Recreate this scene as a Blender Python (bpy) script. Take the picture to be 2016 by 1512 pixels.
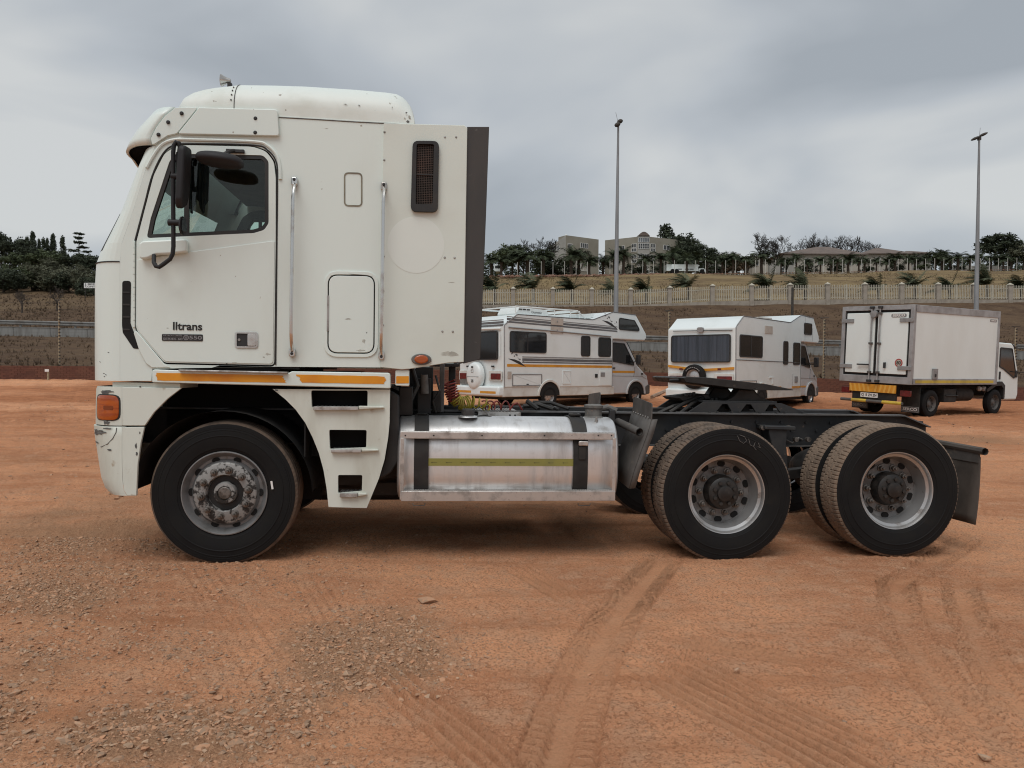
import bpy, bmesh, math, random
import numpy as np
from mathutils import Vector, Matrix, Euler, geometry

for o in list(bpy.data.objects):
    bpy.data.objects.remove(o, do_unlink=True)
R = math.radians
sc = bpy.context.scene
COL = sc.collection
random.seed(7)
rng = np.random.default_rng(11)

# ------------------------------------------------------------------ camera
CAM_H = 1.42
FPX = 1511.0                      # focal length in photograph pixels (2016 wide)
PITCH = math.atan(26.0 / FPX)
ROLL = 0.008
cam_d = bpy.data.cameras.new("camera")
cam_d.sensor_width = 36.0
cam_d.lens = 36.0 * FPX / 2016.0
cam_d.clip_start = 0.05
cam_d.clip_end = 4000.0
cam = bpy.data.objects.new("camera", cam_d)
COL.objects.link(cam)
cam.location = (0, 0, CAM_H)
cam.rotation_euler = (math.pi / 2 - PITCH, -ROLL, 0)
sc.camera = cam
CAM_R = Euler((math.pi / 2 - PITCH, -ROLL, 0)).to_matrix()
CAM_P = Vector((0, 0, CAM_H))

# ------------------------------------------------------------------ sky and sun
SUN_EL, SUN_AZ = R(60), R(203)     # azimuth measured from +Y clockwise: behind the camera, a little left
world = bpy.data.worlds.new("World")
sc.world = world
world.use_nodes = True
wn, wl = world.node_tree.nodes, world.node_tree.links
wn.clear()


def wnode(t, **k):
    n = wn.new(t)
    for a, b in k.items():
        setattr(n, a, b)
    return n


w_out = wnode('ShaderNodeOutputWorld')
w_bg = wnode('ShaderNodeBackground')
w_sky = wnode('ShaderNodeTexSky', sky_type='NISHITA', sun_disc=False)
w_sky.sun_elevation = SUN_EL
w_sky.sun_rotation = SUN_AZ
w_sky.air_density = 1.0
w_sky.dust_density = 2.5
w_tc = wnode('ShaderNodeTexCoord')
# long soft cloud streaks rising to the right
w_map = wnode('ShaderNodeMapping')
w_map.inputs['Location'].default_value = (0.30, 2.2, 0.72)
w_map.inputs['Rotation'].default_value = (0, R(24), 0)
w_map.inputs['Scale'].default_value = (1.0, 1.0, 2.3)
wl.new(w_tc.outputs['Generated'], w_map.inputs[0])
w_n1 = wnode('ShaderNodeTexNoise')
w_n1.inputs['Scale'].default_value = 2.1
w_n1.inputs['Detail'].default_value = 4.5
w_n1.inputs['Roughness'].default_value = 0.42
w_n1.inputs['Distortion'].default_value = 0.35
wl.new(w_map.outputs[0], w_n1.inputs['Vector'])
w_ramp = wnode('ShaderNodeValToRGB')
cr = w_ramp.color_ramp
cr.elements[0].position = 0.39; cr.elements[0].color = (0.335, 0.364, 0.392, 1)
cr.elements[1].position = 0.61; cr.elements[1].color = (0.575, 0.588, 0.584, 1)
e = cr.elements.new(0.50); e.color = (0.438, 0.466, 0.492, 1)
wl.new(w_n1.outputs['Fac'], w_ramp.inputs[0])
w_hs = wnode('ShaderNodeMix', data_type='RGBA', blend_type='MIX')
w_sc = wnode('ShaderNodeVectorMath', operation='SCALE')
w_sc.inputs['Scale'].default_value = 0.10
wl.new(w_sky.outputs[0], w_sc.inputs[0])
w_hs.inputs['Factor'].default_value = 0.90
wl.new(w_sc.outputs['Vector'], w_hs.inputs['A'])
wl.new(w_ramp.outputs['Color'], w_hs.inputs['B'])
wl.new(w_hs.outputs['Result'], w_bg.inputs['Color'])
w_bg.inputs['Strength'].default_value = 1.0
wl.new(w_bg.outputs[0], w_out.inputs['Surface'])

sun_d = bpy.data.lights.new("sun", 'SUN')
sun_d.energy = 1.5
sun_d.angle = R(40)
sun_d.color = (1.0, 0.985, 0.955)
sun = bpy.data.objects.new("sun", sun_d)
COL.objects.link(sun)
sdir = Vector((math.sin(SUN_AZ) * math.cos(SUN_EL), math.cos(SUN_AZ) * math.cos(SUN_EL), math.sin(SUN_EL)))
sun.rotation_euler = sdir.to_track_quat('Z', 'Y').to_euler()
sun.location = (0, 0, 60)

sc.view_settings.view_transform = 'Standard'
sc.view_settings.look = 'None'
sc.view_settings.exposure = 0.18
sc.view_settings.gamma = 1.0
sc.view_settings.use_curve_mapping = False
sc.render.engine = 'CYCLES'
sc.cycles.use_denoising = True
sc.cycles.filter_width = 1.1
sc.cycles.max_bounces = 8
sc.cycles.diffuse_bounces = 4
sc.cycles.glossy_bounces = 3
sc.cycles.transmission_bounces = 6
sc.cycles.transparent_max_bounces = 12
sc.cycles.caustics_reflective = False
sc.cycles.caustics_refractive = False

# ------------------------------------------------------------------ helpers


def ray(px, py):
    d = CAM_R @ Vector(((px - 1008.0) / FPX, -(py - 756.0) / FPX, -1.0))
    return d


def on_z(px, py, z=0.0):
    d = ray(px, py)
    t = (z - CAM_H) / d.z
    return CAM_P + d * t


def at_y(px, py, Y):
    d = ray(px, py)
    return CAM_P + d * (Y / d.y)


class MB:
    """collects vertices and faces; build() links them as ONE mesh object"""

    def __init__(s):
        s.v = []; s.f = []

    def add(s, vs, fs):
        n = len(s.v)
        s.v += [tuple(p) for p in vs]
        s.f += [tuple(i + n for i in f) for f in fs]
        return s

    def box(s, x0, x1, y0, y1, z0, z1, M=None):
        vs = [(x, y, z) for x in (x0, x1) for y in (y0, y1) for z in (z0, z1)]
        if M is not None:
            vs = [M @ Vector(p) for p in vs]
        s.add(vs, [(0, 1, 3, 2), (4, 6, 7, 5), (0, 4, 5, 1), (2, 3, 7, 6), (0, 2, 6, 4), (1, 5, 7, 3)])
        return s

    def prism(s, poly, y0, y1, holes=()):
        """polygon in (x,z) extruded along y, y0 = face towards the viewer"""
        loops = [list(poly)] + [list(h) for h in holes]
        flat = [p for l in loops for p in l]
        tris = geometry.tessellate_polygon([[Vector((p[0], p[1], 0)) for p in l] for l in loops]) if holes else None
        n = len(flat)
        vs = [(p[0], y0, p[1]) for p in flat] + [(p[0], y1, p[1]) for p in flat]
        fs = []
        if holes:
            for t in tris:
                fs.append(tuple(t)); fs.append(tuple(i + n for i in reversed(t)))
        else:
            fs.append(tuple(range(n))); fs.append(tuple(range(2 * n - 1, n - 1, -1)))
        k = 0
        for l in loops:
            m = len(l)
            for i in range(m):
                a, b = k + i, k + (i + 1) % m
                fs.append((b, a, a + n, b + n))
            k += m
        s.add(vs, fs)
        return s

    def tube(s, pts, r, n=10, caps=True, closed=False):
        pts = [Vector(p) for p in pts]
        rs = r if isinstance(r, (list, tuple)) else [r] * len(pts)
        m = len(pts)
        up = None
        vs = []
        for i, p in enumerate(pts):
            if closed:
                t = (pts[(i + 1) % m] - pts[i - 1]).normalized()
            else:
                t = (pts[min(i + 1, m - 1)] - pts[max(i - 1, 0)]).normalized()
            if up is None:
                up = Vector((0, 0, 1)) if abs(t.z) < 0.9 else Vector((1, 0, 0))
            a = t.cross(up)
            if a.length < 1e-5:
                a = t.cross(Vector((0, 1, 0.3)))
            a.normalize()
            b = a.cross(t).normalized()
            up = b
            for k in range(n):
                q = 2 * math.pi * k / n
                vs.append(p + (a * math.cos(q) + b * math.sin(q)) * rs[i])
        fs = []
        for i in range(m if closed else m - 1):
            j = (i + 1) % m
            for k in range(n):
                k2 = (k + 1) % n
                fs.append((i * n + k, i * n + k2, j * n + k2, j * n + k))
        if caps and not closed:
            fs.append(tuple(range(n - 1, -1, -1)))
            fs.append(tuple(range((m - 1) * n, m * n)))
        s.add(vs, fs)
        return s

    def lathe(s, prof, c=(0, 0, 0), n=48, axis='y', closed=False):
        """prof: list of (radius, offset along the axis)"""
        c = Vector(c)
        vs = []
        for (r, h) in prof:
            for k in range(n):
                q = 2 * math.pi * k / n
                a, b = r * math.cos(q), r * math.sin(q)
                p = {'y': (a, h, b), 'z': (a, b, h), 'x': (h, a, b)}[axis]
                vs.append(c + Vector(p))
        m = len(prof)
        fs = []
        for i in range(m if closed else m - 1):
            j = (i + 1) % m
            for k in range(n):
                k2 = (k + 1) % n
                fs.append((i * n + k, i * n + k2, j * n + k2, j * n + k))
        s.add(vs, fs)
        return s

    def grid(s, rows, close=False):
        """rows: list of equal-length point rows"""
        m, n = len(rows), len(rows[0])
        vs = [p for r_ in rows for p in r_]
        fs = []
        for i in range(m - 1):
            for k in range(n if close else n - 1):
                k2 = (k + 1) % n
                fs.append((i * n + k, i * n + k2, (i + 1) * n + k2, (i + 1) * n + k))
        s.add(vs, fs)
        return s

    def mesh(s, name, mat, smooth=35, fix=True):
        me = bpy.data.meshes.new(name)
        me.from_pydata(s.v, [], s.f)
        if fix:
            bm = bmesh.new(); bm.from_mesh(me)
            bmesh.ops.recalc_face_normals(bm, faces=bm.faces[:])
            bm.to_mesh(me); bm.free()
        if mat:
            me.materials.append(mat)
        if smooth is not None:
            me.shade_smooth()
            me.set_sharp_from_angle(angle=R(smooth))
        me.update()
        return me

    def build(s, name, mat, parent=None, bevel=0, seg=2, smooth=35, label=None, fix=True):
        o = bpy.data.objects.new(name, s.mesh(name, mat, smooth, fix))
        COL.objects.link(o)
        if parent is not None:
            o.parent = parent
        if bevel:
            b = o.modifiers.new("bevel", 'BEVEL')
            b.width = bevel; b.segments = seg; b.limit_method = 'ANGLE'; b.angle_limit = R(40)
        if label:
            o["label"] = label
        return o


def rrect(x0, x1, z0, z1, r, n=5):
    return rpoly([(x0, z0), (x1, z0), (x1, z1), (x0, z1)], r, n)


def rpoly(pts, r, n=5):
    """polygon with rounded corners; r one radius or one per corner"""
    out = []
    m = len(pts)
    for i in range(m):
        p0, p1, p2 = Vector(pts[i - 1]), Vector(pts[i]), Vector(pts[(i + 1) % m])
        ri = r[i] if isinstance(r, (list, tuple)) else r
        a, b = (p0 - p1), (p2 - p1)
        la, lb = a.length, b.length
        if ri <= 0 or la < 1e-6 or lb < 1e-6:
            out.append((p1.x, p1.y)); continue
        a /= la; b /= lb
        ang = math.acos(max(-1, min(1, a.dot(b))))
        if ang > math.pi - 0.03:
            out.append((p1.x, p1.y)); continue
        d = min(ri / math.tan(ang / 2), la * 0.49, lb * 0.49)
        q0, q2 = p1 + a * d, p1 + b * d
        for k in range(n + 1):
            t = k / n
            q = q0 * (1 - t) ** 2 + p1 * 2 * t * (1 - t) + q2 * t * t
            out.append((q.x, q.y))
    return out


def spline(pts, n=6):
    """Catmull-Rom through 2-D or 3-D points"""
    P = [Vector(p) for p in pts]
    out = []
    for i in range(len(P) - 1):
        p0, p1, p2, p3 = P[max(i - 1, 0)], P[i], P[i + 1], P[min(i + 2, len(P) - 1)]
        for k in range(n):
            t = k / n
            out.append(0.5 * (2 * p1 + (p2 - p0) * t + (2 * p0 - 5 * p1 + 4 * p2 - p3) * t * t + (3 * p1 - p0 - 3 * p2 + p3) * t ** 3))
    out.append(P[-1])
    return out


def inset(poly, d):
    """shrink a polygon about its edges by d (positive = smaller), any winding"""
    m = len(poly)
    area = sum(poly[i][0] * poly[(i + 1) % m][1] - poly[(i + 1) % m][0] * poly[i][1] for i in range(m))
    sg = 1 if area > 0 else -1
    out = []
    for i in range(m):
        p0, p1, p2 = Vector(poly[i - 1]), Vector(poly[i]), Vector(poly[(i + 1) % m])
        e1, e2 = (p1 - p0), (p2 - p1)
        if e1.length < 1e-7 or e2.length < 1e-7:
            out.append((p1.x, p1.y)); continue
        e1.normalize(); e2.normalize()
        n1, n2 = Vector((-e1.y, e1.x)) * sg, Vector((-e2.y, e2.x)) * sg
        b = n1 + n2
        if b.length < 1e-5:
            b = n1
        b.normalize()
        k = d / max(0.5, b.dot(n1))
        out.append((p1.x + b.x * k, p1.y + b.y * k))
    return out


def empty(name, loc=(0, 0, 0), rz=0.0, parent=None, label=None, cat=None, group=None):
    o = bpy.data.objects.new(name, None)
    COL.objects.link(o)
    o.location = loc
    o.rotation_euler = (0, 0, rz)
    o.empty_display_size = 0.2
    if parent is not None:
        o.parent = parent
    tag(o, label, cat, group)
    return o


def tag(o, label=None, cat=None, group=None, kind=None):
    if label: o["label"] = label
    if cat: o["category"] = cat
    if group: o["group"] = group
    if kind: o["kind"] = kind
    return o


def inst(name, me, parent=None, loc=(0, 0, 0), rot=(0, 0, 0), scale=(1, 1, 1)):
    o = bpy.data.objects.new(name, me)
    COL.objects.link(o)
    if parent is not None: o.parent = parent
    o.location = loc; o.rotation_euler = rot; o.scale = scale
    return o


FONT = None


def text_mesh(txt, size, mat, depth=0.0015, bold=False, width=None):
    """flat lettering standing in the x-z plane, reading along +x, centred; face towards -y"""
    cu = bpy.data.curves.new("lettering", 'FONT')
    cu.body = txt
    cu.size = size
    cu.extrude = depth
    cu.align_x = 'CENTER'; cu.align_y = 'CENTER'
    if bold:
        cu.offset = size * 0.018
    ob = bpy.data.objects.new("lettering", cu)
    COL.objects.link(ob)
    bpy.context.view_layer.update()
    dg = bpy.context.evaluated_depsgraph_get()
    me = bpy.data.meshes.new_from_object(ob.evaluated_get(dg))
    bpy.data.objects.remove(ob, do_unlink=True)
    n = len(me.vertices)
    a = np.empty(n * 3, np.float32); me.vertices.foreach_get('co', a)
    a = a.reshape(-1, 3)
    if width is not None:
        w0 = a[:, 0].max() - a[:, 0].min()
        a[:, 0] *= width / max(w0, 1e-6)
    b = np.stack([a[:, 0], -a[:, 2], a[:, 1]], 1)
    me.vertices.foreach_set('co', b.ravel().astype(np.float32))
    me.materials.clear()
    me.materials.append(mat)
    me.update()
    return me


# ------------------------------------------------------------------ materials
MATS = {}


def pm(name, c1, c2=None, scale=4.0, lo=0.4, hi=0.65, rough=0.5, rough2=None, metal=0.0, bump=0.0, bscale=None,
       stretch=(1, 1, 1), detail=6.0, spec=None, coat=0.0, alpha=None, c3=None, s3=30.0, lo3=0.6, hi3=0.7, bdist=0.02):
    """procedural material: two colours mixed by object-space noise, an optional third one by a finer noise, fine bump"""
    m = bpy.data.materials.new(name)
    m.use_nodes = True
    nt = m.node_tree; N, L = nt.nodes, nt.links
    b = N['Principled BSDF']
    b.inputs['Roughness'].default_value = rough
    b.inputs['Metallic'].default_value = metal
    if spec is not None: b.inputs['Specular IOR Level'].default_value = spec
    if coat:
        b.inputs['Coat Weight'].default_value = coat; b.inputs['Coat Roughness'].default_value = 0.15
    b.inputs['Base Color'].default_value = (*c1, 1)
    tc = N.new('ShaderNodeTexCoord')
    mp = N.new('ShaderNodeMapping'); mp.inputs['Scale'].default_value = stretch
    L.new(tc.outputs['Object'], mp.inputs[0])
    if c2 is not None:
        nz = N.new('ShaderNodeTexNoise')
        nz.inputs['Scale'].default_value = scale; nz.inputs['Detail'].default_value = detail
        nz.inputs['Roughness'].default_value = 0.6
        L.new(mp.outputs[0], nz.inputs['Vector'])
        mr = N.new('ShaderNodeMapRange'); mr.interpolation_type = 'SMOOTHSTEP'
        mr.inputs['From Min'].default_value = lo; mr.inputs['From Max'].default_value = hi
        L.new(nz.outputs['Fac'], mr.inputs['Value'])
        mx = N.new('ShaderNodeMix'); mx.data_type = 'RGBA'
        mx.inputs['A'].default_value = (*c1, 1); mx.inputs['B'].default_value = (*c2, 1)
        L.new(mr.outputs['Result'], mx.inputs['Factor'])
        last = mx.outputs['Result']
        if rough2 is not None:
            m2 = N.new('ShaderNodeMapRange')
            m2.inputs['To Min'].default_value = rough; m2.inputs['To Max'].default_value = rough2
            L.new(mr.outputs['Result'], m2.inputs['Value'])
            L.new(m2.outputs['Result'], b.inputs['Roughness'])
        if c3 is not None:
            n3 = N.new('ShaderNodeTexNoise')
            n3.inputs['Scale'].default_value = s3; n3.inputs['Detail'].default_value = 4
            L.new(tc.outputs['Object'], n3.inputs['Vector'])
            r3 = N.new('ShaderNodeMapRange'); r3.interpolation_type = 'SMOOTHSTEP'
            r3.inputs['From Min'].default_value = lo3; r3.inputs['From Max'].default_value = hi3
            L.new(n3.outputs['Fac'], r3.inputs['Value'])
            x3 = N.new('ShaderNodeMix'); x3.data_type = 'RGBA'
            x3.inputs['B'].default_value = (*c3, 1)
            L.new(last, x3.inputs['A']); L.new(r3.outputs['Result'], x3.inputs['Factor'])
            last = x3.outputs['Result']
        L.new(last, b.inputs['Base Color'])
    if bump:
        nb = N.new('ShaderNodeTexNoise')
        nb.inputs['Scale'].default_value = bscale or scale * 4; nb.inputs['Detail'].default_value = 5
        L.new(mp.outputs[0], nb.inputs['Vector'])
        bp = N.new('ShaderNodeBump'); bp.inputs['Strength'].default_value = bump; bp.inputs['Distance'].default_value = bdist
        L.new(nb.outputs['Fac'], bp.inputs['Height'])
        L.new(bp.outputs[0], b.inputs['Normal'])
    MATS[name] = m
    return m


def glass_mat(name, tint, rough=0.02, refl=1.0, see=0.8):
    """thin sheet glass: mostly see-through with a fresnel reflection"""
    m = bpy.data.materials.new(name); m.use_nodes = True
    N, L = m.node_tree.nodes, m.node_tree.links
    N.clear()
    out = N.new('ShaderNodeOutputMaterial')
    tr = N.new('ShaderNodeBsdfTransparent'); tr.inputs[0].default_value = (*tint, 1)
    gl = N.new('ShaderNodeBsdfGlossy'); gl.inputs['Roughness'].default_value = rough
    fr = N.new('ShaderNodeFresnel'); fr.inputs['IOR'].default_value = 1.52
    mu = N.new('ShaderNodeMath'); mu.operation = 'MULTIPLY'; mu.inputs[1].default_value = refl; mu.use_clamp = True
    L.new(fr.outputs[0], mu.inputs[0])
    mx = N.new('ShaderNodeMixShader')
    L.new(mu.outputs[0], mx.inputs[0]); L.new(tr.outputs[0], mx.inputs[1]); L.new(gl.outputs[0], mx.inputs[2])
    L.new(mx.outputs[0], out.inputs['Surface'])
    MATS[name] = m
    return m


pm('cab_white', (0.70, 0.78, 0.745), (0.65, 0.71, 0.665), scale=1.6, lo=0.45, hi=0.75, rough=0.38, rough2=0.5, stretch=(1, 1, 0.35),
   c3=(0.36, 0.34, 0.29), s3=26, lo3=0.735, hi3=0.77, coat=0.2, bump=0.05, bscale=1.6, bdist=0.04)
pm('roof_white', (0.70, 0.755, 0.72), (0.62, 0.66, 0.61), scale=2.2, lo=0.45, hi=0.7, rough=0.5, rough2=0.65, c3=(0.30, 0.29, 0.25), s3=22, lo3=0.70, hi3=0.74)
pm('fairing_white', (0.66, 0.72, 0.67), (0.62, 0.665, 0.61), scale=1.3, lo=0.4, hi=0.7, rough=0.5, rough2=0.6)
pm('bumper_white', (0.65, 0.69, 0.63), (0.52, 0.535, 0.47), scale=2.5, lo=0.45, hi=0.72, rough=0.5, rough2=0.62, stretch=(1, 1, 0.3),
   c3=(0.38, 0.33, 0.25), s3=14, lo3=0.66, hi3=0.80)
pm('chip_grey', (0.075, 0.078, 0.08), (0.13, 0.13, 0.12), scale=20, rough=0.7)
pm('faint_paint', (0.70, 0.755, 0.715), (0.69, 0.745, 0.705), scale=2, rough=0.4)
pm('black_plastic', (0.014, 0.014, 0.015), (0.030, 0.028, 0.026), scale=6, rough=0.55, rough2=0.7)
pm('mirror_black', (0.016, 0.016, 0.018), (0.024, 0.023, 0.025), scale=4, rough=0.55, rough2=0.7, spec=0.3)
pm('gap_black', (0.008, 0.008, 0.008), rough=0.9)
pm('rubber_ext', (0.040, 0.038, 0.037), (0.060, 0.055, 0.052), scale=3, rough=0.7, rough2=0.8, stretch=(1, 1, 0.2), c3=(0.10, 0.095, 0.09), s3=18, lo3=0.7, hi3=0.78)
pm('cab_inside', (0.035, 0.035, 0.037), (0.055, 0.053, 0.052), scale=5, rough=0.85)
pm('seat_cloth', (0.05, 0.05, 0.058), (0.08, 0.075, 0.08), scale=14, rough=0.95)
pm('chrome', (0.62, 0.61, 0.59), (0.40, 0.37, 0.34), scale=6, lo=0.5, hi=0.75, rough=0.22, rough2=0.45, metal=1.0)
pm('mirror_glass', (0.8, 0.8, 0.8), rough=0.03, metal=1.0)
pm('steel_dull', (0.42, 0.41, 0.40), (0.24, 0.225, 0.21), scale=8, rough=0.45, rough2=0.65, metal=0.8)
pm('amber', (0.72, 0.30, 0.015), (0.62, 0.22, 0.012), scale=3, rough=0.45, c3=(0.5, 0.32, 0.12), s3=40, lo3=0.7, hi3=0.76)
pm('amber_lens', (0.42, 0.085, 0.006), (0.30, 0.05, 0.006), scale=9, rough=0.22, coat=0.5, stretch=(0.2, 1, 6))
pm('amber_lens_dark', (0.16, 0.03, 0.006), (0.20, 0.04, 0.006), scale=9, rough=0.25)
pm('tank_alu', (0.80, 0.80, 0.80), (0.54, 0.53, 0.52), scale=4.0, lo=0.42, hi=0.80, rough=0.42, rough2=0.60, metal=0.85, stretch=(3.0, 1, 0.45), detail=9,
   c3=(0.42, 0.395, 0.37), s3=9, lo3=0.55, hi3=0.85)
pm('alu_rail', (0.60, 0.585, 0.565), (0.33, 0.30, 0.275), scale=9, lo=0.42, hi=0.7, rough=0.4, rough2=0.6, metal=0.8, c3=(0.2, 0.17, 0.15), s3=40, lo3=0.66, hi3=0.74)
pm('strap_black', (0.011, 0.010, 0.010), (0.026, 0.023, 0.02), scale=9, rough=0.55, rough2=0.75)
pm('tape_green', (0.25, 0.235, 0.055), (0.21, 0.20, 0.06), scale=4, rough=0.55)
pm('tape_mark', (0.10, 0.09, 0.03), rough=0.6)
pm('frame_grey', (0.020, 0.021, 0.023), (0.038, 0.036, 0.034), scale=5, lo=0.45, hi=0.7, rough=0.55, rough2=0.8, c3=(0.10, 0.075, 0.06), s3=25, lo3=0.66, hi3=0.78)
pm('frame_top', (0.11, 0.11, 0.112), (0.08, 0.072, 0.067), scale=6, rough=0.5, rough2=0.75)
pm('guard_grey', (0.095, 0.088, 0.082), (0.068, 0.061, 0.056), scale=4, rough=0.65, rough2=0.8, c3=(0.16, 0.13, 0.105), s3=12, lo3=0.6, hi3=0.8)
pm('cast_grey', (0.16, 0.155, 0.145), (0.10, 0.095, 0.09), scale=12, rough=0.7, c3=(0.2, 0.16, 0.13), s3=30)
pm('grease_black', (0.010, 0.009, 0.0085), (0.026, 0.022, 0.019), scale=9, rough=0.45, rough2=0.75, c3=(0.055, 0.043, 0.034), s3=20, lo3=0.64, hi3=0.78)
pm('flap_brown', (0.082, 0.068, 0.057), (0.055, 0.046, 0.039), scale=4, rough=0.8)
pm('liner_black', (0.012, 0.012, 0.013), rough=1.0, spec=0.0)
pm('disc_grey', (0.20, 0.20, 0.20), (0.13, 0.122, 0.115), scale=9, rough=0.5, rough2=0.65, metal=0.3, c3=(0.10, 0.08, 0.066), s3=16, lo3=0.58, hi3=0.75)
pm('tyre_side', (0.0075, 0.0075, 0.008), (0.012, 0.0115, 0.011), scale=6, rough=0.68, rough2=0.85, c3=(0.022, 0.018, 0.015), s3=5, lo3=0.62, hi3=0.9, spec=0.22)
pm('tyre_dust', (0.145, 0.105, 0.078), (0.060, 0.047, 0.038), scale=9, lo=0.45, hi=0.75, rough=0.95)
pm('tyre_dust_light', (0.20, 0.145, 0.105), (0.13, 0.095, 0.07), scale=8, lo=0.4, hi=0.7, rough=0.95)
pm('rim_grey', (0.22, 0.222, 0.225), (0.13, 0.127, 0.122), scale=7, lo=0.45, hi=0.75, rough=0.42, rough2=0.6, metal=0.35, c3=(0.11, 0.085, 0.07), s3=14, lo3=0.62, hi3=0.8)
pm('rim_silver', (0.46, 0.46, 0.46), (0.31, 0.30, 0.29), scale=6, lo=0.45, hi=0.75, rough=0.36, rough2=0.5, metal=0.7, c3=(0.16, 0.125, 0.105), s3=13, lo3=0.6, hi3=0.8)
pm('hub_flaked', (0.28, 0.275, 0.265), (0.030, 0.027, 0.025), scale=20, lo=0.47, hi=0.56, rough=0.5, rough2=0.7, metal=0.2)
pm('nut_steel', (0.20, 0.18, 0.165), (0.08, 0.07, 0.06), scale=30, rough=0.5, metal=0.6)
pm('chalk', (0.16, 0.15, 0.14), rough=0.9)
pm('white_print', (0.75, 0.75, 0.73), rough=0.6)
pm('grey_print', (0.22, 0.22, 0.23), rough=0.5)
pm('black_print', (0.012, 0.012, 0.012), rough=0.5)
pm('hose_red', (0.30, 0.035, 0.03), (0.22, 0.05, 0.035), scale=12, rough=0.45)
pm('hose_yellow', (0.50, 0.42, 0.045), (0.36, 0.28, 0.05), scale=12, rough=0.45)
pm('hose_black', (0.02, 0.02, 0.02), (0.05, 0.045, 0.04), scale=9, rough=0.6)
pm('step_alu', (0.50, 0.49, 0.475), (0.30, 0.27, 0.245), scale=14, rough=0.5, rough2=0.7, metal=0.6)
glass_mat('cab_glass', (0.80, 0.885, 0.85), refl=0.8)
glass_mat('far_glass', (0.84, 0.92, 0.885), refl=0.5)
glass_mat('clear_glass', (0.80, 0.82, 0.85), refl=0.8)
glass_mat('dark_glass', (0.16, 0.18, 0.18), refl=1.0)
# ================================================================== ground, hillside, road


def sstep(a, b, x):
    t = np.clip((x - a) / (b - a), 0, 1)
    return t * t * (3 - 2 * t)


_perm = np.random.default_rng(5).random((256, 256))


def vnoise(x, y):
    xi, yi = np.floor(x).astype(np.int64), np.floor(y).astype(np.int64)
    fx, fy = x - xi, y - yi
    fx = fx * fx * (3 - 2 * fx); fy = fy * fy * (3 - 2 * fy)
    a = _perm[xi & 255, yi & 255]; b = _perm[(xi + 1) & 255, yi & 255]
    c = _perm[xi & 255, (yi + 1) & 255]; d = _perm[(xi + 1) & 255, (yi + 1) & 255]
    return (a * (1 - fx) + b * fx) * (1 - fy) + (c * (1 - fx) + d * fx) * fy


def fbm(x, y, o=4, g=0.5):
    s = np.zeros_like(x); a = 1.0; n = 0.0
    for i in range(o):
        s += a * vnoise(x * 2 ** i + 17.3 * i, y * 2 ** i + 9.1 * i); n += a; a *= g
    return s / n


YW = 31.0                       # the low brick wall at the back of the yard


def lot(X, Y):
    X = np.asarray(X, float); Y = np.asarray(Y, float)
    z = -0.0050 * np.clip(X, -8, 8)
    z = z + 0.27 * sstep(9, 23, Y)
    z = z + sstep(24.5, 31.5, Y) * (0.05 + 0.48 * np.clip((20 - X) / 12, 0, 1))
    return z


def road_y(X): return 50.0 + 0.0 * X
def road_z(X): return 2.9 - 0.016 * np.clip(X, -90, 60)
def fence_y(X): return 78.0 + 0.11 * np.clip(X, -60, 120)
def fence_z(X): return 7.9 + 0.027 * np.clip(X, -60, 120)
def top_y(X): return np.where(X > 0, 150 + 0.3 * X, 150 - 0.35 * X)


def hill(X, Y):
    X = np.asarray(X, float); Y = np.asarray(Y, float)
    wz = lot(X, np.full_like(Y, 32.0)) + 0.55
    yr, zr = road_y(X), road_z(X)
    yf, zf = fence_y(X), fence_z(X)
    yt = top_y(X)
    z = wz + (zr - wz) * np.clip((Y - YW) / (yr - 0.2 - YW), 0, 1) ** 0.9
    z = np.where(Y > yr - 0.02, zr + 0.5, z)
    k = np.clip((Y - yr - 6.5) / (yf - yr - 6.5), 0, 1)
    z = np.where(Y > yr + 6.5, zr + 0.5 + (zf - zr - 0.5) * (k ** 1.15), z)
    sl = np.where(X > -10, 0.165, 0.155)
    z = np.where(Y > yf, zf + sl * (np.minimum(Y, yt) - yf) + 0.10 * np.clip(Y - yt, 0, 90) + 0.02 * np.maximum(Y - yt - 90, 0), z)
    return z


def terrain(x, y):
    return float(hill(np.array([x]), np.array([y]))[0]) if y > YW else float(lot(np.array([x]), np.array([y]))[0])


def grid_mesh(name, X, Y, Z, mat, attrs=None, smooth=True):
    m, n = X.shape
    co = np.stack([X, Y, Z], -1).reshape(-1, 3).astype(np.float32)
    idx = np.arange(m * n).reshape(m, n)
    q = np.stack([idx[:-1, :-1], idx[:-1, 1:], idx[1:, 1:], idx[1:, :-1]], -1).reshape(-1, 4)
    me = bpy.data.meshes.new(name)
    me.vertices.add(len(co)); me.vertices.foreach_set('co', co.ravel())
    me.loops.add(q.size); me.loops.foreach_set('vertex_index', q.ravel().astype(np.int32))
    me.polygons.add(len(q))
    me.polygons.foreach_set('loop_start', np.arange(0, q.size, 4, dtype=np.int32))
    me.polygons.foreach_set('loop_total', np.full(len(q), 4, np.int32))
    me.update(calc_edges=True)
    for k, a in (attrs or {}).items():
        at = me.attributes.new(k, 'FLOAT', 'POINT')
        at.data.foreach_set('value', a.reshape(-1).astype(np.float32))
    if smooth: me.shade_smooth()
    me.materials.append(mat)
    o = bpy.data.objects.new(name, me); COL.objects.link(o)
    return o


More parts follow.
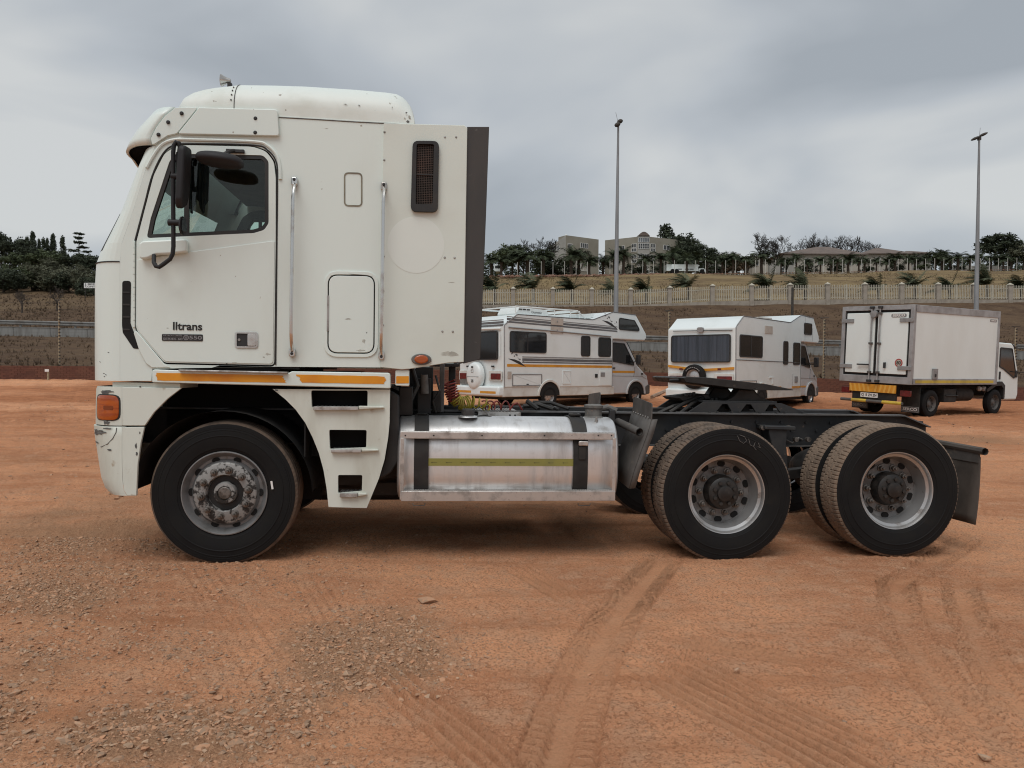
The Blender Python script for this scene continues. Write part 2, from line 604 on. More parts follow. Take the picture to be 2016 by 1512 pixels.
def soup(name, V, F, mat, parent=None):
    """V (N,k,3) template vertices per piece, F faces of one piece (triangles)"""
    n, k, _ = V.shape
    F = np.asarray(F)
    fs = (F[None] + (np.arange(n) * k)[:, None, None]).reshape(-1, F.shape[1])
    me = bpy.data.meshes.new(name)
    me.vertices.add(n * k); me.vertices.foreach_set('co', V.reshape(-1).astype(np.float32))
    w = F.shape[1]
    me.loops.add(fs.size); me.loops.foreach_set('vertex_index', fs.ravel().astype(np.int32))
    me.polygons.add(len(fs))
    me.polygons.foreach_set('loop_start', np.arange(0, fs.size, w, dtype=np.int32))
    me.polygons.foreach_set('loop_total', np.full(len(fs), w, np.int32))
    me.update(calc_edges=True)
    me.materials.append(mat)
    me.shade_flat()
    o = bpy.data.objects.new(name, me); COL.objects.link(o)
    if parent: o.parent = parent
    return o


def node_mat(name):
    m = bpy.data.materials.new(name); m.use_nodes = True
    MATS[name] = m
    return m, m.node_tree.nodes, m.node_tree.links, m.node_tree.nodes['Principled BSDF']


def nz(N, L, vec, scale, detail=5, rough=0.6):
    n = N.new('ShaderNodeTexNoise'); n.inputs['Scale'].default_value = scale; n.inputs['Detail'].default_value = detail
    n.inputs['Roughness'].default_value = rough
    L.new(vec, n.inputs['Vector']); return n.outputs['Fac']


def mrange(N, L, v, a, b, c=0.0, d=1.0):
    n = N.new('ShaderNodeMapRange'); n.interpolation_type = 'SMOOTHSTEP'
    for k, x in zip(('From Min', 'From Max', 'To Min', 'To Max'), (a, b, c, d)): n.inputs[k].default_value = x
    L.new(v, n.inputs['Value']); return n.outputs['Result']


def mixc(N, L, f, a, b):
    n = N.new('ShaderNodeMix'); n.data_type = 'RGBA'
    for k, x in (('A', a), ('B', b)):
        if isinstance(x, tuple): n.inputs[k].default_value = (*x, 1)
        else: L.new(x, n.inputs[k])
    if isinstance(f, float): n.inputs['Factor'].default_value = f
    else: L.new(f, n.inputs['Factor'])
    return n.outputs['Result']


def attr(N, name):
    a = N.new('ShaderNodeAttribute'); a.attribute_name = name; return a.outputs['Fac']


# red dirt
m, N, L, B = node_mat('red_dirt')
tc = N.new('ShaderNodeTexCoord').outputs['Object']
c = mixc(N, L, mrange(N, L, nz(N, L, tc, 0.55, 6), 0.40, 0.62), (0.720, 0.355, 0.195), (0.500, 0.230, 0.126))
c = mixc(N, L, mrange(N, L, nz(N, L, tc, 5.0, 6, 0.7), 0.44, 0.64, 0, 0.8), c, (0.590, 0.340, 0.212))
c = mixc(N, L, mrange(N, L, nz(N, L, tc, 60.0, 4, 0.7), 0.48, 0.62, 0, 0.75), c, (0.290, 0.138, 0.076))
c = mixc(N, L, mrange(N, L, nz(N, L, tc, 110.0, 3, 0.7), 0.54, 0.64, 0, 0.7), c, (0.72, 0.43, 0.26))
mpn = N.new('ShaderNodeMapping'); mpn.inputs['Scale'].default_value = (0.35, 2.2, 1); L.new(tc, mpn.inputs[0])
c = mixc(N, L, mrange(N, L, nz(N, L, mpn.outputs[0], 1.0, 7, 0.7), 0.48, 0.70, 0, .65), c, (0.420, 0.180, 0.090))
c = mixc(N, L, mrange(N, L, nz(N, L, mpn.outputs[0], 2.7, 6, 0.7), 0.52, 0.72, 0, .5), c, (0.66, 0.345, 0.19))
c = mixc(N, L, attr(N, 'red_soil_shade'), c, mixc(N, L, mrange(N, L, nz(N, L, mpn.outputs[0], 3.2, 6, 0.75), 0.42, 0.62), (0.43, 0.185, 0.092), (0.25, 0.105, 0.057)))  # redder soil at the back, also darkened in place of missing relief self-shade
gv = attr(N, 'gravel')
c = mixc(N, L, mrange(N, L, gv, 0.15, 0.9, 0, 0.75), c, mixc(N, L, mrange(N, L, nz(N, L, tc, 90, 3, 0.8), 0.4, 0.62), (0.42, 0.255, 0.155), (0.22, 0.125, 0.075)))
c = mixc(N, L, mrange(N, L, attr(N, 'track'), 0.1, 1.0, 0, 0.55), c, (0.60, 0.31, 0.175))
L.new(c, B.inputs['Base Color'])
B.inputs['Roughness'].default_value = 1.0; B.inputs['Specular IOR Level'].default_value = 0.0
bp_ = N.new('ShaderNodeBump'); bp_.inputs['Strength'].default_value = 1.0; bp_.inputs['Distance'].default_value = 0.012
ad_ = N.new('ShaderNodeMath'); ad_.operation = 'ADD'
L.new(nz(N, L, tc, 45, 5, 0.75), ad_.inputs[0]); L.new(nz(N, L, tc, 170, 3, 0.7), ad_.inputs[1])
L.new(ad_.outputs[0], bp_.inputs['Height']); L.new(bp_.outputs[0], B.inputs['Normal'])

# ---- ground sheet: fine rows close to the viewer, coarser away
NR, NC = 700, 940
inv = np.linspace(1 / 1.5, 1 / 31.6, NR)
Yg = 1 / inv
sg = np.linspace(-1.0, 1.0, NC)
Xg = sg[None, :] * (Yg[:, None] + 0.6)
Yg = np.repeat(Yg[:, None], NC, 1)
PXg = 1008 + FPX * Xg / Yg
Hg = lot(Xg, Yg)
PYg = 730 + FPX * (CAM_H - Hg) / Yg + ROLL * (PXg - 1008)


def blob(px, py, cx, cy, rx, ry):
    return np.exp(-(((px - cx) / rx) ** 2 + ((py - cy) / ry) ** 2) ** 1.3)


PATCH = [(320, 1470, 260, 80, 1.0, 1), (700, 1300, 190, 95, 1.0, 0), (590, 1390, 120, 60, 0.7, 0), (800, 1230, 100, 45, .7, 0), (170, 1050, 240, 60, 0.8, 0), (430, 1065, 130, 45, 0.8, 0),
         (90, 1180, 190, 50, 0.7, 0), (60, 1330, 160, 60, 0.55, 1), (330, 1290, 190, 40, 0.35, 0), (-150, 1430, 260, 120, 0.8, 1), (1880, 868, 200, 16, 0.7, 0), (1780, 880, 160, 12, 0.5, 0), (260, 990, 200, 30, .5, 0),
         (60, 905, 200, 25, .35, 0), (240, 1220, 120, 30, .4, 0), (260, 1230, 480, 230, 0.20, 0), (520, 1470, 200, 70, .5, 0), (130, 1110, 300, 90, .45, 0)]


def gmask(px, py, big=None):
    s = np.zeros_like(px)
    for (cx, cy, rx, ry, a, b) in PATCH:
        if big is None or b == big: s = np.maximum(s, a * blob(px, py, cx, cy, rx, ry))
    return s


gm = gmask(PXg, PYg)
n1 = fbm(Xg * 2.3, Yg * 2.3, 4)
gm = np.clip(gm * (0.45 + 1.1 * n1), 0, 1)
# tyre tracks: centre lines measured on the ground plane
TR = [('lug', 0.15, [(1320, 1085), (1270, 1140), (1220, 1200), (1165, 1290), (1120, 1400), (1085, 1530), (1060, 1680)], 1.15),
      ('rib', 0.12, [(715, 1290), (800, 1365), (905, 1450), (1010, 1540), (1120, 1640)], 0.65),
      ('rib', 0.12, [(1000, 1105), (1095, 1160), (1190, 1215)]),
      ('rib', 0.10, [(1260, 1232), (1400, 1268), (1560, 1290), (1700, 1320)], 1.5),
      ('rib', 0.16, [(1240, 1290), (1400, 1370), (1580, 1460), (1760, 1560), (1900, 1650)], 1.5),
      ('rib', 0.15, [(1265, 1255), (1440, 1345), (1640, 1440), (1840, 1530)], 1.3),
      ('rib', 0.14, [(840, 1340), (960, 1345), (1090, 1345)], 1.4), ('rib', 0.08, [(900, 1388), (1000, 1378), (1080, 1384)]),
      ('lug', 0.13, [(1760, 1115), (1770, 1180), (1785, 1240), (1840, 1330), (1930, 1430), (2040, 1540)], 0.65),
      ('lug', 0.12, [(1880, 1110), (1900, 1190), (1940, 1290), (2010, 1390), (2100, 1480)], 0.6),
      ('lug', 0.13, [(1920, 1040), (1870, 1080), (1800, 1120), (1720, 1170)], 0.5),
      ('rib', 0.13, [(380, 1100), (450, 1200), (520, 1310), (600, 1450), (680, 1560)], 0.15),
      ('rib', 0.12, [(600, 1125), (650, 1210), (700, 1320)], 0.2),
      ('rib', 0.18, [(2016, 1010), (1800, 990), (1500, 985), (1100, 985), (700, 985)]),
      ('rib', 0.2, [(-100, 930), (200, 930), (500, 925)]), ('rib', 0.2, [(-100, 850), (100, 846), (300, 842)]),
      ('rib', 0.25, [(1900, 935), (2016, 925), (2100, 920)])]
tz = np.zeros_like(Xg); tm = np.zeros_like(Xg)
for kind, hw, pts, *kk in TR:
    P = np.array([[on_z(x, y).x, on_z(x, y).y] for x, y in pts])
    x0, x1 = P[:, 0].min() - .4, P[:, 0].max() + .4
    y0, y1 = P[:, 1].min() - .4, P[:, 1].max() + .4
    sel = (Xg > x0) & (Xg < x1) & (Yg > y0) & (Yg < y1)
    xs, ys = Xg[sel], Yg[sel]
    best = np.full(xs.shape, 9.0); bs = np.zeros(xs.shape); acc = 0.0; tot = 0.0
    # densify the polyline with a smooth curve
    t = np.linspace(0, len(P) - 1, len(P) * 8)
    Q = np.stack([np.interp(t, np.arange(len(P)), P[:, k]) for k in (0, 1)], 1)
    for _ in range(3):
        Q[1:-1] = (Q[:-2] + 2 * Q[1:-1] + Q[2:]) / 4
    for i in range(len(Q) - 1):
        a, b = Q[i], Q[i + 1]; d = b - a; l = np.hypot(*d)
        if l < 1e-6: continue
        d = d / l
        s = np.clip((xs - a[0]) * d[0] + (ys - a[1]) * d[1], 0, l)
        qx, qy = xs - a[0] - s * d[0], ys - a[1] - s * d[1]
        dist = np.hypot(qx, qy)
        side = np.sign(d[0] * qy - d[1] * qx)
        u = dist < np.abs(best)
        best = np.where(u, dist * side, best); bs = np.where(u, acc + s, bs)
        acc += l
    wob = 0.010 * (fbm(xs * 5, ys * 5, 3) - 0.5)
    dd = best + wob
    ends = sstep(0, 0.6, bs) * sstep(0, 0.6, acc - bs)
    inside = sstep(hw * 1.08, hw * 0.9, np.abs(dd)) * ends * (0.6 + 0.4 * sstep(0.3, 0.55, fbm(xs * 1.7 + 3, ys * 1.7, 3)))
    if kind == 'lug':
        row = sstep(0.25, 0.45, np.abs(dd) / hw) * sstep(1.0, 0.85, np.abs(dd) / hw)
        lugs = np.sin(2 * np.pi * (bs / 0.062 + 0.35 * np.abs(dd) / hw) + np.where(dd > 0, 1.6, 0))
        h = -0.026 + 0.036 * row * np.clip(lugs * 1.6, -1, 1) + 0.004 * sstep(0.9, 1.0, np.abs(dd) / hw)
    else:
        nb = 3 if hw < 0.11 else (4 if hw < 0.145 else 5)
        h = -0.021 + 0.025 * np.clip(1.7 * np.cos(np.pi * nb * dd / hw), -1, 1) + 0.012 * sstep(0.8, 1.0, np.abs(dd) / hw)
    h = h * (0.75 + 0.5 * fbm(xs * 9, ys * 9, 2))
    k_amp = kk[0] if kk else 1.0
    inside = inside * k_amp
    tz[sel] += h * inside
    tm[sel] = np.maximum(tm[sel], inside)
gm = np.clip(gm - 0.9 * tm, 0, 1)
far = sstep(7, 18, Yg)
Z = Hg + tz
Z += 0.035 * (fbm(Xg * 0.7, Yg * 0.7, 3) - 0.5) * sstep(2, 5, np.abs(Yg - 6.2) + 2.2)
Z += (0.016 + 0.055 * sstep(6.5, 11, Yg)) * (fbm(Xg * 6 + 5, Yg * 6, 4, 0.55) - 0.5) * (1 - 0.6 * np.clip(tm, 0, 1))
print('track', (tm > 0.4).mean(), np.abs(tz).max())
Z += 0.024 * np.abs(fbm(Xg * 17 + 3, Yg * 17, 3, 0.6) - 0.5) * (1 - 0.85 * np.clip(tm, 0, 1))
Z += 0.0200 * (fbm(Xg * 38, Yg * 38, 3, 0.65) - 0.5) * (1 - 0.8 * np.clip(tm, 0, 1)) * (1 - 0.6 * far)
Z += gm * 0.010 * (vnoise(Xg * 60, Yg * 60) - 0.3) * (1 - far)
ridge = sstep(0.55, 0.8, fbm(Xg * 1.1 + 40, Yg * 3.0, 4))
Z += 0.05 * far * ridge
# loose earth pushed against the foot of the wall
Z += 0.16 * sstep(28.5, 31.0, Yg) * fbm(Xg * 0.8, Yg * 0.8, 3)
ground = grid_mesh('ground', Xg, Yg, Z, MATS['red_dirt'], {'gravel': gm, 'track': np.clip(tm, 0, 1), 'red_soil_shade': np.clip(0.25 + 0.75 * sstep(8, 27, Yg), 0, 1) * sstep(0.30, 0.55, fbm(Xg * 0.16 + 9, Yg * 0.35, 4)) * sstep(6.5, 10, Yg) * 0.9})
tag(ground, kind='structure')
# the yard goes on behind and beside the viewer
xs = np.linspace(-120, 120, 121); ys = np.concatenate([np.linspace(-60, 0, 31), np.linspace(1, 31.6, 40)])
Xo, Yo = np.meshgrid(xs, ys)
Zo = lot(Xo, Yo) - 0.07 - 0.05 * (np.abs(Xo) < 1.0 * (Yo + 0.6) - 1.5)
yard = grid_mesh('yard_ground', Xo, Yo, Zo, MATS['red_dirt'])
tag(yard, kind='structure')

# ---- stones
pm('stone', (0.33, 0.215, 0.15))
m, N, L, B = node_mat('stones')
gi_ = N.new('ShaderNodeNewGeometry')
cr_ = N.new('ShaderNodeValToRGB')
for i, (p, cc_) in enumerate(((0.0, (0.42, 0.22, 0.125)), (0.35, (0.33, 0.215, 0.14)), (0.6, (0.22, 0.14, 0.09)), (0.8, (0.44, 0.30, 0.20)), (1.0, (0.46, 0.225, 0.12)))):
    e = cr_.color_ramp.elements[i] if i < 2 else cr_.color_ramp.elements.new(p)
    e.position = p; e.color = (*cc_, 1)
cr_.color_ramp.interpolation = 'LINEAR'
L.new(gi_.outputs['Random Per Island'], cr_.inputs[0])
tc = N.new('ShaderNodeTexCoord').outputs['Object']
L.new(mixc(N, L, mrange(N, L, nz(N, L, tc, 55, 4), 0.45, 0.7, 0, 0.6), cr_.outputs['Color'], (0.54, 0.27, 0.145)), B.inputs['Base Color'])
B.inputs['Roughness'].default_value = 0.95


def stone_templates(n, seed):
    r_ = np.random.default_rng(seed)
    bm = bmesh.new(); bmesh.ops.create_icosphere(bm, subdivisions=1, radius=1.0)
    v0 = np.array([v.co[:] for v in bm.verts]); f0 = np.array([[v.index for v in f.verts] for f in bm.faces]); bm.free()
    out = []
    for k in range(n):
        v = v0 * (1 + 0.0 * v0)
        for _ in range(9):                       # chop with random planes for angular faces
            d = r_.normal(size=3); d /= np.linalg.norm(d)
            h = r_.uniform(0.35, 0.75)
            s = v @ d
            v = v - np.outer(np.maximum(s - h, 0), d)
        v = v + r_.normal(size=v.shape) * 0.07
        out.append(v)
    return out, f0


ST, SF = stone_templates(14, 3)


def scatter(n, xr, yr, maskf, smin, smax, seed, sink=0.35, zf=None):
    r_ = np.random.default_rng(seed)
    X = r_.uniform(*xr, n); Y = r_.uniform(*yr, n)
    px = 1008 + FPX * X / Y; py = 730 + FPX * CAM_H / Y + ROLL * (px - 1008)
    keep = r_.random(n) < maskf(px, py, X, Y)
    X, Y = X[keep], Y[keep]; n = len(X)
    s = smin * (smax / smin) ** (r_.random(n) ** 2.2)
    tpl = np.array(ST)[r_.integers(0, len(ST), n)]
    sc_ = np.stack([s * r_.uniform(0.8, 1.5, n), s * r_.uniform(0.7, 1.1, n), s * r_.uniform(0.45, 0.8, n)], 1)
    V = tpl * sc_[:, None, :]
    a = r_.uniform(0, 2 * np.pi, n); ca, sa = np.cos(a)[:, None], np.sin(a)[:, None]
    V = np.stack([V[..., 0] * ca - V[..., 1] * sa, V[..., 0] * sa + V[..., 1] * ca, V[..., 2]], -1)
    tl = r_.normal(0, 0.25, (n, 1))
    V[..., 2] += V[..., 0] * tl
    # height of the ground sheet below
    row = np.clip(np.searchsorted(-inv, -1 / Y), 1, NR - 1)
    f = (1 / Y - inv[row]) / (inv[row - 1] - inv[row])
    colf = (X / (Y + 0.6) + 1.0) / 2 * (NC - 1)
    ci = np.clip(colf.astype(int), 0, NC - 2)
    zz = Z[row, ci] * (1 - f) + Z[row - 1, ci] * f
    V[..., 0] += X[:, None]; V[..., 1] += Y[:, None]; V[..., 2] += (zz + s * (0.30 - sink) * 0.6)[:, None]
    return V


n_thin = lambda X, Y: sstep(0.42, 0.62, fbm(X * 2.3, Y * 2.3, 4))
V1 = scatter(70000, (-4.2, 1.6), (2.3, 6.3), lambda px, py, X, Y: np.clip(gmask(px, py, 0) * (0.25 + 1.1 * n_thin(X, Y)), 0, 1) * 0.85, 0.006, 0.022, 1)
V2_ = scatter(24000, (-4.2, 0.8), (2.3, 4.6), lambda px, py, X, Y: np.clip(gmask(px, py, 1) * (0.3 + n_thin(X, Y)), 0, 1), 0.006, 0.024, 2)
V2b = scatter(420, (-3.0, 0.3), (2.4, 3.3), lambda px, py, X, Y: np.clip(gmask(px, py, 1) * (0.3 + n_thin(X, Y)), 0, 1), 0.015, 0.040, 12)
V3_ = scatter(15000, (-5.5, 5.5), (2.3, 8.5), lambda px, py, X, Y: 0.10 + 0.55 * sstep(0.5, 0.75, fbm(X * 0.9, Y * 0.9, 3)) * sstep(1500, 500, px), 0.003, 0.016, 3)
V4_ = scatter(14000, (-14, 18), (8.0, 30), lambda px, py, X, Y: 0.12 + 0.8 * gmask(px, py) + 0.25 * sstep(0.5, 0.7, fbm(X * 0.5, Y * 0.5, 3)), 0.012, 0.05, 4)
octa = np.array([(1, 0, 0), (-1, 0, 0), (0, 1, 0), (0, -1, 0), (0, 0, 1), (0, 0, -1)], float)
OF = [[0, 2, 4], [2, 1, 4], [1, 3, 4], [3, 0, 4], [2, 0, 5], [1, 2, 5], [3, 1, 5], [0, 3, 5]]
ST_full = ST
r_ = np.random.default_rng(8)
ST = [octa * (1 + r_.uniform(-0.35, 0.25, (6, 1))) + r_.normal(size=(6, 3)) * 0.12 for _ in range(14)]
C1 = scatter(110000, (-4.2, 1.8), (2.3, 6.3), lambda px, py, X, Y: np.clip(gmask(px, py) * (0.3 + 1.1 * n_thin(X, Y)), 0, 1), 0.003, 0.009, 31)
C2 = scatter(70000, (-5.5, 5.5), (2.3, 9.0), lambda px, py, X, Y: 0.16 + 0.75 * sstep(0.47, 0.72, fbm(X * 1.3, Y * 1.3, 4)) * sstep(1700, 400, px), 0.0025, 0.008, 32)
chips = soup('gravel_chips', np.concatenate([C1, C2]), OF, MATS['stones'])
tag(chips, 'fine stone chips and crumbs strewn over the red dirt', 'gravel', kind='stuff')
ST = ST_full
print('stones', len(V1), len(V2_), len(V2b), len(V3_), len(V4_), 'chips', len(C1), len(C2))
gravel = soup('gravel', np.concatenate([V1, V2_, V2b, V3_, V4_]), SF, MATS['stones'])
tag(gravel, 'loose brown gravel and chips scattered over the red dirt', 'gravel', kind='stuff')
# single larger stones
for (px, py, s, lab) in ((845, 1187, 0.055, 'long flat pale stone lying alone on the dirt behind the gravel'), (786, 1222, 0.030, 'small rounded stone at the edge of the grey gravel patch'), (815, 1220, 0.034, 'squarish stone next to a small rounded one on the gravel'),
                         (683, 1334, 0.042, 'flat reddish stone half buried at the gravel edge'), (265, 1412, 0.034, 'pale upright stone on top of the coarse gravel'), (253, 1448, 0.032, 'rounded pale stone in the middle of the coarse gravel'),
                         (128, 1468, 0.042, 'reddish wedge stone at the rim of the coarse gravel'), (400, 1450, 0.038, 'largest angular stone in the coarse gravel heap'), (396, 1480, 0.034, 'blocky stone leaning against the largest gravel stone'), (330, 1433, 0.032, 'slanted light stone lying on the coarse gravel'),
                         (1450, 1318, 0.020, 'lone pebble beside the long tyre grooves'), (1940, 1490, 0.030, 'dark clod lying in the tread marks')):
    p = on_z(px, py)
    t = random.choice(ST)
    rz = random.uniform(0, 6.28)
    el = 1.9 if 'long' in lab else 1.2
    mb = MB()
    mb.add([(v[0] * s * el, v[1] * s * 0.8, v[2] * s * 0.6 + s * 0.22) for v in t], [tuple(f) for f in SF])
    o = mb.build('stone', MATS['stones'], bevel=0.003, seg=1, smooth=20)
    o.location = (p.x, p.y, float(lot(np.array([p.x]), np.array([p.y]))[0])); o.rotation_euler = (0, 0, rz)
    tag(o, lab, 'stone', 'larger stones on the yard')

# ---- hillside beyond the wall
m, N, L, B = node_mat('dry_hill')
tc = N.new('ShaderNodeTexCoord').outputs['Object']
lowc = mixc(N, L, mrange(N, L, nz(N, L, tc, 0.35, 6, 0.65), 0.38, 0.66), (0.115, 0.075, 0.047), (0.072, 0.045, 0.030))
lowc = mixc(N, L, mrange(N, L, nz(N, L, tc, 2.4, 5, 0.75), 0.5, 0.72, 0, .7), lowc, (0.165, 0.115, 0.068))
upc = mixc(N, L, mrange(N, L, nz(N, L, tc, 0.12, 6, 0.65), 0.38, 0.64), (0.225, 0.165, 0.086), (0.130, 0.090, 0.052))
upc = mixc(N, L, mrange(N, L, nz(N, L, tc, 0.9, 5, 0.7), 0.5, 0.72, 0, .6), upc, (0.25, 0.192, 0.108))
L.new(mixc(N, L, attr(N, 'upper'), lowc, upc), B.inputs['Base Color'])
B.inputs['Roughness'].default_value = 1.0; B.inputs['Specular IOR Level'].default_value = 0.1
bp_ = N.new('ShaderNodeBump'); bp_.inputs['Strength'].default_value = 0.8; bp_.inputs['Distance'].default_value = 0.15
L.new(nz(N, L, tc, 3.0, 6, 0.75), bp_.inputs['Height']); L.new(bp_.outputs[0], B.inputs['Normal'])
xs = np.concatenate([np.linspace(-520, -130, 40), np.linspace(-126, 126, 253), np.linspace(130, 520, 40)])
ys = np.concatenate([np.linspace(YW + 0.12, 49.9, 34), [49.96, 50.02, 50.1], np.linspace(51, 58, 8), np.linspace(59, 100, 60), np.linspace(102, 260, 70), np.linspace(270, 900, 40)])
Xh, Yh = np.meshgrid(xs, ys)
Zh = hill(Xh, Yh)
amp = np.where((Yh > 49.5) & (Yh < 57.5), 0.0, 1.0)
Zh = Zh + amp * (0.25 * (fbm(Xh * 0.25, Yh * 0.25, 4) - 0.5) * sstep(YW, YW + 3, Yh) + 1.6 * (fbm(Xh * 0.03, Yh * 0.03, 3) - 0.5) * sstep(95, 140, Yh))
up = sstep(0, 3, Yh - fence_y(Xh)) * np.where(Xh > -14, 1.0, 0.25)
hillo = grid_mesh('hillside', Xh, Yh, Zh, MATS['dry_hill'], {'upper': up})
tag(hillo, kind='structure')
pm('road_grey', (0.16, 0.155, 0.15), (0.12, 0.115, 0.11), scale=0.8, rough=0.9)
xr = np.linspace(-140, 110, 60)
Xr, Yr = np.meshgrid(xr, np.array([50.4, 53.5, 56.4]))
road = grid_mesh('road', Xr, Yr, road_z(Xr) + 0.53, MATS['road_grey'])
tag(road, kind='structure')
# dry grass tufts
m, N, L, B = node_mat('dry_grass')
gi_ = N.new('ShaderNodeNewGeometry')
L.new(mixc(N, L, gi_.outputs['Random Per Island'], (0.155, 0.105, 0.062), (0.080, 0.055, 0.036)), B.inputs['Base Color']); B.inputs['Roughness'].default_value = 1.0
m, N, L, B = node_mat('bank_grass')
gi_ = N.new('ShaderNodeNewGeometry')
L.new(mixc(N, L, gi_.outputs['Random Per Island'], (0.26, 0.195, 0.105), (0.125, 0.092, 0.053)), B.inputs['Base Color']); B.inputs['Roughness'].default_value = 1.0


def tufts(name, n, xr, yr, hmin, hmax, mat, seed, keepf=None, blades=7):
    r_ = np.random.default_rng(seed)
    X = r_.uniform(*xr, n); Y = r_.uniform(*yr, n)
    if keepf is not None:
        k = keepf(X, Y, r_); X, Y = X[k], Y[k]; n = len(X)
    Zt = hill(X, Y)
    h = r_.uniform(hmin, hmax, n)
    V = np.zeros((n, blades * 3, 3))
    for b in range(blades):
        a = r_.uniform(0, 2 * np.pi, n); ln = r_.uniform(0.1, 0.9, n)
        hx = h * r_.uniform(0.5, 1.0, n)
        w = h * 0.09
        V[:, b * 3] = np.stack([-np.sin(a) * w, np.cos(a) * w, 0 * h - 0.05], 1)
        V[:, b * 3 + 1] = np.stack([np.sin(a) * w, -np.cos(a) * w, 0 * h - 0.05], 1)
        V[:, b * 3 + 2] = np.stack([np.cos(a) * ln * hx, np.sin(a) * ln * hx, hx * (1 - 0.35 * ln)], 1)
    V += np.stack([X, Y, Zt], 1)[:, None, :]
    return soup(name, V, [[i * 3, i * 3 + 1, i * 3 + 2] for i in range(blades)], mat)


o = tufts('dry_grass', 30000, (-48, 46), (YW + 0.3, 78), 0.08, 0.30, MATS['dry_grass'], 21, lambda X, Y, r_: ((Y < 49.7) | (Y > 57.5)) & (r_.random(len(X)) < sstep(0.4, 0.6, fbm(X * 0.2, Y * 0.2, 3)) + 0.25))
tag(o, 'dry brown grass and scrub on the slope behind the yard', 'grass', kind='stuff')
o = tufts('bank_grass', 14000, (-5, 125), (79, 180), 0.12, 0.38, MATS['bank_grass'], 22, lambda X, Y, r_: (X / Y < 0.75) & (Y > fence_y(X)) & (r_.random(len(X)) < 0.8))
tag(o, 'short yellow winter grass on the bank above the palisade fence', 'grass', kind='stuff')
o = tufts('hill_grass', 14000, (-95, -20), (58, 130), 0.12, 0.42, MATS['dry_grass'], 23, lambda X, Y, r_: (X / Y > -0.75) & (r_.random(len(X)) < 0.7))
tag(o, 'rough dry grass on the hill below the dark trees', 'grass', kind='stuff')
# ================================================================== tractor unit
TH, PSI = R(6.1), 0.008
tractor = empty('tractor_truck', (0, 5.65, 0), label='large white cab-over tractor unit without trailer parked on red dirt', cat='truck')
tractor.rotation_euler = (0, PSI, TH)
TM = Matrix.Translation((0, 5.65, 0)) @ Euler((0, PSI, TH)).to_matrix().to_4x4()
TMI = TM.inverted()
TC = TMI @ CAM_P


def T(px, py, v=0.0):
    """side-view measurement: where the sight line of a photo pixel meets the truck's own plane at depth v"""
    d = TMI.to_3x3() @ ray(px, py)
    t = (v - TC.y) / d.y
    q = TC + d * t
    return (q.x, q.z)


def TP(pts, v=0.0):
    return [T(x, y, v) for x, y in pts]


def T3(px, py, v):
    a = T(px, py, v)
    return Vector((a[0], v, a[1]))


M_ = MATS
VW = 2.46                     # overall width
VS = 0.04                     # depth of the cab side


def part(mb, name, mat, parent=tractor, **k):
    return mb.build(name, M_[mat] if isinstance(mat, str) else mat, parent, **k)


# ---------------------------------------------------------------- cab sides
door_px = [(269, 476), (303, 345), (324, 303), (346, 288), (372, 286), (498, 289), (524, 298), (539, 318), (543, 350),
           (543, 474), (540, 719), (324, 714), (268, 650)]
DOOR = rpoly(TP(door_px, VS), [0.01, 0.3, 0.1, 0.1, 0.1, 0.2, 0.1, 0.1, 0.1, 0, 0.03, 0.05, 0.12], 4)
win_px = [(289, 469), (297, 430), (334, 318), (346, 303), (518, 306), (529, 318), (529, 440), (520, 453), (500, 459)]
WIN = rpoly(TP(win_px, VS), [0.02, 0.1, 0.1, 0.03, 0.05, 0.05, 0.05, 0.05, 0.1], 4)
side_px = [(236, 750), (236, 640), (236, 560), (236, 515), (240, 478), (262, 415), (290, 322), (318, 262), (345, 215),
           (548, 228), (756, 240), (820, 246), (815, 724), (545, 722), (300, 726), (298, 750)]
SIDE = TP(side_px, VS)
hole = inset(DOOR, -0.011)
for near in (True, False):
    v0, v1 = (VS, VS + 0.03) if near else (VW - VS, VW - VS - 0.03)
    part(MB().prism(SIDE, v0, v1, holes=[hole]), 'cab_side', 'cab_white', bevel=0.003, seg=1)
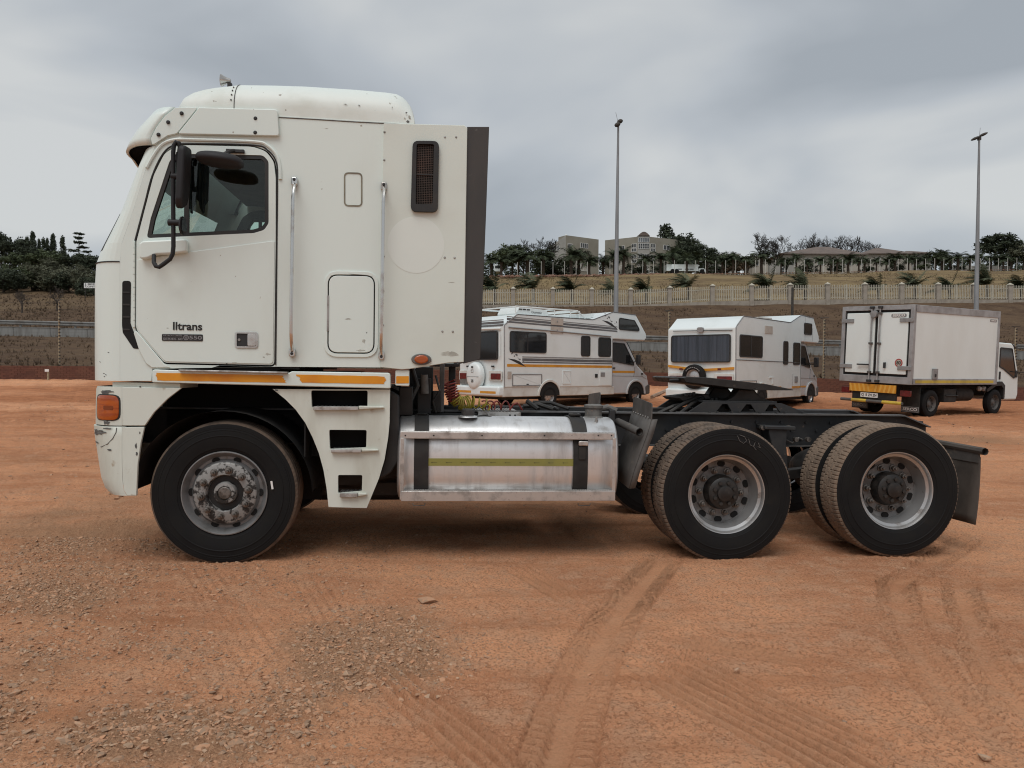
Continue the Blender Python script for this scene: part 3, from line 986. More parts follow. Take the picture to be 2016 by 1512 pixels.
# doors with their windows
for near in (True, False):
    sgn = 1 if near else -1

    def V(d):
        return VS + d if near else VW - VS - d
    dr = empty('door', parent=tractor)
    part(MB().prism(DOOR, V(-0.004), V(0.026), holes=[WIN]), 'door_frame', 'cab_white', dr, bevel=0.004)
    part(MB().prism(inset(WIN, 0.0015), V(0.000), V(0.024), holes=[inset(WIN, 0.026)]), 'window_seal', 'black_plastic', dr, bevel=0.002, seg=1)
    part(MB().prism(inset(WIN, 0.012), V(0.012), V(0.016)), 'window_glass', 'cab_glass' if near else 'far_glass', dr, smooth=None)
    a, b = T(363, 300, VS), T(371, 467, VS)
    part(MB().box(a[0], b[0], min(V(0.004), V(0.024)), max(V(0.004), V(0.024)), b[1] - 0.01, a[1] + 0.004), 'window_divider', 'black_plastic', dr)
    if near:
        skin = rpoly(TP([(271, 511), (300, 507), (367, 497), (541, 474), (538, 717), (325, 712), (270, 649)], VS - 0.004), [0.02, 0, 0, 0.01, 0.03, 0.05, 0.12], 4)
        part(MB().prism(skin, VS - 0.010, VS - 0.0035), 'door_skin', 'cab_white', dr, bevel=0.004)
        # hinge
        for k in range(13):
            y = 476 + k * 13
            a, b = T(262.2, y, VS), T(266.5, y + 12.2, VS)
            part(MB().tube([((a[0] + b[0]) / 2, VS - 0.004, b[1]), ((a[0] + b[0]) / 2, VS - 0.004, a[1])], 0.0085, 8), 'hinge_knuckle', 'cab_white', dr)
        # handle
        hx = TP([(463, 653), (508, 654), (508, 685.5), (463, 685)], 0.03)
        ho = rpoly(hx, 0.022, 5)
        part(MB().prism(ho, 0.022, 0.032, holes=[inset(ho, 0.012)]), 'handle_rim', 'chrome', dr, bevel=0.003)
        part(MB().prism(inset(ho, 0.008), 0.029, 0.033), 'handle_cup', 'frame_grey', dr)
        q = TP([(487, 657), (504, 657), (504, 681), (487, 681)], 0.024)
        part(MB().prism(rpoly(q, 0.008, 3), 0.023, 0.028), 'handle_paddle', 'chrome', dr, bevel=0.002)
        c = T3(471, 669, 0.03)
        part(MB().lathe([(0.0, -0.006), (0.009, -0.006), (0.011, 0.0)], c, 16), 'handle_lock', 'steel_dull', dr)
        # lettering left of an old company name, engine badge
        c = T3(369, 643, 0.03)
        for dz, txt, sz, mt, wd, (px, py) in ((0, 'lltrans', 0.077, 'black_print', 0.198, (369, 643)),):
            me = text_mesh(txt, sz, M_[mt], bold=True, width=wd)
            c = T3(px, py, 0.0275)
            inst('lettering', me, dr, c)
        bd = rpoly(TP([(319, 657.5), (399.5, 658.5), (399.5, 672), (319, 671)], 0.03), 0.008, 4)
        part(MB().prism(bd, 0.026, 0.031), 'engine_badge', 'black_plastic', dr, bevel=0.001)
        for txt, sz, wd, (px, py) in (('DETROIT DIESEL', 0.014, 0.128, (340.2, 660.6)), ('SERIES 60', 0.021, 0.132, (340.2, 667.4)), ('550', 0.036, 0.086, (385, 665.2))):
            inst('badge_lettering', text_mesh(txt, sz, M_['grey_print'], bold=True, width=wd, depth=0.001), dr, T3(px, py, 0.0255))
        c = T3(366.3, 664.6, 0.0255)
        part(MB().lathe([(0.013, -0.0005), (0.0185, -0.0005), (0.0185, 0.001), (0.013, 0.001)], c, 20, closed=True).lathe(
            [(0.004, -0.0005), (0.008, -0.0005), (0.008, 0.001), (0.004, 0.001)], c, 16, closed=True), 'badge_emblem', 'grey_print', dr)
        a, b = T(321.5, 663.3, 0.0255), T(358.5, 664.2, 0.0255)
        part(MB().box(a[0], b[0], 0.025, 0.0265, b[1], a[1]), 'badge_line', 'grey_print', dr)
        # mirror foot housing
        mf = rpoly(TP([(273, 479), (281, 474), (366, 470), (368, 496), (330, 500), (306, 501), (292, 508), (274, 511)], -0.02), [0.02, 0.02, 0.02, 0.02, 0.05, 0.05, 0.05, 0.03], 4)
        part(MB().prism(mf, -0.022, 0.034), 'mirror_foot', 'cab_white', dr, bevel=0.012, seg=3)
# black jamb behind the door gap and sill gap
part(MB().prism(inset(DOOR, -0.05), VS + 0.032, VS + 0.045, holes=[inset(DOOR, 0.035)]), 'door_jamb', 'gap_black')
# rubber seal seen round the upper door edge
sp = [(266, 474), (285, 402), (300, 346), (321, 303), (342, 286), (372, 283), (499, 286), (527, 296), (543, 317), (546, 350), (545, 470), (542.5, 718)]
part(MB().tube(spline([T3(x, y, VS - 0.001) for x, y in sp]), 0.0062, 6), 'door_seal', 'black_plastic')
# gutter trim
gt = [(289, 330), (303, 305), (320, 284), (345, 275), (380, 275), (500, 279), (527, 287), (545, 306), (551, 330), (552, 353)]
part(MB().tube(spline([T3(x, y, VS - 0.002) for x, y in gt]), 0.013, 8), 'drip_rail', 'cab_white')

# ---------------------------------------------------------------- cab front, lofted round the corners


def loft_rows(rows, rv=0.30, bulge=0.05, nphi=10):
    out = []
    for (bx, by, sx) in rows:
        ub, w = T(bx, by, VS)
        uf = T(sx, by, 0.2)[0] - 0.02
        out.append((ub, uf, w, rv))
    return out


def loft_point(row, phi):
    ub, uf, w, rv = row
    return Vector((ub - (ub - uf) * math.sin(phi), VS + rv * (1 - math.cos(phi)), w))


def loft_line(row, nphi=10, nmid=8, bulge=0.06, off=0.0):
    ub, uf, w, rv = row
    pts = []
    for k in range(nphi + 1):
        ph = math.pi / 2 * k / nphi
        pts.append(loft_point(row, ph))
    for k in range(1, nmid):
        t = k / nmid
        v = VS + rv + (VW - 2 * (VS + rv)) * t
        pts.append(Vector((uf - bulge * math.sin(math.pi * t), v, w)))
    for k in range(nphi, -1, -1):
        p = loft_point(row, math.pi / 2 * k / nphi)
        pts.append(Vector((p.x, VW - p.y, p.z)))
    return pts


cab_rows = loft_rows([(236, 750, 184), (236, 700, 183.5), (236, 640, 183.5), (236, 560, 184), (236, 515, 187), (239, 490, 197), (240, 478, 204), (262, 415, 238),
                      (290, 322, 276), (318, 262, 300), (345, 215, 325)])
lines = [loft_line(r_) for r_ in cab_rows]
# lower fascia, panel line at the belt, pillars, header; the windscreen takes the middle of rows 6..8
n_ = len(lines[0])
mb = MB(); mb.grid(lines[0:5]); part(mb, 'front_fascia', 'cab_white', smooth=40)
mb = MB()
for i in range(4, len(lines) - 1):
    for k in range(n_ - 1):
        scr = 5 <= i <= 7 and 7 <= k <= n_ - 9
        if scr or (i == 5 and 5 <= k <= n_ - 7): continue
        mb.add([lines[i][k], lines[i][k + 1], lines[i + 1][k + 1], lines[i + 1][k]], [(0, 1, 2, 3)])
part(mb, 'windscreen_surround', 'cab_white', smooth=40)
mb = MB()
mb.grid([[p + Vector((0.006, 0, 0)) for p in l[7:n_ - 7]] for l in lines[5:9]])
part(mb, 'windscreen', 'far_glass', smooth=40)
l4 = [loft_point(cab_rows[4], math.pi / 2 * k / 10) for k in range(11)]
part(MB().tube([p + Vector((-0.002, -0.002, 0)) for p in l4], 0.0045, 6), 'belt_seam', 'black_plastic')
# wiper cowl, the dark wedge at the foot of the screen
cw = [loft_point(cab_rows[5], math.pi / 2 * k / 10) for k in range(5, 11)] + [Vector((p.x, VW - p.y, p.z)) for p in [loft_point(cab_rows[5], math.pi / 2 * k / 10) for k in range(10, 4, -1)]]
mb = MB(); mb.grid([[p + Vector((-0.003, 0, 0)) for p in l[5:n_ - 5]] for l in lines[5:8]]); part(mb, 'wiper_cowl', 'black_plastic', smooth=40)
# side vent slot
vent = rpoly(TP([(241, 553), (258, 553), (257, 636), (262, 650), (278, 682), (273, 687), (263, 686), (242, 655), (240.5, 640)], VS), 0.02, 4)
part(MB().prism(vent, VS - 0.003, VS + 0.002), 'air_vent', 'gap_black')
for y in (574, 598, 622, 647):
    a, b = T(242, y, VS), T(256, y + 3.5, VS)
    part(MB().box(a[0], b[0], VS - 0.006, VS - 0.001, b[1], a[1]), 'vent_slat', 'black_plastic')
# folded edge running from the vent to the sill
part(MB().prism(TP([(264, 655), (270, 652), (324, 716), (336, 723), (300, 724), (288, 715), (275, 690)], VS), VS - 0.012, VS), 'corner_panel', 'cab_white', bevel=0.004)

# ---------------------------------------------------------------- sun visor and roof
vis_rows = loft_rows([(345, 212, 296), (325, 228, 283), (308, 250, 262), (297, 272, 247), (300, 286, 240)], rv=0.42)
vis_rows = [(a, b, c, d) for (a, b, c, d) in vis_rows]
vl = [loft_line(r_, bulge=0.10) for r_ in vis_rows]
lip = [Vector((p.x + 0.05, p.y, p.z - 0.03)) for p in vl[-1]]
mb = MB(); mb.grid(vl)
o = part(mb, 'sun_visor', 'cab_white', smooth=50)
sm = o.modifiers.new('thickness', 'SOLIDIFY'); sm.thickness = 0.02; sm.offset = 0
mb = MB(); mb.grid([[Vector((p.x + 0.012, p.y, p.z - 0.002)) for p in vl[-1]], [Vector((p.x + 0.10, p.y, p.z - 0.02)) for p in vl[-1]]])
part(mb, 'visor_lip', 'liner_black', smooth=50)
mb = MB(); mb.grid([[Vector((p.x + 0.022, min(max(p.y, VS + 0.02), VW - VS - 0.02), p.z - 0.012)) for p in l] for l in vl]); part(mb, 'visor_liner', 'liner_black', smooth=50)
VIS = rpoly(TP([(345, 212), (390, 211), (348, 263), (330, 267), (304, 284), (299, 284), (297, 272), (308, 250), (325, 228)], VS - 0.02), [0.01, 0.01, 0.03, 0.03, 0.02, 0, 0, 0, 0], 3)
part(MB().prism(VIS, VS - 0.022, VS + 0.004), 'visor_end', 'cab_white', bevel=0.004)
DEF = rpoly(TP([(392, 212), (546, 216), (550, 268), (350, 264)], VS - 0.02), [0.008, 0.02, 0.02, 0.01], 4)
part(MB().prism(DEF, VS - 0.028, VS - 0.002), 'side_deflector', 'cab_white', bevel=0.005, seg=3)
for (x, y) in ((357.5, 223), (331, 240.5), (312, 265), (503, 233), (502.5, 261)):
    part(MB().lathe([(0.0, -0.010), (0.007, -0.010), (0.013, -0.004), (0.014, 0.001)], T3(x, y, VS - 0.026), 14), 'deflector_bolt', 'frame_grey')
# scratches on the visor
for a, b in (((249, 272), (257, 263)), ((258, 262), (266, 256))):
    pa, pb = T3(*a, 0.18), T3(*b, 0.14)
    if False: part(MB().tube([pa, (pa + pb) / 2 + Vector((-0.004, 0, 0.004)), pb], 0.003, 5), 'scuff_mark', 'chip_grey')

roof_top = [(352, 209), (358, 203), (368, 193), (385, 181), (402, 173), (422, 167), (445, 163), (470, 160), (540, 161), (600, 163), (700, 169.5), (760, 175), (780, 178), (792, 184), (800, 192),
            (807, 204), (812, 218), (815, 232), (817, 244)]
rows = []
for i, (x, y) in enumerate(roof_top):
    u, wt = T(x, y, 0.17)
    seam = T(min(max(x, 345), 817), 212 + (x - 345) * 0.0715, VS)[1]
    hgt = max(wt - seam, 0.004)
    r_ = min(0.22, hgt * 0.9)
    ve = VS + 0.004 + (0.10 * max(0, (372 - x) / 20.0) if x < 372 else 0)
    sec = [Vector((u, ve, seam - 0.01))]
    for k in range(9):
        q = math.pi / 2 * k / 8
        sec.append(Vector((u, ve + r_ * 1.15 * (1 - math.cos(q)) + 0.03 * (1 - k / 8) * 0, seam + hgt - r_ + r_ * math.sin(q))))
    sec += [Vector((u, VW - p.y, p.z)) for p in reversed(sec)]
    rows.append(sec)
mb = MB(); mb.grid(rows)
part(mb, 'roof_fairing', 'roof_white', smooth=50)
# seam with rivets between the two roof mouldings
iseam = 7
part(MB().tube([p + Vector((0, -0.001 if p.y < 1.2 else 0.001, 0.001)) for p in rows[iseam]], 0.0035, 5), 'roof_seam', 'chip_grey')
for k in (2, 3, 4, 5):
    p = rows[iseam][k]
    part(MB().lathe([(0, -0.004), (0.005, -0.003), (0.006, 0.002)], p + Vector((-0.022, -0.003, 0)), 8), 'roof_rivet', 'chip_grey')
a = [T3(x, y, VS - 0.001) for x, y in ((549, 231), (620, 235), (700, 240), (760, 243), (815, 246))]
part(MB().tube(a, 0.004, 5), 'cab_roof_joint', 'chip_grey')
# cab roof panel, rear wall and inside linings
uR = T(818, 500, VS)[0]
uF = T(300, 300, VS)[0]
wR = T(600, 236, VS)[1]
part(MB().box(T(352, 215, VS)[0], uR, VS + 0.03, VW - VS - 0.03, wR - 0.06, wR - 0.01), 'cab_roof', 'roof_white')
wS = T(600, 722, VS)[1]
part(MB().box(uR - 0.04, uR, VS + 0.032, VW - VS - 0.032, wS, wR + 0.02), 'cab_rear_wall', 'cab_white')
uM = T(590, 500, VS)[0]
part(MB().box(T(330, 250, VS)[0], uM, VS + 0.05, VW - VS - 0.05, wR - 0.16, wR - 0.08), 'headliner', 'cab_inside')
part(MB().box(uM, uM + 0.04, VS + 0.05, VW - VS - 0.05, wS, wR - 0.07), 'sleeper_curtain', 'cab_inside')
part(MB().box(T(236, 700, VS)[0], uM, VS + 0.05, VW - VS - 0.05, wS - 0.02, wS + 0.10), 'cab_floor', 'cab_inside')
ud = T(236, 500, VS)[0]
wd = T(300, 478, VS)[1]
part(MB().prism([(ud - 0.10, wS), (ud + 0.35, wS), (ud + 0.42, wd - 0.25), (ud + 0.34, wd - 0.06), (ud + 0.05, wd - 0.03), (ud - 0.12, wd - 0.08)], VS + 0.06, VW - VS - 0.06), 'dashboard', 'cab_inside', bevel=0.02)
part(MB().prism(inset(DOOR, -0.02), VW - VS - 0.05, VW - VS - 0.035, holes=[inset(WIN, 0.01)]), 'inner_door_lining', 'cab_inside')
part(MB().prism(inset(DOOR, -0.02), VS + 0.046, VS + 0.056, holes=[inset(WIN, 0.005)]), 'inner_door_lining', 'cab_inside')
for vs in (0.55, 1.55):
    su = T(470, 500, 0.5)[0]
    seat = empty('driver_seat', (su, vs, wd - 0.55), parent=tractor)
    part(MB().box(-0.25, 0.27, -0.02, 0.5, -0.1, 0.10), 'seat_cushion', 'seat_cloth', seat, bevel=0.05, seg=3)
    part(MB().prism(rpoly([(0.16, 0.06), (0.30, 0.06), (0.42, 0.72), (0.30, 0.75)], 0.05, 3), 0.0, 0.48), 'seat_back', 'seat_cloth', seat, bevel=0.05, seg=3)
    part(MB().prism(rpoly([(0.32, 0.76), (0.43, 0.76), (0.45, 0.96), (0.36, 0.98)], 0.03, 3), 0.1, 0.38), 'headrest', 'seat_cloth', seat, bevel=0.03, seg=2)
sw = MB()
cst = Vector((ud + 0.42, 1.85, wd + 0.02))
ring = []
for k in range(28):
    q = 2 * math.pi * k / 28
    ring.append(cst + Vector((0.10 * math.sin(q), 0.23 * math.cos(q), 0.20 * math.sin(q))))
sw.tube(ring, 0.014, 6, closed=True)
sw.tube([ring[0], cst, ring[14]], 0.012, 6); sw.tube([cst, cst + Vector((-0.18, 0, -0.2))], 0.03, 8)
part(sw, 'steering_wheel', 'black_plastic')
# dashboard camera bracket and folded curtain seen through the side glass
part(MB().box(ud + 0.62, ud + 0.68, 1.15, 1.2, wd + 0.05, wd + 0.13).box(ud + 0.57, ud + 0.66, 1.15, 1.2, wd + 0.10, wd + 0.17), 'phone_holder', 'black_plastic')
cu_ = []
for k in range(24):
    t = k / 23
    cu_.append((T(372 + 40 * t, 300, 0.12)[0], 0.13 + 0.02 * math.sin(k * 1.9)))
mb = MB()
mb.grid([[Vector((u, v, wd + 0.28 - 0.05 * math.sin(i * 0.5))) for i, (u, v) in enumerate(cu_)], [Vector((u, v, wR - 0.16)) for u, v in cu_]])
part(mb, 'side_curtain', 'seat_cloth')

# air horn on the roof
hp = T3(436, 158, 0.75)
mb = MB()
mb.lathe([(0.0, 0.03), (0.04, 0.01), (0.062, -0.004), (0.064, 0.0), (0.046, 0.03), (0.030, 0.06), (0.022, 0.09), (0.0, 0.10)], (0, 0, 0), 20, axis='x')
for i, p in enumerate(mb.v):
    mb.v[i] = tuple(Vector(p) + hp)
mb.v = [tuple(hp + (Vector(p) - hp) * 0.75) for p in mb.v]
hn = part(mb, 'air_horn', 'chrome', smooth=50)
part(MB().box(hp.x + 0.05, hp.x + 0.08, hp.y - 0.02, hp.y + 0.02, hp.z - 0.12, hp.z - 0.02), 'horn_bracket', 'black_plastic')

# ---------------------------------------------------------------- sleeper side: fairing, rubber, grille, lockers, rails
ext = rpoly(TP([(755, 243), (914, 247), (920, 252), (913, 713), (885, 714), (806, 726.5), (790, 727.5), (749, 723)], 0.03), [0.01, 0.01, 0.01, 0, 0.03, 0.05, 0.02, 0], 4)
for v0 in (0.022, VW - 0.048):
    part(MB().prism(ext, v0, v0 + 0.026), 'side_extender', 'fairing_white', bevel=0.004)
rub = TP([(919.5, 250), (963, 250), (957, 420), (945.5, 705), (943, 708), (912, 716)], 0.04)
for v0 in (0.034, VW - 0.046):
    part(MB().prism(rub, v0, v0 + 0.012), 'extender_rubber', 'rubber_ext', bevel=0.003)
# pale disc where a decal was removed
cc = T(819, 482, 0.02)
disc = [(cc[0] + 0.205 * math.cos(q), cc[1] + 0.205 * math.sin(q)) for q in [2 * math.pi * k / 64 for k in range(64)]]
part(MB().prism(disc, 0.0205, 0.0222), 'decal_ghost', 'faint_paint', smooth=None)
for (x, y) in ((757, 260), (756.5, 315), (876, 270), (898, 270), (875.5, 507), (895, 507.5), (871, 652.5), (891.5, 653), (755.5, 505), (754.5, 573), (753.5, 640)):
    part(MB().lathe([(0.0, -0.005), (0.006, -0.004), (0.009, 0.001)], T3(x, y, 0.022), 10), 'panel_screw', 'steel_dull')
gr = rpoly(TP([(812.5, 278.5), (864.5, 279), (862, 418.5), (808.5, 417.5)], 0.015), 0.045, 5)
gi = rpoly(TP([(820.5, 285), (854.5, 285.5), (851.5, 403), (818.5, 403)], 0.015), 0.012, 3)
gro = empty('intake_grille', parent=tractor)
part(MB().prism(gr, -0.006, 0.024, holes=[gi]), 'grille_frame', 'black_plastic', gro, bevel=0.012, seg=3)
part(MB().prism(inset(gr, 0.02), 0.0185, 0.0215), 'grille_backing', 'gap_black', gro)
mb = MB()
x0 = min(p[0] for p in gi); x1 = max(p[0] for p in gi); z0 = min(p[1] for p in gi); z1 = max(p[1] for p in gi)
pit = 0.0125
for i in range(int((z1 - z0) / pit) + 1):
    mb.box(x0 + 0.004, x1 - 0.004, 0.0105, 0.0135, z0 + i * pit - 0.0012, z0 + i * pit + 0.0012)
for i in range(int((x1 - x0) / pit) + 1):
    mb.box(x0 + i * pit - 0.0012, x0 + i * pit + 0.0012, 0.0100, 0.0132, z0 + 0.004, z1 - 0.004)
pm('mesh_rust', (0.055, 0.040, 0.033), (0.10, 0.06, 0.045), scale=6, rough=0.7)
part(mb, 'grille_mesh', 'mesh_rust', gro, smooth=None)
part(MB().box(x0, x1, 0.006, 0.012, (z0 + z1) / 2 - 0.004, (z0 + z1) / 2 + 0.004), 'grille_bar', 'black_plastic', gro)
# recessed blank panel (groove ring) and luggage door
pm('seal_olive', (0.23, 0.215, 0.165), (0.17, 0.155, 0.12), scale=10, rough=0.8)
r1 = rpoly(TP([(677, 339), (713.5, 340), (713.5, 407), (677, 406)], VS), 0.035, 5)
part(MB().prism(r1, VS - 0.004, VS + 0.004, holes=[inset(r1, 0.010)]), 'blank_window_seal', 'seal_olive', bevel=0.002)
ld = rpoly(TP([(645.5, 540), (739, 542), (737.5, 697), (644.5, 696)], VS), 0.075, 6)
lo_ = empty('luggage_door', parent=tractor)
ring_ = inset(ld, -0.024)
part(MB().prism(ring_, VS - 0.009, VS + 0.002, holes=[ld]), 'luggage_frame', 'cab_white', lo_, bevel=0.004)
part(MB().prism(inset(ld, 0.001), VS - 0.002, VS + 0.001), 'luggage_seal', 'gap_black', lo_)
part(MB().prism(inset(ld, 0.009), VS - 0.008, VS), 'luggage_panel', 'cab_white', lo_, bevel=0.003)
a, b = T(644.6, 582, VS), T(647.4, 652, VS)
part(MB().box(a[0], b[0], VS - 0.012, VS - 0.004, b[1], a[1]), 'luggage_hinge', 'steel_dull', lo_)
for pts in (((580, 358, 0.034), (580, 364, 0.01), (578, 374, -0.035), (576.5, 390, -0.045), (574, 560, -0.045), (573, 655, -0.045), (573.5, 672, -0.04), (574.5, 686, -0.01), (575.5, 694, 0.034)),
            ((756, 368, 0.02), (756.5, 373, 0.0), (756, 382, -0.04), (754.5, 398, -0.05), (752.5, 560, -0.05), (750.5, 655, -0.05), (750, 675, -0.045), (750.5, 690, -0.015), (751, 700, 0.02))):
    gb = empty('grab_rail', parent=tractor)
    part(MB().tube([T3(*p) for p in pts], 0.0125, 10), 'rail_tube', 'chrome', gb)
    for p in (pts[0], pts[-1]):
        q = T(p[0], p[1], 0.03)
        fl = rrect(q[0] - 0.022, q[0] + 0.022, q[1] - 0.032, q[1] + 0.032, 0.018, 4)
        part(MB().prism(fl, 0.008, 0.040), 'rail_foot', 'chrome', gb, bevel=0.006)
        part(MB().lathe([(0, -0.008), (0.009, -0.007), (0.011, 0.0)], (q[0], 0.006, q[1] + (0.012 if p is pts[0] else -0.008)), 12), 'rail_bolt', 'frame_grey', gb)
# oval side lamp
c = T(829.5, 707.5, 0.01)
def oval(rx, rz, n=32):
    return [(c[0] + rx * math.cos(2 * math.pi * k / n), c[1] + rz * math.sin(2 * math.pi * k / n)) for k in range(n)]
sl = empty('side_marker_lamp', parent=tractor)
part(MB().prism(oval(0.073, 0.041), 0.008, 0.024), 'lamp_base', 'cast_grey', sl, bevel=0.005)
part(MB().prism(oval(0.050, 0.031), -0.006, 0.012), 'lamp_lens', 'amber_lens', sl, bevel=0.009, seg=3)

# ---------------------------------------------------------------- sill with reflective tape
sill = rpoly(TP([(300, 727), (352, 729), (567, 735), (575, 731), (768.5, 734), (769, 765), (300, 753)], 0.03), [0.02, 0.0, 0.0, 0.0, 0.02, 0.01, 0.01], 3)
part(MB().prism(sill, 0.022, 0.14), 'sill_panel', 'cab_white', bevel=0.006)
part(MB().prism(TP([(352, 727.5), (566, 732), (566, 736), (352, 731)], 0.0), -0.012, 0.06), 'sill_tread', 'step_alu', bevel=0.004)


def ragged(pts, v, step=0.05, amp=0.003, seed=1):
    rr = random.Random(seed)
    P = TP(pts, v)
    out = []
    for i in range(len(P)):
        a, b = Vector(P[i]), Vector(P[(i + 1) % len(P)])
        n = max(1, int((b - a).length / step))
        short = (b - a).length < 0.12
        for k in range(n if not short else n * 6):
            t = k / (n if not short else n * 6)
            q = a.lerp(b, t)
            am = amp * (2.5 if short else 0.35)
            out.append((q.x + rr.uniform(-am, am), q.y + rr.uniform(-amp, amp) * (0.4 if not short else 1)))
    return out


part(MB().prism(ragged([(308, 734), (556, 738.5), (557, 745), (564, 753.5), (308, 749)], 0.02), 0.0195, 0.023), 'reflective_tape', 'amber', smooth=None)
part(MB().prism(ragged([(583, 737), (756, 741), (759, 748), (755, 756), (596, 753)], 0.02, seed=4), 0.0195, 0.023), 'reflective_tape', 'amber', smooth=None)
q = rpoly(TP([(778.5, 729), (805.5, 729), (805.5, 760), (778.5, 759)], 0.05), 0.008, 3)
part(MB().prism(q, 0.04, 0.20), 'sill_block', 'cab_white', bevel=0.004)
part(MB().prism(rpoly(TP([(780, 740.5), (805, 740.5), (805, 754.5), (780, 755)], 0.038), 0.005, 3), 0.0375, 0.041), 'reflective_tape', 'amber', smooth=None)

# ---------------------------------------------------------------- bumper, indicator, steps
bp_rows = loft_rows([(240, 762, 186), (240, 768, 183.5), (240, 800, 182.5), (240, 838, 182)], rv=0.34)
bl = [loft_line(r_) for r_ in bp_rows]
top_in = [Vector((p.x + 0.05, min(max(p.y, 0.09), VW - 0.09), p.z + 0.004)) for p in bl[0]]
bu = empty('bumper', parent=tractor)
mb = MB(); mb.grid([top_in] + bl); part(mb, 'bumper_upper', 'bumper_white', bu, smooth=50)
lo_rows = loft_rows([(240, 841, 178), (240, 860, 180), (240, 900, 186.5), (241, 945, 194), (244, 966, 203), (250, 976, 214)], rv=0.34)
ll = [loft_line(r_) for r_ in lo_rows]
ledge = [Vector((p.x + 0.03, p.y, p.z + 0.004)) for p in ll[0]]
mb = MB(); mb.grid([ledge] + ll); part(mb, 'bumper_lower', 'bumper_white', bu, smooth=50)
arch = [(357, 764), (330, 785), (303, 812), (285, 838)]
part(MB().prism(TP([(240, 762)] + arch + [(240, 838)], VS), VS, VS + 0.025), 'bumper_side', 'bumper_white', bu, bevel=0.003)
part(MB().prism(TP([(240, 841), (284, 840.5), (277, 872), (271, 915), (268.5, 976), (250, 976), (244, 966), (241, 945), (240, 900)], VS), VS, VS + 0.025), 'bumper_side', 'bumper_white', bu, bevel=0.003)
part(MB().prism(TP([(225, 752), (357, 755), (357, 764), (225, 762)], 0.1), 0.07, 0.5), 'bumper_shelf', 'bumper_white', bu)


def loft_at(rws, w, phi, out=0.0):
    for i in range(len(rws) - 1):
        a, b = rws[i], rws[i + 1]
        if (a[2] - w) * (b[2] - w) <= 0:
            t = (w - a[2]) / (b[2] - a[2])
            row = tuple(a[k] + (b[k] - a[k]) * t for k in range(4))
            break
    else:
        row = rws[0] if abs(w - rws[0][2]) < abs(w - rws[-1][2]) else rws[-1]
    p = loft_point(row, phi)
    n = Vector((-math.sin(phi) * row[3], -math.cos(phi) * (row[0] - row[1]), 0)).normalized()
    return p + n * out


def phi_of(rws, px, py):
    """angle round the corner whose surface point is seen at this pixel"""
    best, bphi = 1e9, 0
    w = T(px, py, 0.12)[1]
    for k in range(0, 70):
        ph = R(k)
        p = loft_at(rws, w, ph)
        u, ww = T(px, py, p.y)
        if abs(u - p.x) < best:
            best, bphi = abs(u - p.x), ph
    return bphi


def loft_patch(name, mat, parent, rws, x0, x1, y0, y1, out, n_exp=5.0):
    p0, p1 = phi_of(rws, x1, (y0 + y1) / 2), phi_of(rws, x0, (y0 + y1) / 2)
    w0, w1 = T((x0 + x1) / 2, y1, 0.1)[1], T((x0 + x1) / 2, y0, 0.1)[1]
    pc, pr, wc, wr = (p0 + p1) / 2, (p1 - p0) / 2, (w0 + w1) / 2, (w1 - w0) / 2
    mb = MB()
    rows_ = []
    for j, s_ in enumerate((0.0, 0.35, 0.7, 0.93, 1.0, 1.03)):
        row_ = []
        for k in range(40):
            q = 2 * math.pi * k / 40
            cx, cz = math.cos(q), math.sin(q)
            m_ = (abs(cx) ** n_exp + abs(cz) ** n_exp) ** (-1 / n_exp)
            o_ = out if s_ < 0.95 else (out * 0.7 if s_ <= 1.0 else -0.004)
            row_.append(loft_at(rws, wc + wr * m_ * cz * s_, pc + pr * m_ * cx * s_, o_))
        rows_.append(row_)
    mb.grid(rows_, close=True)
    return part(mb, name, mat, parent, smooth=50)


ind = empty('indicator_lamp', parent=tractor)
loft_patch('indicator_surround', 'black_plastic', ind, bp_rows, 191, 237, 776, 827.5, 0.004)
loft_patch('indicator_lens', 'amber_lens', ind, bp_rows, 193, 235, 778, 826, 0.010)
loft_patch('indicator_reflector', 'amber_lens_dark', ind, bp_rows, 206, 225, 798, 806, 0.012, 12)
# chipped paint
def chip(rws, x, y, rx, ry, seed):
    rr = random.Random(seed)
    p0 = phi_of(rws, x, y); w0 = T(x, y, 0.12)[1]
    dph = abs(phi_of(rws, x - rx, y) - phi_of(rws, x + rx, y)) / 2
    dw = ry * 0.0036
    ring_ = []
    for k in range(22):
        q = 2 * math.pi * k / 22
        s_ = rr.uniform(0.55, 1.15)
        ring_.append(loft_at(rws, w0 + dw * math.sin(q) * s_, max(0, p0 + dph * math.cos(q) * s_), 0.003))
    inner_ = []
    for k in range(22):
        q = 2 * math.pi * k / 22
        inner_.append(loft_at(rws, w0 + dw * math.sin(q) * 0.3, max(0, p0 + dph * math.cos(q) * 0.3), 0.003))
    mb = MB(); mb.grid([inner_, ring_], close=True); mb.add(inner_, [tuple(range(22))])
    part(mb, 'paint_chip', 'chip_grey', bu, smooth=None)


for i, (rw, x, y, rx, ry) in enumerate(((bp_rows, 208, 771, 12, 4), (bp_rows, 210, 831, 8, 4), (lo_rows, 193, 851, 11, 6), (lo_rows, 211, 842.5, 9, 1.6), (lo_rows, 191, 872, 3, 2), (lo_rows, 216, 884, 4, 2))):
    chip(rw, x, y, rx, ry, 30 + i)
for i, (x, y, rx, ry) in enumerate(((275, 852, 1.5, 2.5), (267.5, 878, 2, 6), (269, 893, 2, 4), (276, 761.5, 2, 1.5), (544, 768, 4, 2))):
    rr = random.Random(60 + i)
    pp = TP([(x + rx * math.cos(q) * rr.uniform(.6, 1.2), y + ry * math.sin(q) * rr.uniform(.6, 1.2)) for q in [k * math.pi / 6 for k in range(12)]], VS - 0.002)
    part(MB().prism(pp, VS - 0.002, VS + 0.001), 'paint_chip', 'chip_grey', bu, smooth=None)
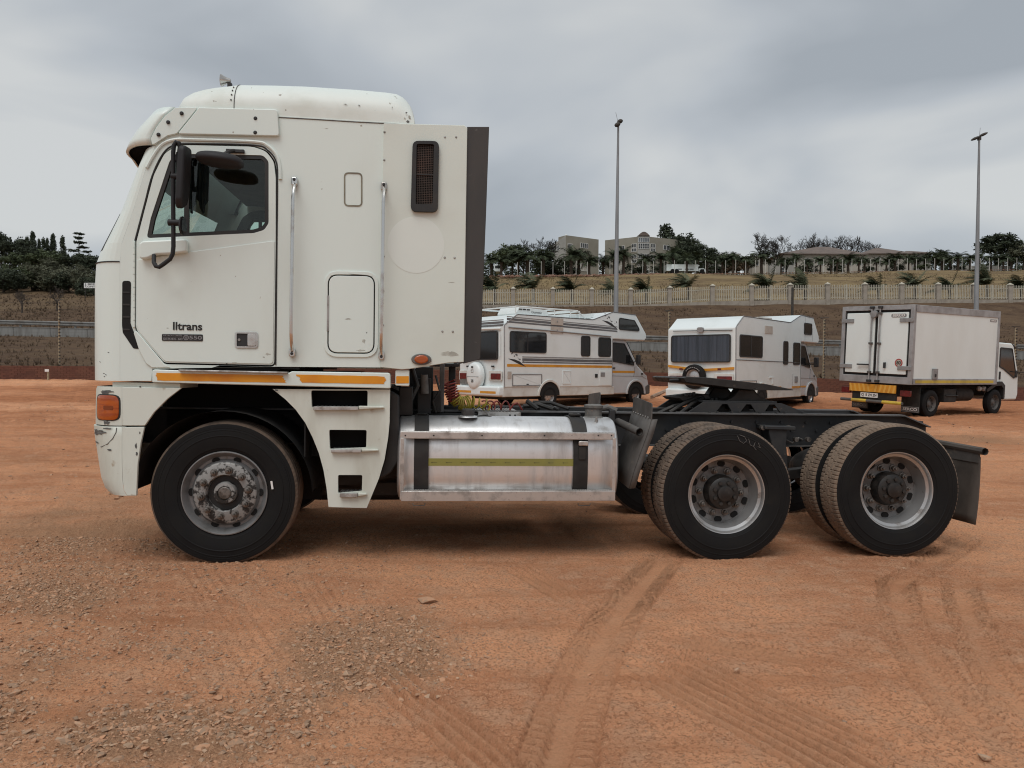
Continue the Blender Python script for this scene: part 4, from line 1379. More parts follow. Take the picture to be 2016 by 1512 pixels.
# joint line of the bumper end cap
jl = [(phi_of(lo_rows, x, y), T(x, y, 0.1)[1]) for x, y in ((184, 881), (200, 880), (212, 873), (222, 862), (228, 850), (230, 841))]
part(MB().tube([loft_at(lo_rows, w, p, 0.0005) for p, w in jl], 0.003, 5), 'bumper_joint', 'chip_grey', bu)

sp_px = [(537, 766), (768, 767), (767, 830), (764, 862), (757, 905), (746, 942), (722, 1000), (647, 998), (643, 960), (637, 925), (628, 892), (616, 862), (601, 832), (582, 806), (562, 786)]
STEP = TP(sp_px, 0.06)
h1 = rpoly(TP([(612.5, 768.5), (724, 769), (723.5, 801), (614, 802)], 0.06), 0.012, 3)
h2 = rpoly(TP([(648, 846), (722, 846.5), (721, 881), (649.5, 884)], 0.06), 0.012, 3)
h3 = rpoly(TP([(665.5, 935), (713.5, 935), (712.5, 967), (665.5, 971)], 0.06), 0.012, 3)
st = empty('cab_steps', parent=tractor)
part(MB().prism(STEP, 0.055, 0.085, holes=[h1, h2, h3]), 'step_panel', 'bumper_white', st, bevel=0.004)
for (x0, x1, xe, yt, yb) in ((617, 705, 755, 800.5, 807.5), (652, 711, 744, 885, 891), (669, 704, 721, 971.5, 979)):
    part(MB().prism(TP([(x0, yt), (x1, yt), (x1, yb), (x0, yb)], 0.03), 0.022, 0.062), 'step_lip', 'step_alu', st, bevel=0.003)
    part(MB().prism(TP([(x1 + 1, yt - 1.5), (xe, yt - 0.5), (xe + 2, yt + 3), (x1 + 1, yb - 1)], 0.035), 0.03, 0.062), 'step_moulding', 'bumper_white', st, bevel=0.006)
    a, b = T(x0 - 3, yt, 0.06), T(x1 + 14, yt, 0.06)
    part(MB().box(a[0], b[0], 0.06, 0.26, a[1] - 0.025, a[1] - 0.003), 'step_tread', 'step_alu', st, bevel=0.002)
    mb = MB()
    for k in range(int((b[0] - a[0]) / 0.03)):
        for j in range(5):
            mm = Matrix.Translation((a[0] + 0.02 + 0.03 * k, 0.09 + 0.035 * j, a[1] - 0.001)) @ Matrix.Rotation(R(45 if (k + j) % 2 else -45), 4, 'Z')
            mb.box(-0.010, 0.010, -0.002, 0.002, -0.003, 0.002, M=mm)
    part(mb, 'tread_bars', 'step_alu', st, smooth=None)
a, b = T(606, 768, 0.06), T(728, 905, 0.06)
part(MB().box(a[0], b[0], 0.27, 0.30, b[1], a[1] + 0.02), 'step_well_back', 'gap_black', st)
a, b = T(600, 766, 0.06), T(730, 768, 0.06)
part(MB().box(a[0], b[0], 0.09, 0.30, a[1], a[1] + 0.02), 'step_well_top', 'gap_black', st)
for x in (600, 738):
    a, b = T(x, 768, 0.06), T(x, 900, 0.06)
    part(MB().box(a[0] - 0.005, a[0] + 0.005, 0.087, 0.28, b[1], a[1]), 'step_well_side', 'gap_black', st)
# rubber splash guard behind the steps
part(MB().prism(TP([(768, 770), (785, 780), (786, 905), (770, 930), (752, 941), (746, 938), (757, 905), (764, 862)], 0.16), 0.14, 0.34), 'splash_guard', 'black_plastic', bevel=0.01)

# front wheel arch
fc = T(442, 971, 0.13)
rows = []
for v in (0.075, 0.80):
    rows.append([Vector((fc[0] + 0.63 * math.cos(q), v, fc[1] + 0.60 * math.sin(q))) for q in [math.pi * k / 24 * 0.98 + 0.03 for k in range(25)]])
part(MB().grid(rows), 'wheel_arch', 'black_plastic', smooth=50)
part(MB().prism([(fc[0] - 0.62, fc[1] - 0.08), (fc[0] + 0.60, fc[1] - 0.16), (fc[0] + 0.60, wS), (fc[0] - 0.62, wS)], 0.78, 0.82), 'arch_inner_wall', 'gap_black')

# ---------------------------------------------------------------- chassis
zt = T(1300, 813, 0.78)[1]
uEnd = T(1823, 838, 0.78)[0]
uTap = T(1772, 820, 0.78)[0]
zEnd = T(1823, 840, 0.78)[1]
uCab = T(250, 800, 0.78)[0]
for v0 in (0.78, 1.60):
    fr = empty('frame_rail', parent=tractor)
    part(MB().prism([(uCab, zt - 0.27), (uTap, zt - 0.27), (uEnd, zEnd - 0.13), (uEnd, zEnd), (uTap, zt), (uCab, zt)], v0, v0 + 0.012), 'rail_web', 'frame_grey', fr)
    for z0, z1 in ((zt - 0.004, zt + 0.008), (zt - 0.278, zt - 0.27)):
        part(MB().box(uCab, uTap, v0 - 0.075 if v0 < 1 else v0 - 0.002, v0 + 0.012 if v0 < 1 else v0 + 0.075, z0, z1), 'rail_flange', 'frame_top', fr)
    m2 = Matrix.Translation((uTap, 0, zt)) @ Matrix.Rotation(math.atan2(zt - zEnd, uEnd - uTap), 4, 'Y')
    L_ = math.hypot(uEnd - uTap, zt - zEnd)
    part(MB().box(0, L_, v0 - 0.07, v0 + 0.01, -0.004, 0.006, M=m2), 'rail_tail_flange', 'frame_top', fr)
    for k in range(26):
        u = T(1240, 830, 0.78)[0] + k * 0.075 + (0.02 if k % 3 else 0)
        z = zt - (0.07, 0.14, 0.21)[k % 3]
        if v0 < 1:
            part(MB().lathe([(0, -0.014), (0.013, -0.014), (0.013, 0.0)], (u, v0, z), 6), 'rail_bolt', 'frame_grey', fr, smooth=None)
for u in (T(860, 820, 0.8)[0], T(1230, 820, 0.8)[0], T(1480, 830, 0.8)[0], T(1690, 840, 0.8)[0], uEnd - 0.06):
    part(MB().box(u - 0.04, u + 0.04, 0.79, 1.61, zt - 0.24, zt - 0.05), 'cross_member', 'frame_grey')
# engine and gearbox masses under the cab
part(MB().prism(rpoly([(uCab + 0.3, 0.42), (T(700, 900, 0.8)[0], 0.42), (T(840, 900, 0.8)[0], 0.55), (T(840, 800, 0.8)[0], zt + 0.05), (T(700, 760, 0.8)[0], wS - 0.03), (uCab + 0.25, wS - 0.03)], 0.06, 3), 0.86, 1.58), 'engine_block', 'grease_black', bevel=0.03)
part(MB().box(T(820, 900, 0.9)[0], T(1050, 900, 0.9)[0], 0.95, 1.5, 0.45, 0.85), 'gearbox', 'grease_black', bevel=0.06, seg=3)
part(MB().tube([(T(1050, 900, 0.9)[0], 1.22, 0.66), (T(1380, 900, 1.2)[0], 1.22, 0.56)], 0.06, 12), 'prop_shaft', 'grease_black')
# gear between cab and tank
for (x0, x1, y0, y1, v0, v1, mt, nm) in ((806, 852, 722, 800, 0.75, 1.0, 'frame_grey', 'cab_mount'), (822, 848, 745, 815, 0.55, 0.66, 'black_plastic', 'shock_absorber'),
                                         (786, 812, 762, 818, 0.35, 0.7, 'grease_black', 'air_tank_box'), (852, 868, 770, 812, 0.6, 0.75, 'grease_black', 'valve_block'),
                                         (845, 905, 715, 722, 0.8, 1.6, 'frame_grey', 'rear_cross_beam'), (866, 874, 716, 812, 0.62, 0.66, 'frame_top', 'hose_stand'),
                                         (884, 896, 718, 800, 1.3, 1.4, 'frame_grey', 'stack_bracket'), (780, 940, 812, 822, 0.66, 0.76, 'frame_grey', 'tank_bracket')):
    a, b = T(x0, y0, v0), T(x1, y1, v0)
    part(MB().box(a[0], b[0], v0, v1, b[1], a[1]), nm, mt, bevel=0.006)
part(MB().tube([T3(835, 738, 0.52), T3(836, 775, 0.52)], [0.03, 0.034], 12), 'shock_sleeve', 'cast_grey')
part(MB().tube([T3(812, 726, 0.5), T3(822, 760, 0.45), T3(808, 790, 0.42)], 0.018, 8), 'coolant_hose', 'hose_black')
part(MB().tube([T3(858, 740, 0.58), T3(866, 770, 0.5), T3(852, 790, 0.52), T3(858, 812, 0.6)], 0.010, 6), 'air_line', 'hose_black')
# perforated walkway plate with the coiled hoses on it
a, b = T(941, 811, 0.62), T(1025, 823, 0.62)
wp = empty('walkway_plate', parent=tractor)
part(MB().box(a[0], b[0], 0.62, 1.30, a[1] - 0.006, a[1]), 'walkway_deck', 'step_alu', wp)
part(MB().box(a[0], b[0], 0.612, 0.622, b[1], a[1] + 0.001), 'walkway_lip', 'step_alu', wp)
mb = MB()
for i in range(12):
    mb.box(a[0] + 0.012 + 0.026 * i, a[0] + 0.016 + 0.026 * i, 0.64, 1.28, a[1], a[1] + 0.006)
part(mb, 'walkway_ribs', 'step_alu', wp, smooth=None)
for x in (959, 1004, 1014):
    part(MB().lathe([(0, -0.001), (0.0075, -0.001), (0.0075, 0.001)], T3(x, 817.5, 0.611), 10), 'lip_hole', 'gap_black', wp)


def coil(path, rad, pitch, r, name, mat):
    """helix of radius rad along a polyline"""
    P = [Vector(p) for p in path]
    pts = []
    q = 0.0
    for i in range(len(P) - 1):
        a, b = P[i], P[i + 1]
        t = (b - a).normalized()
        s_ = t.cross(Vector((0, 0.9, 0.4))).normalized(); w_ = s_.cross(t)
        n = max(2, int((b - a).length / (pitch[i] if isinstance(pitch, (list, tuple)) else pitch) * 14))
        rr = rad[i] if isinstance(rad, (list, tuple)) else rad
        for k in range(n):
            f = k / n
            pts.append(a.lerp(b, f) + (s_ * math.cos(q) + w_ * math.sin(q)) * rr)
            q += 2 * math.pi / 14
    part(MB().tube(pts, r, 6), name, mat, smooth=60)


coil([T3(882, 752, 0.74), T3(887, 768, 0.74), T3(895, 786, 0.74), T3(903, 794, 0.74)], [0.058, 0.054, 0.045], [0.026, 0.02, 0.018], 0.0068, 'red_air_hose', 'hose_red')
coil([T3(895, 784, 0.70), T3(903, 793, 0.70), T3(914, 795, 0.70), T3(924, 792, 0.72), T3(940, 793, 0.74), T3(960, 796, 0.76)], [0.05, 0.055, 0.055, 0.046, 0.04], [0.018, 0.016, 0.018, 0.045, 0.06], 0.0068, 'yellow_air_hose', 'hose_yellow')
coil([T3(952, 798, 0.95), T3(975, 799, 0.85), T3(1003, 799, 0.80)], [0.04, 0.04], [0.07, 0.08], 0.0068, 'red_air_hose', 'hose_red')
part(MB().tube([T3(1003, 808, 0.8), T3(1010, 797, 0.8), T3(1018, 793, 0.8), T3(1024, 800, 0.8), T3(1028, 808, 0.82)], 0.008, 6), 'red_air_hose', 'hose_red')
part(MB().tube([T3(958, 803, 0.72) + Vector((0.03 * math.cos(k * 0.5) * (1 + 0.004 * k), 0.004 * k, 0.03 * math.sin(k * 0.5))) for k in range(26)], 0.0055, 6), 'yellow_air_hose', 'hose_yellow')
for pts, r_ in ((((1038, 790, 1.0), (1060, 806, 0.9)), 0.022), (((1050, 792, 1.2), (1085, 793, 1.1), (1120, 805, 1.0)), 0.016), (((1030, 800, 1.1), (1060, 796, 1.1), (1090, 806, 1.0)), 0.02), (((1075, 795, 1.2), (1100, 808, 1.1)), 0.014)):
    part(MB().tube([T3(*p) for p in pts], r_, 8), 'chassis_pipe', 'hose_black')

# ---------------------------------------------------------------- fuel tank
u0, u1 = T(786, 900, 0.12)[0], T(1215, 900, 0.12)[0]
zb, ztop = T(1000, 988, 0.12)[1], T(1000, 821, 0.32)[1]
tv0, tv1 = 0.105, 0.70


def tank_sec(off=0.0):
    s_ = rpoly([(tv0 - off, zb - off), (tv1 + off, zb - off), (tv1 + off, ztop + off), (tv0 - off, ztop + off)], [0.22, 0.22, 0.26, 0.30], 12)
    return s_


tk = empty('fuel_tank', parent=tractor)
cv, cz = (tv0 + tv1) / 2, (zb + ztop) / 2
rows = []
for (du, s_) in ((-0.022, 0.05), (-0.021, 0.6), (-0.016, 0.86), (-0.006, 0.965), (0.008, 1.0)):
    rows.append([Vector((u0 + du, cv + (a - cv) * s_, cz + (b - cz) * s_)) for a, b in tank_sec()])
for (du, s_) in ((0.008, 1.0), (-0.006, 0.965), (-0.016, 0.86), (-0.021, 0.6), (-0.022, 0.05)):
    rows.append([Vector((u1 - du, cv + (a - cv) * s_, cz + (b - cz) * s_)) for a, b in tank_sec()])
mb = MB(); mb.grid(rows, close=True)
part(mb, 'tank_shell', 'tank_alu', tk, smooth=50)
for (xa, xb) in ((815, 843.5), (1129, 1157.5)):
    ua, ub = T(xa, 900, 0.1)[0], T(xb, 900, 0.1)[0]
    rws = [[Vector((u, a, b)) for a, b in tank_sec(o_)] for u, o_ in ((ua, -0.002), (ua, 0.010), (ub, 0.010), (ub, -0.002))]
    part(MB().grid(rws, close=True), 'tank_strap', 'strap_black', tk, smooth=50)
    uw = T((xa + xb) / 2, 900, 0.3)[0]
    zq = T(xa, 817, 0.34)[1]
    part(MB().box(ua + 0.012, ub - 0.012, 0.33, 0.42, ztop + 0.01, zq + 0.012), 'strap_bracket', 'strap_black', tk, bevel=0.008)
    part(MB().box((ua + ub) / 2 - 0.012, (ua + ub) / 2 + 0.016, 0.345, 0.39, zq + 0.0115, zq + 0.014), 'bracket_slot', 'gap_black', tk)
for v_, (xa, ya), (xb, yb) in ((0.075, (788, 850), (1210, 866)),):
    a, b = T(xa, ya, v_), T(xb, yb, v_)
    part(MB().box(a[0], b[0], v_, v_ + 0.006, b[1], a[1]), 'guard_rail_face', 'alu_rail', tk, bevel=0.002)
    part(MB().box(a[0], b[0], v_ + 0.004, v_ + 0.055, a[1] - 0.004, a[1] + 0.003), 'guard_rail_top', 'alu_rail', tk, bevel=0.002)
    mb = MB()
    for k in range(64):
        u = a[0] + (b[0] - a[0]) * (k + 0.5) / 64
        mb.box(u - 0.008, u + 0.004, v_ + 0.012, v_ + 0.018, a[1] + 0.003, a[1] + 0.006)
    part(mb, 'rail_grip', 'alu_rail', tk, smooth=None)
    for x in (798, 854, 949, 1072, 1178, 1204):
        part(MB().lathe([(0, -0.002), (0.006, -0.002), (0.006, 0.0)], T3(x, 857.5, v_), 10), 'rail_screw', 'gap_black', tk)
a, b = T(790, 967.5, 0.05), T(1211, 986, 0.05)
part(MB().box(a[0], b[0], 0.05, 0.056, b[1], a[1]), 'tank_step_face', 'alu_rail', tk, bevel=0.002)
part(MB().box(a[0], b[0], 0.052, 0.19, a[1] - 0.004, a[1] + 0.002), 'tank_step_tread', 'step_alu', tk)
mb = MB()
for k in range(88):
    for j in range(3):
        u = a[0] + (b[0] - a[0]) * (k + 0.5 + 0.5 * (j % 2)) / 89
        mb.box(u - 0.010, u + 0.004, 0.062 + 0.035 * j, 0.070 + 0.035 * j, a[1] + 0.001, a[1] + 0.006)
part(mb, 'tank_step_grip', 'alu_rail', tk, smooth=None)
for x in (1208.5, 791.5):
    a, b = T(x - 3, 862, 0.072), T(x + 3, 984, 0.056)
    part(MB().prism([(a[0], b[1]), (b[0], b[1]), (b[0], a[1]), (a[0], a[1])], 0.058, 0.066), 'tank_end_strip', 'alu_rail', tk, bevel=0.002)
a, b = T(843, 902, 0.1), T(1130, 917, 0.1)
part(MB().box(a[0], b[0], tv0 - 0.0025, tv0 + 0.004, T(1000, 917.5, 0.1)[1], T(1000, 903, 0.1)[1]), 'tank_tape', 'tape_green', tk)
mb = MB()
zc = T(1000, 911, 0.1)[1]
for k in range(10):
    u = a[0] + (b[0] - a[0]) * (k + 0.4) / 10
    mb.box(u - 0.022, u + 0.022, tv0 - 0.0035, tv0 - 0.0024, zc - 0.0012, zc + 0.0012)
    mb.prism([(u - 0.024, zc), (u - 0.012, zc - 0.005), (u - 0.012, zc + 0.005)], tv0 - 0.0035, tv0 - 0.0024)
part(mb, 'tape_print', 'tape_mark', tk, smooth=None)
# small marks, strap buckle, filler cap
a = T(1139, 868, 0.09); b = T(1158, 878, 0.09)
part(MB().box(a[0], b[0], 0.075, 0.10, b[1], a[1]), 'strap_roller', 'alu_rail', tk, bevel=0.008)
a = T(1140, 879, 0.09); b = T(1153, 905, 0.09)
part(MB().box(a[0], b[0], 0.085, 0.10, b[1], a[1]), 'strap_buckle', 'strap_black', tk, bevel=0.003)
fp = T3(921, 828, 0.30); fp.z = ztop
part(MB().lathe([(0.075, -0.004), (0.072, 0.006), (0.05, 0.012), (0.0, 0.012)], fp, 32, axis='z'), 'filler_neck', 'tank_alu', tk)
cp = MB()
n = 36
prof = [(0.0, 0.062), (0.040, 0.062), (0.049, 0.056), (0.051, 0.046), (0.051, 0.018), (0.047, 0.010)]
cp.lathe(prof, fp, n, axis='z')
for i, p in enumerate(cp.v):
    k = i % n
    if 2 <= i // n <= 4 and k % 3 == 0:
        d = (Vector(p) - fp); d.z = 0
        cp.v[i] = tuple(Vector(p) - d * 0.06)
pm('cap_grey', (0.055, 0.055, 0.057), (0.08, 0.075, 0.07), scale=12, rough=0.6)
part(cp, 'filler_cap', 'cap_grey', tk, smooth=40)
part(MB().tube([T3(934, 824, 0.33), T3(945, 819, 0.38), T3(955, 818, 0.4), T3(968, 822, 0.36), T3(974, 824, 0.36)], 0.008, 6), 'cap_tether', 'hose_black', tk)
for x in (825, 1146):
    a, b = T(x - 12, 987.5, 0.2), T(x + 12, 991.5, 0.2)
    part(MB().tube([(a[0], 0.12, a[1]), (a[0] + 0.005, 0.12, b[1]), (b[0] - 0.005, 0.12, b[1]), (b[0], 0.12, a[1])], 0.005, 6), 'strap_hook', 'steel_dull', tk)
# air dryer bowl on the back of the tank, pipe stub
ap = T3(1168, 826, 0.42); ap.z = ztop - 0.01
ad = empty('air_cleaner_bowl', parent=tractor)
part(MB().lathe([(0.082, 0.0), (0.078, 0.012), (0.068, 0.02), (0.066, 0.075), (0.076, 0.085), (0.078, 0.105), (0.06, 0.112), (0.0, 0.113)], ap, 28, axis='z'), 'bowl_body', 'cast_grey', ad)
part(MB().tube([ap + Vector((0.05, 0.06, 0.07)), ap + Vector((0.13, 0.06, 0.09)), ap + Vector((0.20, 0.05, 0.06))], 0.024, 10), 'bowl_pipe', 'cast_grey', ad)
part(MB().box(ap.x + 0.13, ap.x + 0.17, ap.y - 0.03, ap.y + 0.03, ap.z - 0.06, ap.z + 0.07), 'bowl_bracket', 'frame_grey', ad, bevel=0.004)
q = T3(1174, 838, 0.25); q.z = ztop - 0.03
part(MB().lathe([(0.014, 0), (0.014, 0.02), (0.009, 0.022), (0.009, 0.04), (0, 0.04)], q, 10, axis='z'), 'drain_plug', 'steel_dull', ad)
pp = [T3(1216, 830, 0.50), T3(1259, 850.5, 0.10)]
d = (pp[1] - pp[0]).normalized()
mb = MB(); mb.tube(pp, 0.030, 16, caps=False); mb.tube([pp[1] + d * 0.0005, pp[1] - d * 0.12], 0.0245, 16, caps=False)
part(mb, 'step_tube', 'guard_grey', smooth=60)
mb = MB(); mb.tube([pp[1] - d * 0.10, pp[1] - d * 0.12], 0.025, 16)
part(mb, 'tube_bore', 'gap_black')

# ---------------------------------------------------------------- mud guards ahead of the driven wheels, both sides
gpath = [(1284, 797), (1283, 826), (1275, 855), (1262, 890), (1249, 927), (1239, 962)]
G = [T(x, y, 0.06) for x, y in gpath]
for near in (True, False):
    def V2(v):
        return v if near else VW - v
    g = empty('mud_guard', parent=tractor)
    rws = [[Vector((u, V2(0.06), w)) for u, w in G[1:]], [Vector((u, V2(0.62), w + 0.03)) for u, w in G[1:]]]
    o = part(MB().grid(rws), 'guard_sheet', 'guard_grey', g, smooth=50)
    s_ = o.modifiers.new('thickness', 'SOLIDIFY'); s_.thickness = 0.006
    lip = [[Vector((u, V2(0.06), w)) for u, w in G[1:]], [Vector((u + 0.045, V2(0.058), w + 0.004)) for u, w in G[1:]]]
    o = part(MB().grid(lip), 'guard_edge', 'guard_grey', g, smooth=50)
    s_ = o.modifiers.new('thickness', 'SOLIDIFY'); s_.thickness = 0.005
    a, b = G[1], G[0]
    tp_ = rpoly([(0.055, a[1] - 0.004), (0.61, a[1] + 0.02), (0.60, b[1] + 0.045), (0.065, b[1] + 0.01)], [0.005, 0.005, 0.03, 0.03], 4)
    mb = MB()
    mb.add([(a[0] - 0.006 + (w - a[1]) * 0.05, V2(v), w) for v, w in tp_], [tuple(range(len(tp_)))])
    o = part(mb, 'guard_flap', 'guard_grey', g, smooth=None)
    s_ = o.modifiers.new('thickness', 'SOLIDIFY'); s_.thickness = 0.008
    for k in range(7):
        v = 0.12 + 0.07 * k
        part(MB().lathe([(0, -0.008), (0.008, -0.006), (0.008, 0)], (a[0] - 0.010, V2(v), a[1] + 0.012 + 0.003 * k), 8, axis='x'), 'flap_rivet', 'steel_dull', g)

# ---------------------------------------------------------------- fifth wheel coupling
fw = empty('fifth_wheel', parent=tractor)
vA, vB = 0.76, 1.70
plate = TP([(1345, 744), (1352, 741.5), (1398, 743.5), (1512, 756.5), (1480, 768), (1450, 765), (1400, 758.5), (1350, 753)], vA)
part(MB().prism(plate, vA, vB), 'top_plate', 'grease_black', fw, bevel=0.005)
ramp = TP([(1508, 756), (1562, 767), (1562, 768.5), (1480, 768.5)], vA)
for (p0, p1) in ((vA, vA + 0.36), (vB - 0.36, vB)):
    part(MB().prism(ramp, p0, p1), 'ramp', 'grease_black', fw, bevel=0.004)
part(MB().tube([T3(1318, 748.5, 0.9), T3(1346, 747.5, 0.9)], 0.012, 8), 'release_handle', 'frame_grey', fw)
for v0 in (0.86, 1.46):
    ped = TP([(1455, 766), (1486, 768), (1494, 778), (1518, 791), (1428, 790), (1446, 780)], 0.86)
    part(MB().prism(ped, v0, v0 + 0.14), 'pedestal', 'guard_grey' if False else 'grease_black', fw, bevel=0.008)
part(MB().prism(TP([(1384, 788.5), (1530, 790.5), (1530, 794), (1384, 792)], 0.80), 0.80, 1.66), 'base_plate', 'frame_grey', fw, bevel=0.003)
mnt = TP([(1352, 812.5), (1384, 791.5), (1538, 794), (1592, 815)], 0.79)
hs = [TP(h_, 0.79) for h_ in ([(1408, 811), (1421, 795.5), (1431, 795.5), (1440, 811)], [(1456, 811.3), (1468, 796), (1477, 796), (1487, 811.3)], [(1503, 811.8), (1513.5, 796.5), (1523.5, 796.5), (1535, 812)])]
part(MB().prism(mnt, 0.775, 0.80, holes=hs), 'mount_web', 'frame_grey', fw, bevel=0.003)
part(MB().prism(mnt, 1.66, 1.685, holes=hs), 'mount_web', 'frame_grey', fw, bevel=0.003)
for x in (1423, 1472, 1519):
    a = T(x, 803, 0.8)
    part(MB().box(a[0] - 0.03, a[0] + 0.03, 0.83, 1.64, a[1] - 0.03, a[1] + 0.02), 'mount_rib', 'gap_black', fw)
part(MB().prism(TP([(1340, 812), (1600, 815.5), (1600, 817.5), (1340, 815)], 0.72), 0.72, 0.86), 'mount_foot', 'frame_top', fw, bevel=0.003)
for x in (1397, 1412, 1440, 1455, 1495, 1528, 1545, 1580):
    p = T3(x, 813.5, 0.74)
    part(MB().lathe([(0.014, 0), (0.014, 0.016), (0, 0.017)], p, 6, axis='z'), 'mount_bolt', 'frame_grey', fw, smooth=None)
for x, y in ((1402, 787), (1410, 787), (1360, 776), (1366, 775), (1350, 778)):
    p = T3(x, y + 2, 0.95)
    part(MB().lathe([(0.015, 0), (0.015, 0.022), (0, 0.024)], p, 8, axis='z'), 'base_bolt', 'frame_grey', fw)
part(MB().prism(TP([(1336, 783), (1395, 776), (1400, 786), (1345, 790)], 1.0), 1.0, 1.5), 'slide_block', 'grease_black', fw, bevel=0.006)
for pts in (((1318, 812, 0.9), (1345, 795, 0.95), (1372, 783, 1.0), (1395, 780, 1.1)), ((1340, 813, 0.86), (1362, 795, 0.9), (1385, 783, 1.0)), ((1295, 814, 1.0), (1325, 800, 1.0), (1350, 795, 1.1))):
    part(MB().tube([T3(*p) for p in pts], 0.016, 8), 'air_pipe', 'hose_black', fw)
# suspension hanger, air bags, axles
part(MB().prism(TP([(1503, 838), (1542, 840), (1540, 870), (1545, 940), (1522, 940), (1512, 875)], 0.70), 0.62, 0.76), 'spring_hanger', 'frame_grey', bevel=0.008)
part(MB().prism(TP([(1496, 836), (1556, 838), (1556, 846), (1496, 844)], 0.70), 0.60, 0.79), 'hanger_cap', 'frame_grey', bevel=0.008)
for x in (1500, 1552, 1566, 1590):
    part(MB().lathe([(0, -0.03), (0.02, -0.028), (0.022, 0.01)], T3(x, 842 if x < 1560 else 865, 0.66), 10), 'hanger_bolt', 'nut_steel')
part(MB().tube([T3(1548, 866, 0.72), T3(1560, 872, 0.70), T3(1572, 862, 0.70), T3(1580, 866, 0.74)], 0.008, 6), 'brake_line', 'cast_grey')
part(MB().prism(TP([(1320, 905), (1540, 925), (1720, 905), (1720, 918), (1540, 945), (1320, 918)], 0.70), 0.66, 0.76), 'leaf_spring', 'grease_black', bevel=0.005)

# far side of the truck: second tank, steps, splash guards
part(MB().grid([[Vector((u, VW - a, b)) for a, b in tank_sec()] for u in (u0, u1)], close=True), 'tank_shell', 'tank_alu', smooth=50)
for u in (u0, u1):
    mb = MB(); mb.add([(u, VW - a, b) for a, b in tank_sec()], [tuple(range(len(tank_sec())))]); part(mb, 'tank_end', 'tank_alu', smooth=None)
part(MB().prism(STEP, VW - 0.085, VW - 0.055), 'step_panel', 'bumper_white', bevel=0.004)
part(MB().prism(STEP, VW - 0.30, VW - 0.27), 'step_back', 'gap_black')
for (a_, b_) in ((0.86, 1.58),):
    part(MB().box(T(620, 900, 0.9)[0], T(1060, 900, 0.9)[0], a_ + 0.1, b_ - 0.1, 0.30, 0.50), 'sump', 'grease_black', bevel=0.05)
part(MB().box(T(1080, 900, 0.9)[0], T(1200, 900, 0.9)[0], 0.85, 1.6, 0.45, 0.75), 'air_reservoir', 'grease_black', bevel=0.05)
part(MB().prism(TP([(240, 762)] + arch + [(240, 838)], VS), VW - VS - 0.025, VW - VS), 'bumper_side', 'bumper_white')
part(MB().prism(TP([(240, 841), (284, 840.5), (277, 872), (271, 915), (268.5, 976), (250, 976), (240, 900)], VS), VW - VS - 0.025, VW - VS), 'bumper_side', 'bumper_white')
part(MB().grid([[Vector((p.x, VW - p.y, p.z)) for p in rows_] for rows_ in [[Vector((fc[0] + 0.63 * math.cos(q), v, fc[1] + 0.60 * math.sin(q))) for q in [math.pi * k / 24 * 0.98 + 0.03 for k in range(25)]] for v in (0.075, 0.80)]]), 'wheel_arch', 'black_plastic', smooth=50)

# rubbed and scuffed spots on the paint
pm('scuff', (0.46, 0.47, 0.42), (0.34, 0.34, 0.30), scale=18, rough=0.7)
for i, (x, y, rx, ry, v, mt) in enumerate(((527, 697, 6, 3, VS - 0.0105, 'scuff'), (519, 703, 3, 1.5, VS - 0.0105, 'scuff'), (462, 714, 7, 1.6, VS - 0.0105, 'scuff'), (717, 672, 4, 5, VS - 0.0085, 'scuff'), (722, 655, 1.5, 1.5, VS - 0.0085, 'chip_grey'), (711, 690, 9, 2, VS - 0.0085, 'scuff'), (686, 628, 7, 2, VS - 0.0085, 'scuff'),
                                          (800, 222, 2.5, 2, VS + 0.002, 'chip_grey'), (806, 230, 3, 3.5, VS + 0.002, 'scuff'), (803, 239, 3.5, 3, VS + 0.002, 'chip_grey'), (797, 233, 2, 2, VS + 0.002, 'scuff'), (772, 211, 1, 2, VS + 0.002, 'chip_grey'), (707, 207, 3, 1, VS + 0.002, 'chip_grey'), (680, 205, 4, 0.8, VS + 0.002, 'chip_grey'),
                                          (643, 253, 4, 0.8, VS - 0.001, 'scuff'), (889, 556, 8, 0.8, 0.0215, 'scuff'), (884, 697, 18, 6, 0.0215, 'scuff'), (901, 714, 1.5, 3, 0.0215, 'chip_grey'), (446, 716, 2, 1, VS - 0.0105, 'chip_grey'), (330, 646, 3, 1, VS - 0.0105, 'scuff'))):
    rr = random.Random(900 + i)
    pp = TP([(x + rx * math.cos(q) * rr.uniform(.35, 1.2), y + ry * math.sin(q) * rr.uniform(.35, 1.2)) for q in [k * math.pi / 9 for k in range(18)]], v)
    part(MB().prism(pp, v, v + 0.0015), 'scuff_mark', mt, smooth=None)
for i, (x, y) in enumerate(((205, 735), (209, 738), (206, 741), (197, 713), (214, 694))):
    ph = phi_of(cab_rows, x, y); w_ = T(x, y, 0.12)[1]
    part(MB().tube([loft_at(cab_rows, w_ + 0.004 * (i % 2), ph + 0.02, 0.0005), loft_at(cab_rows, w_, ph - 0.02, 0.0005)], 0.0022, 5), 'scratch', 'chip_grey')
# ---------------------------------------------------------------- truck wheels


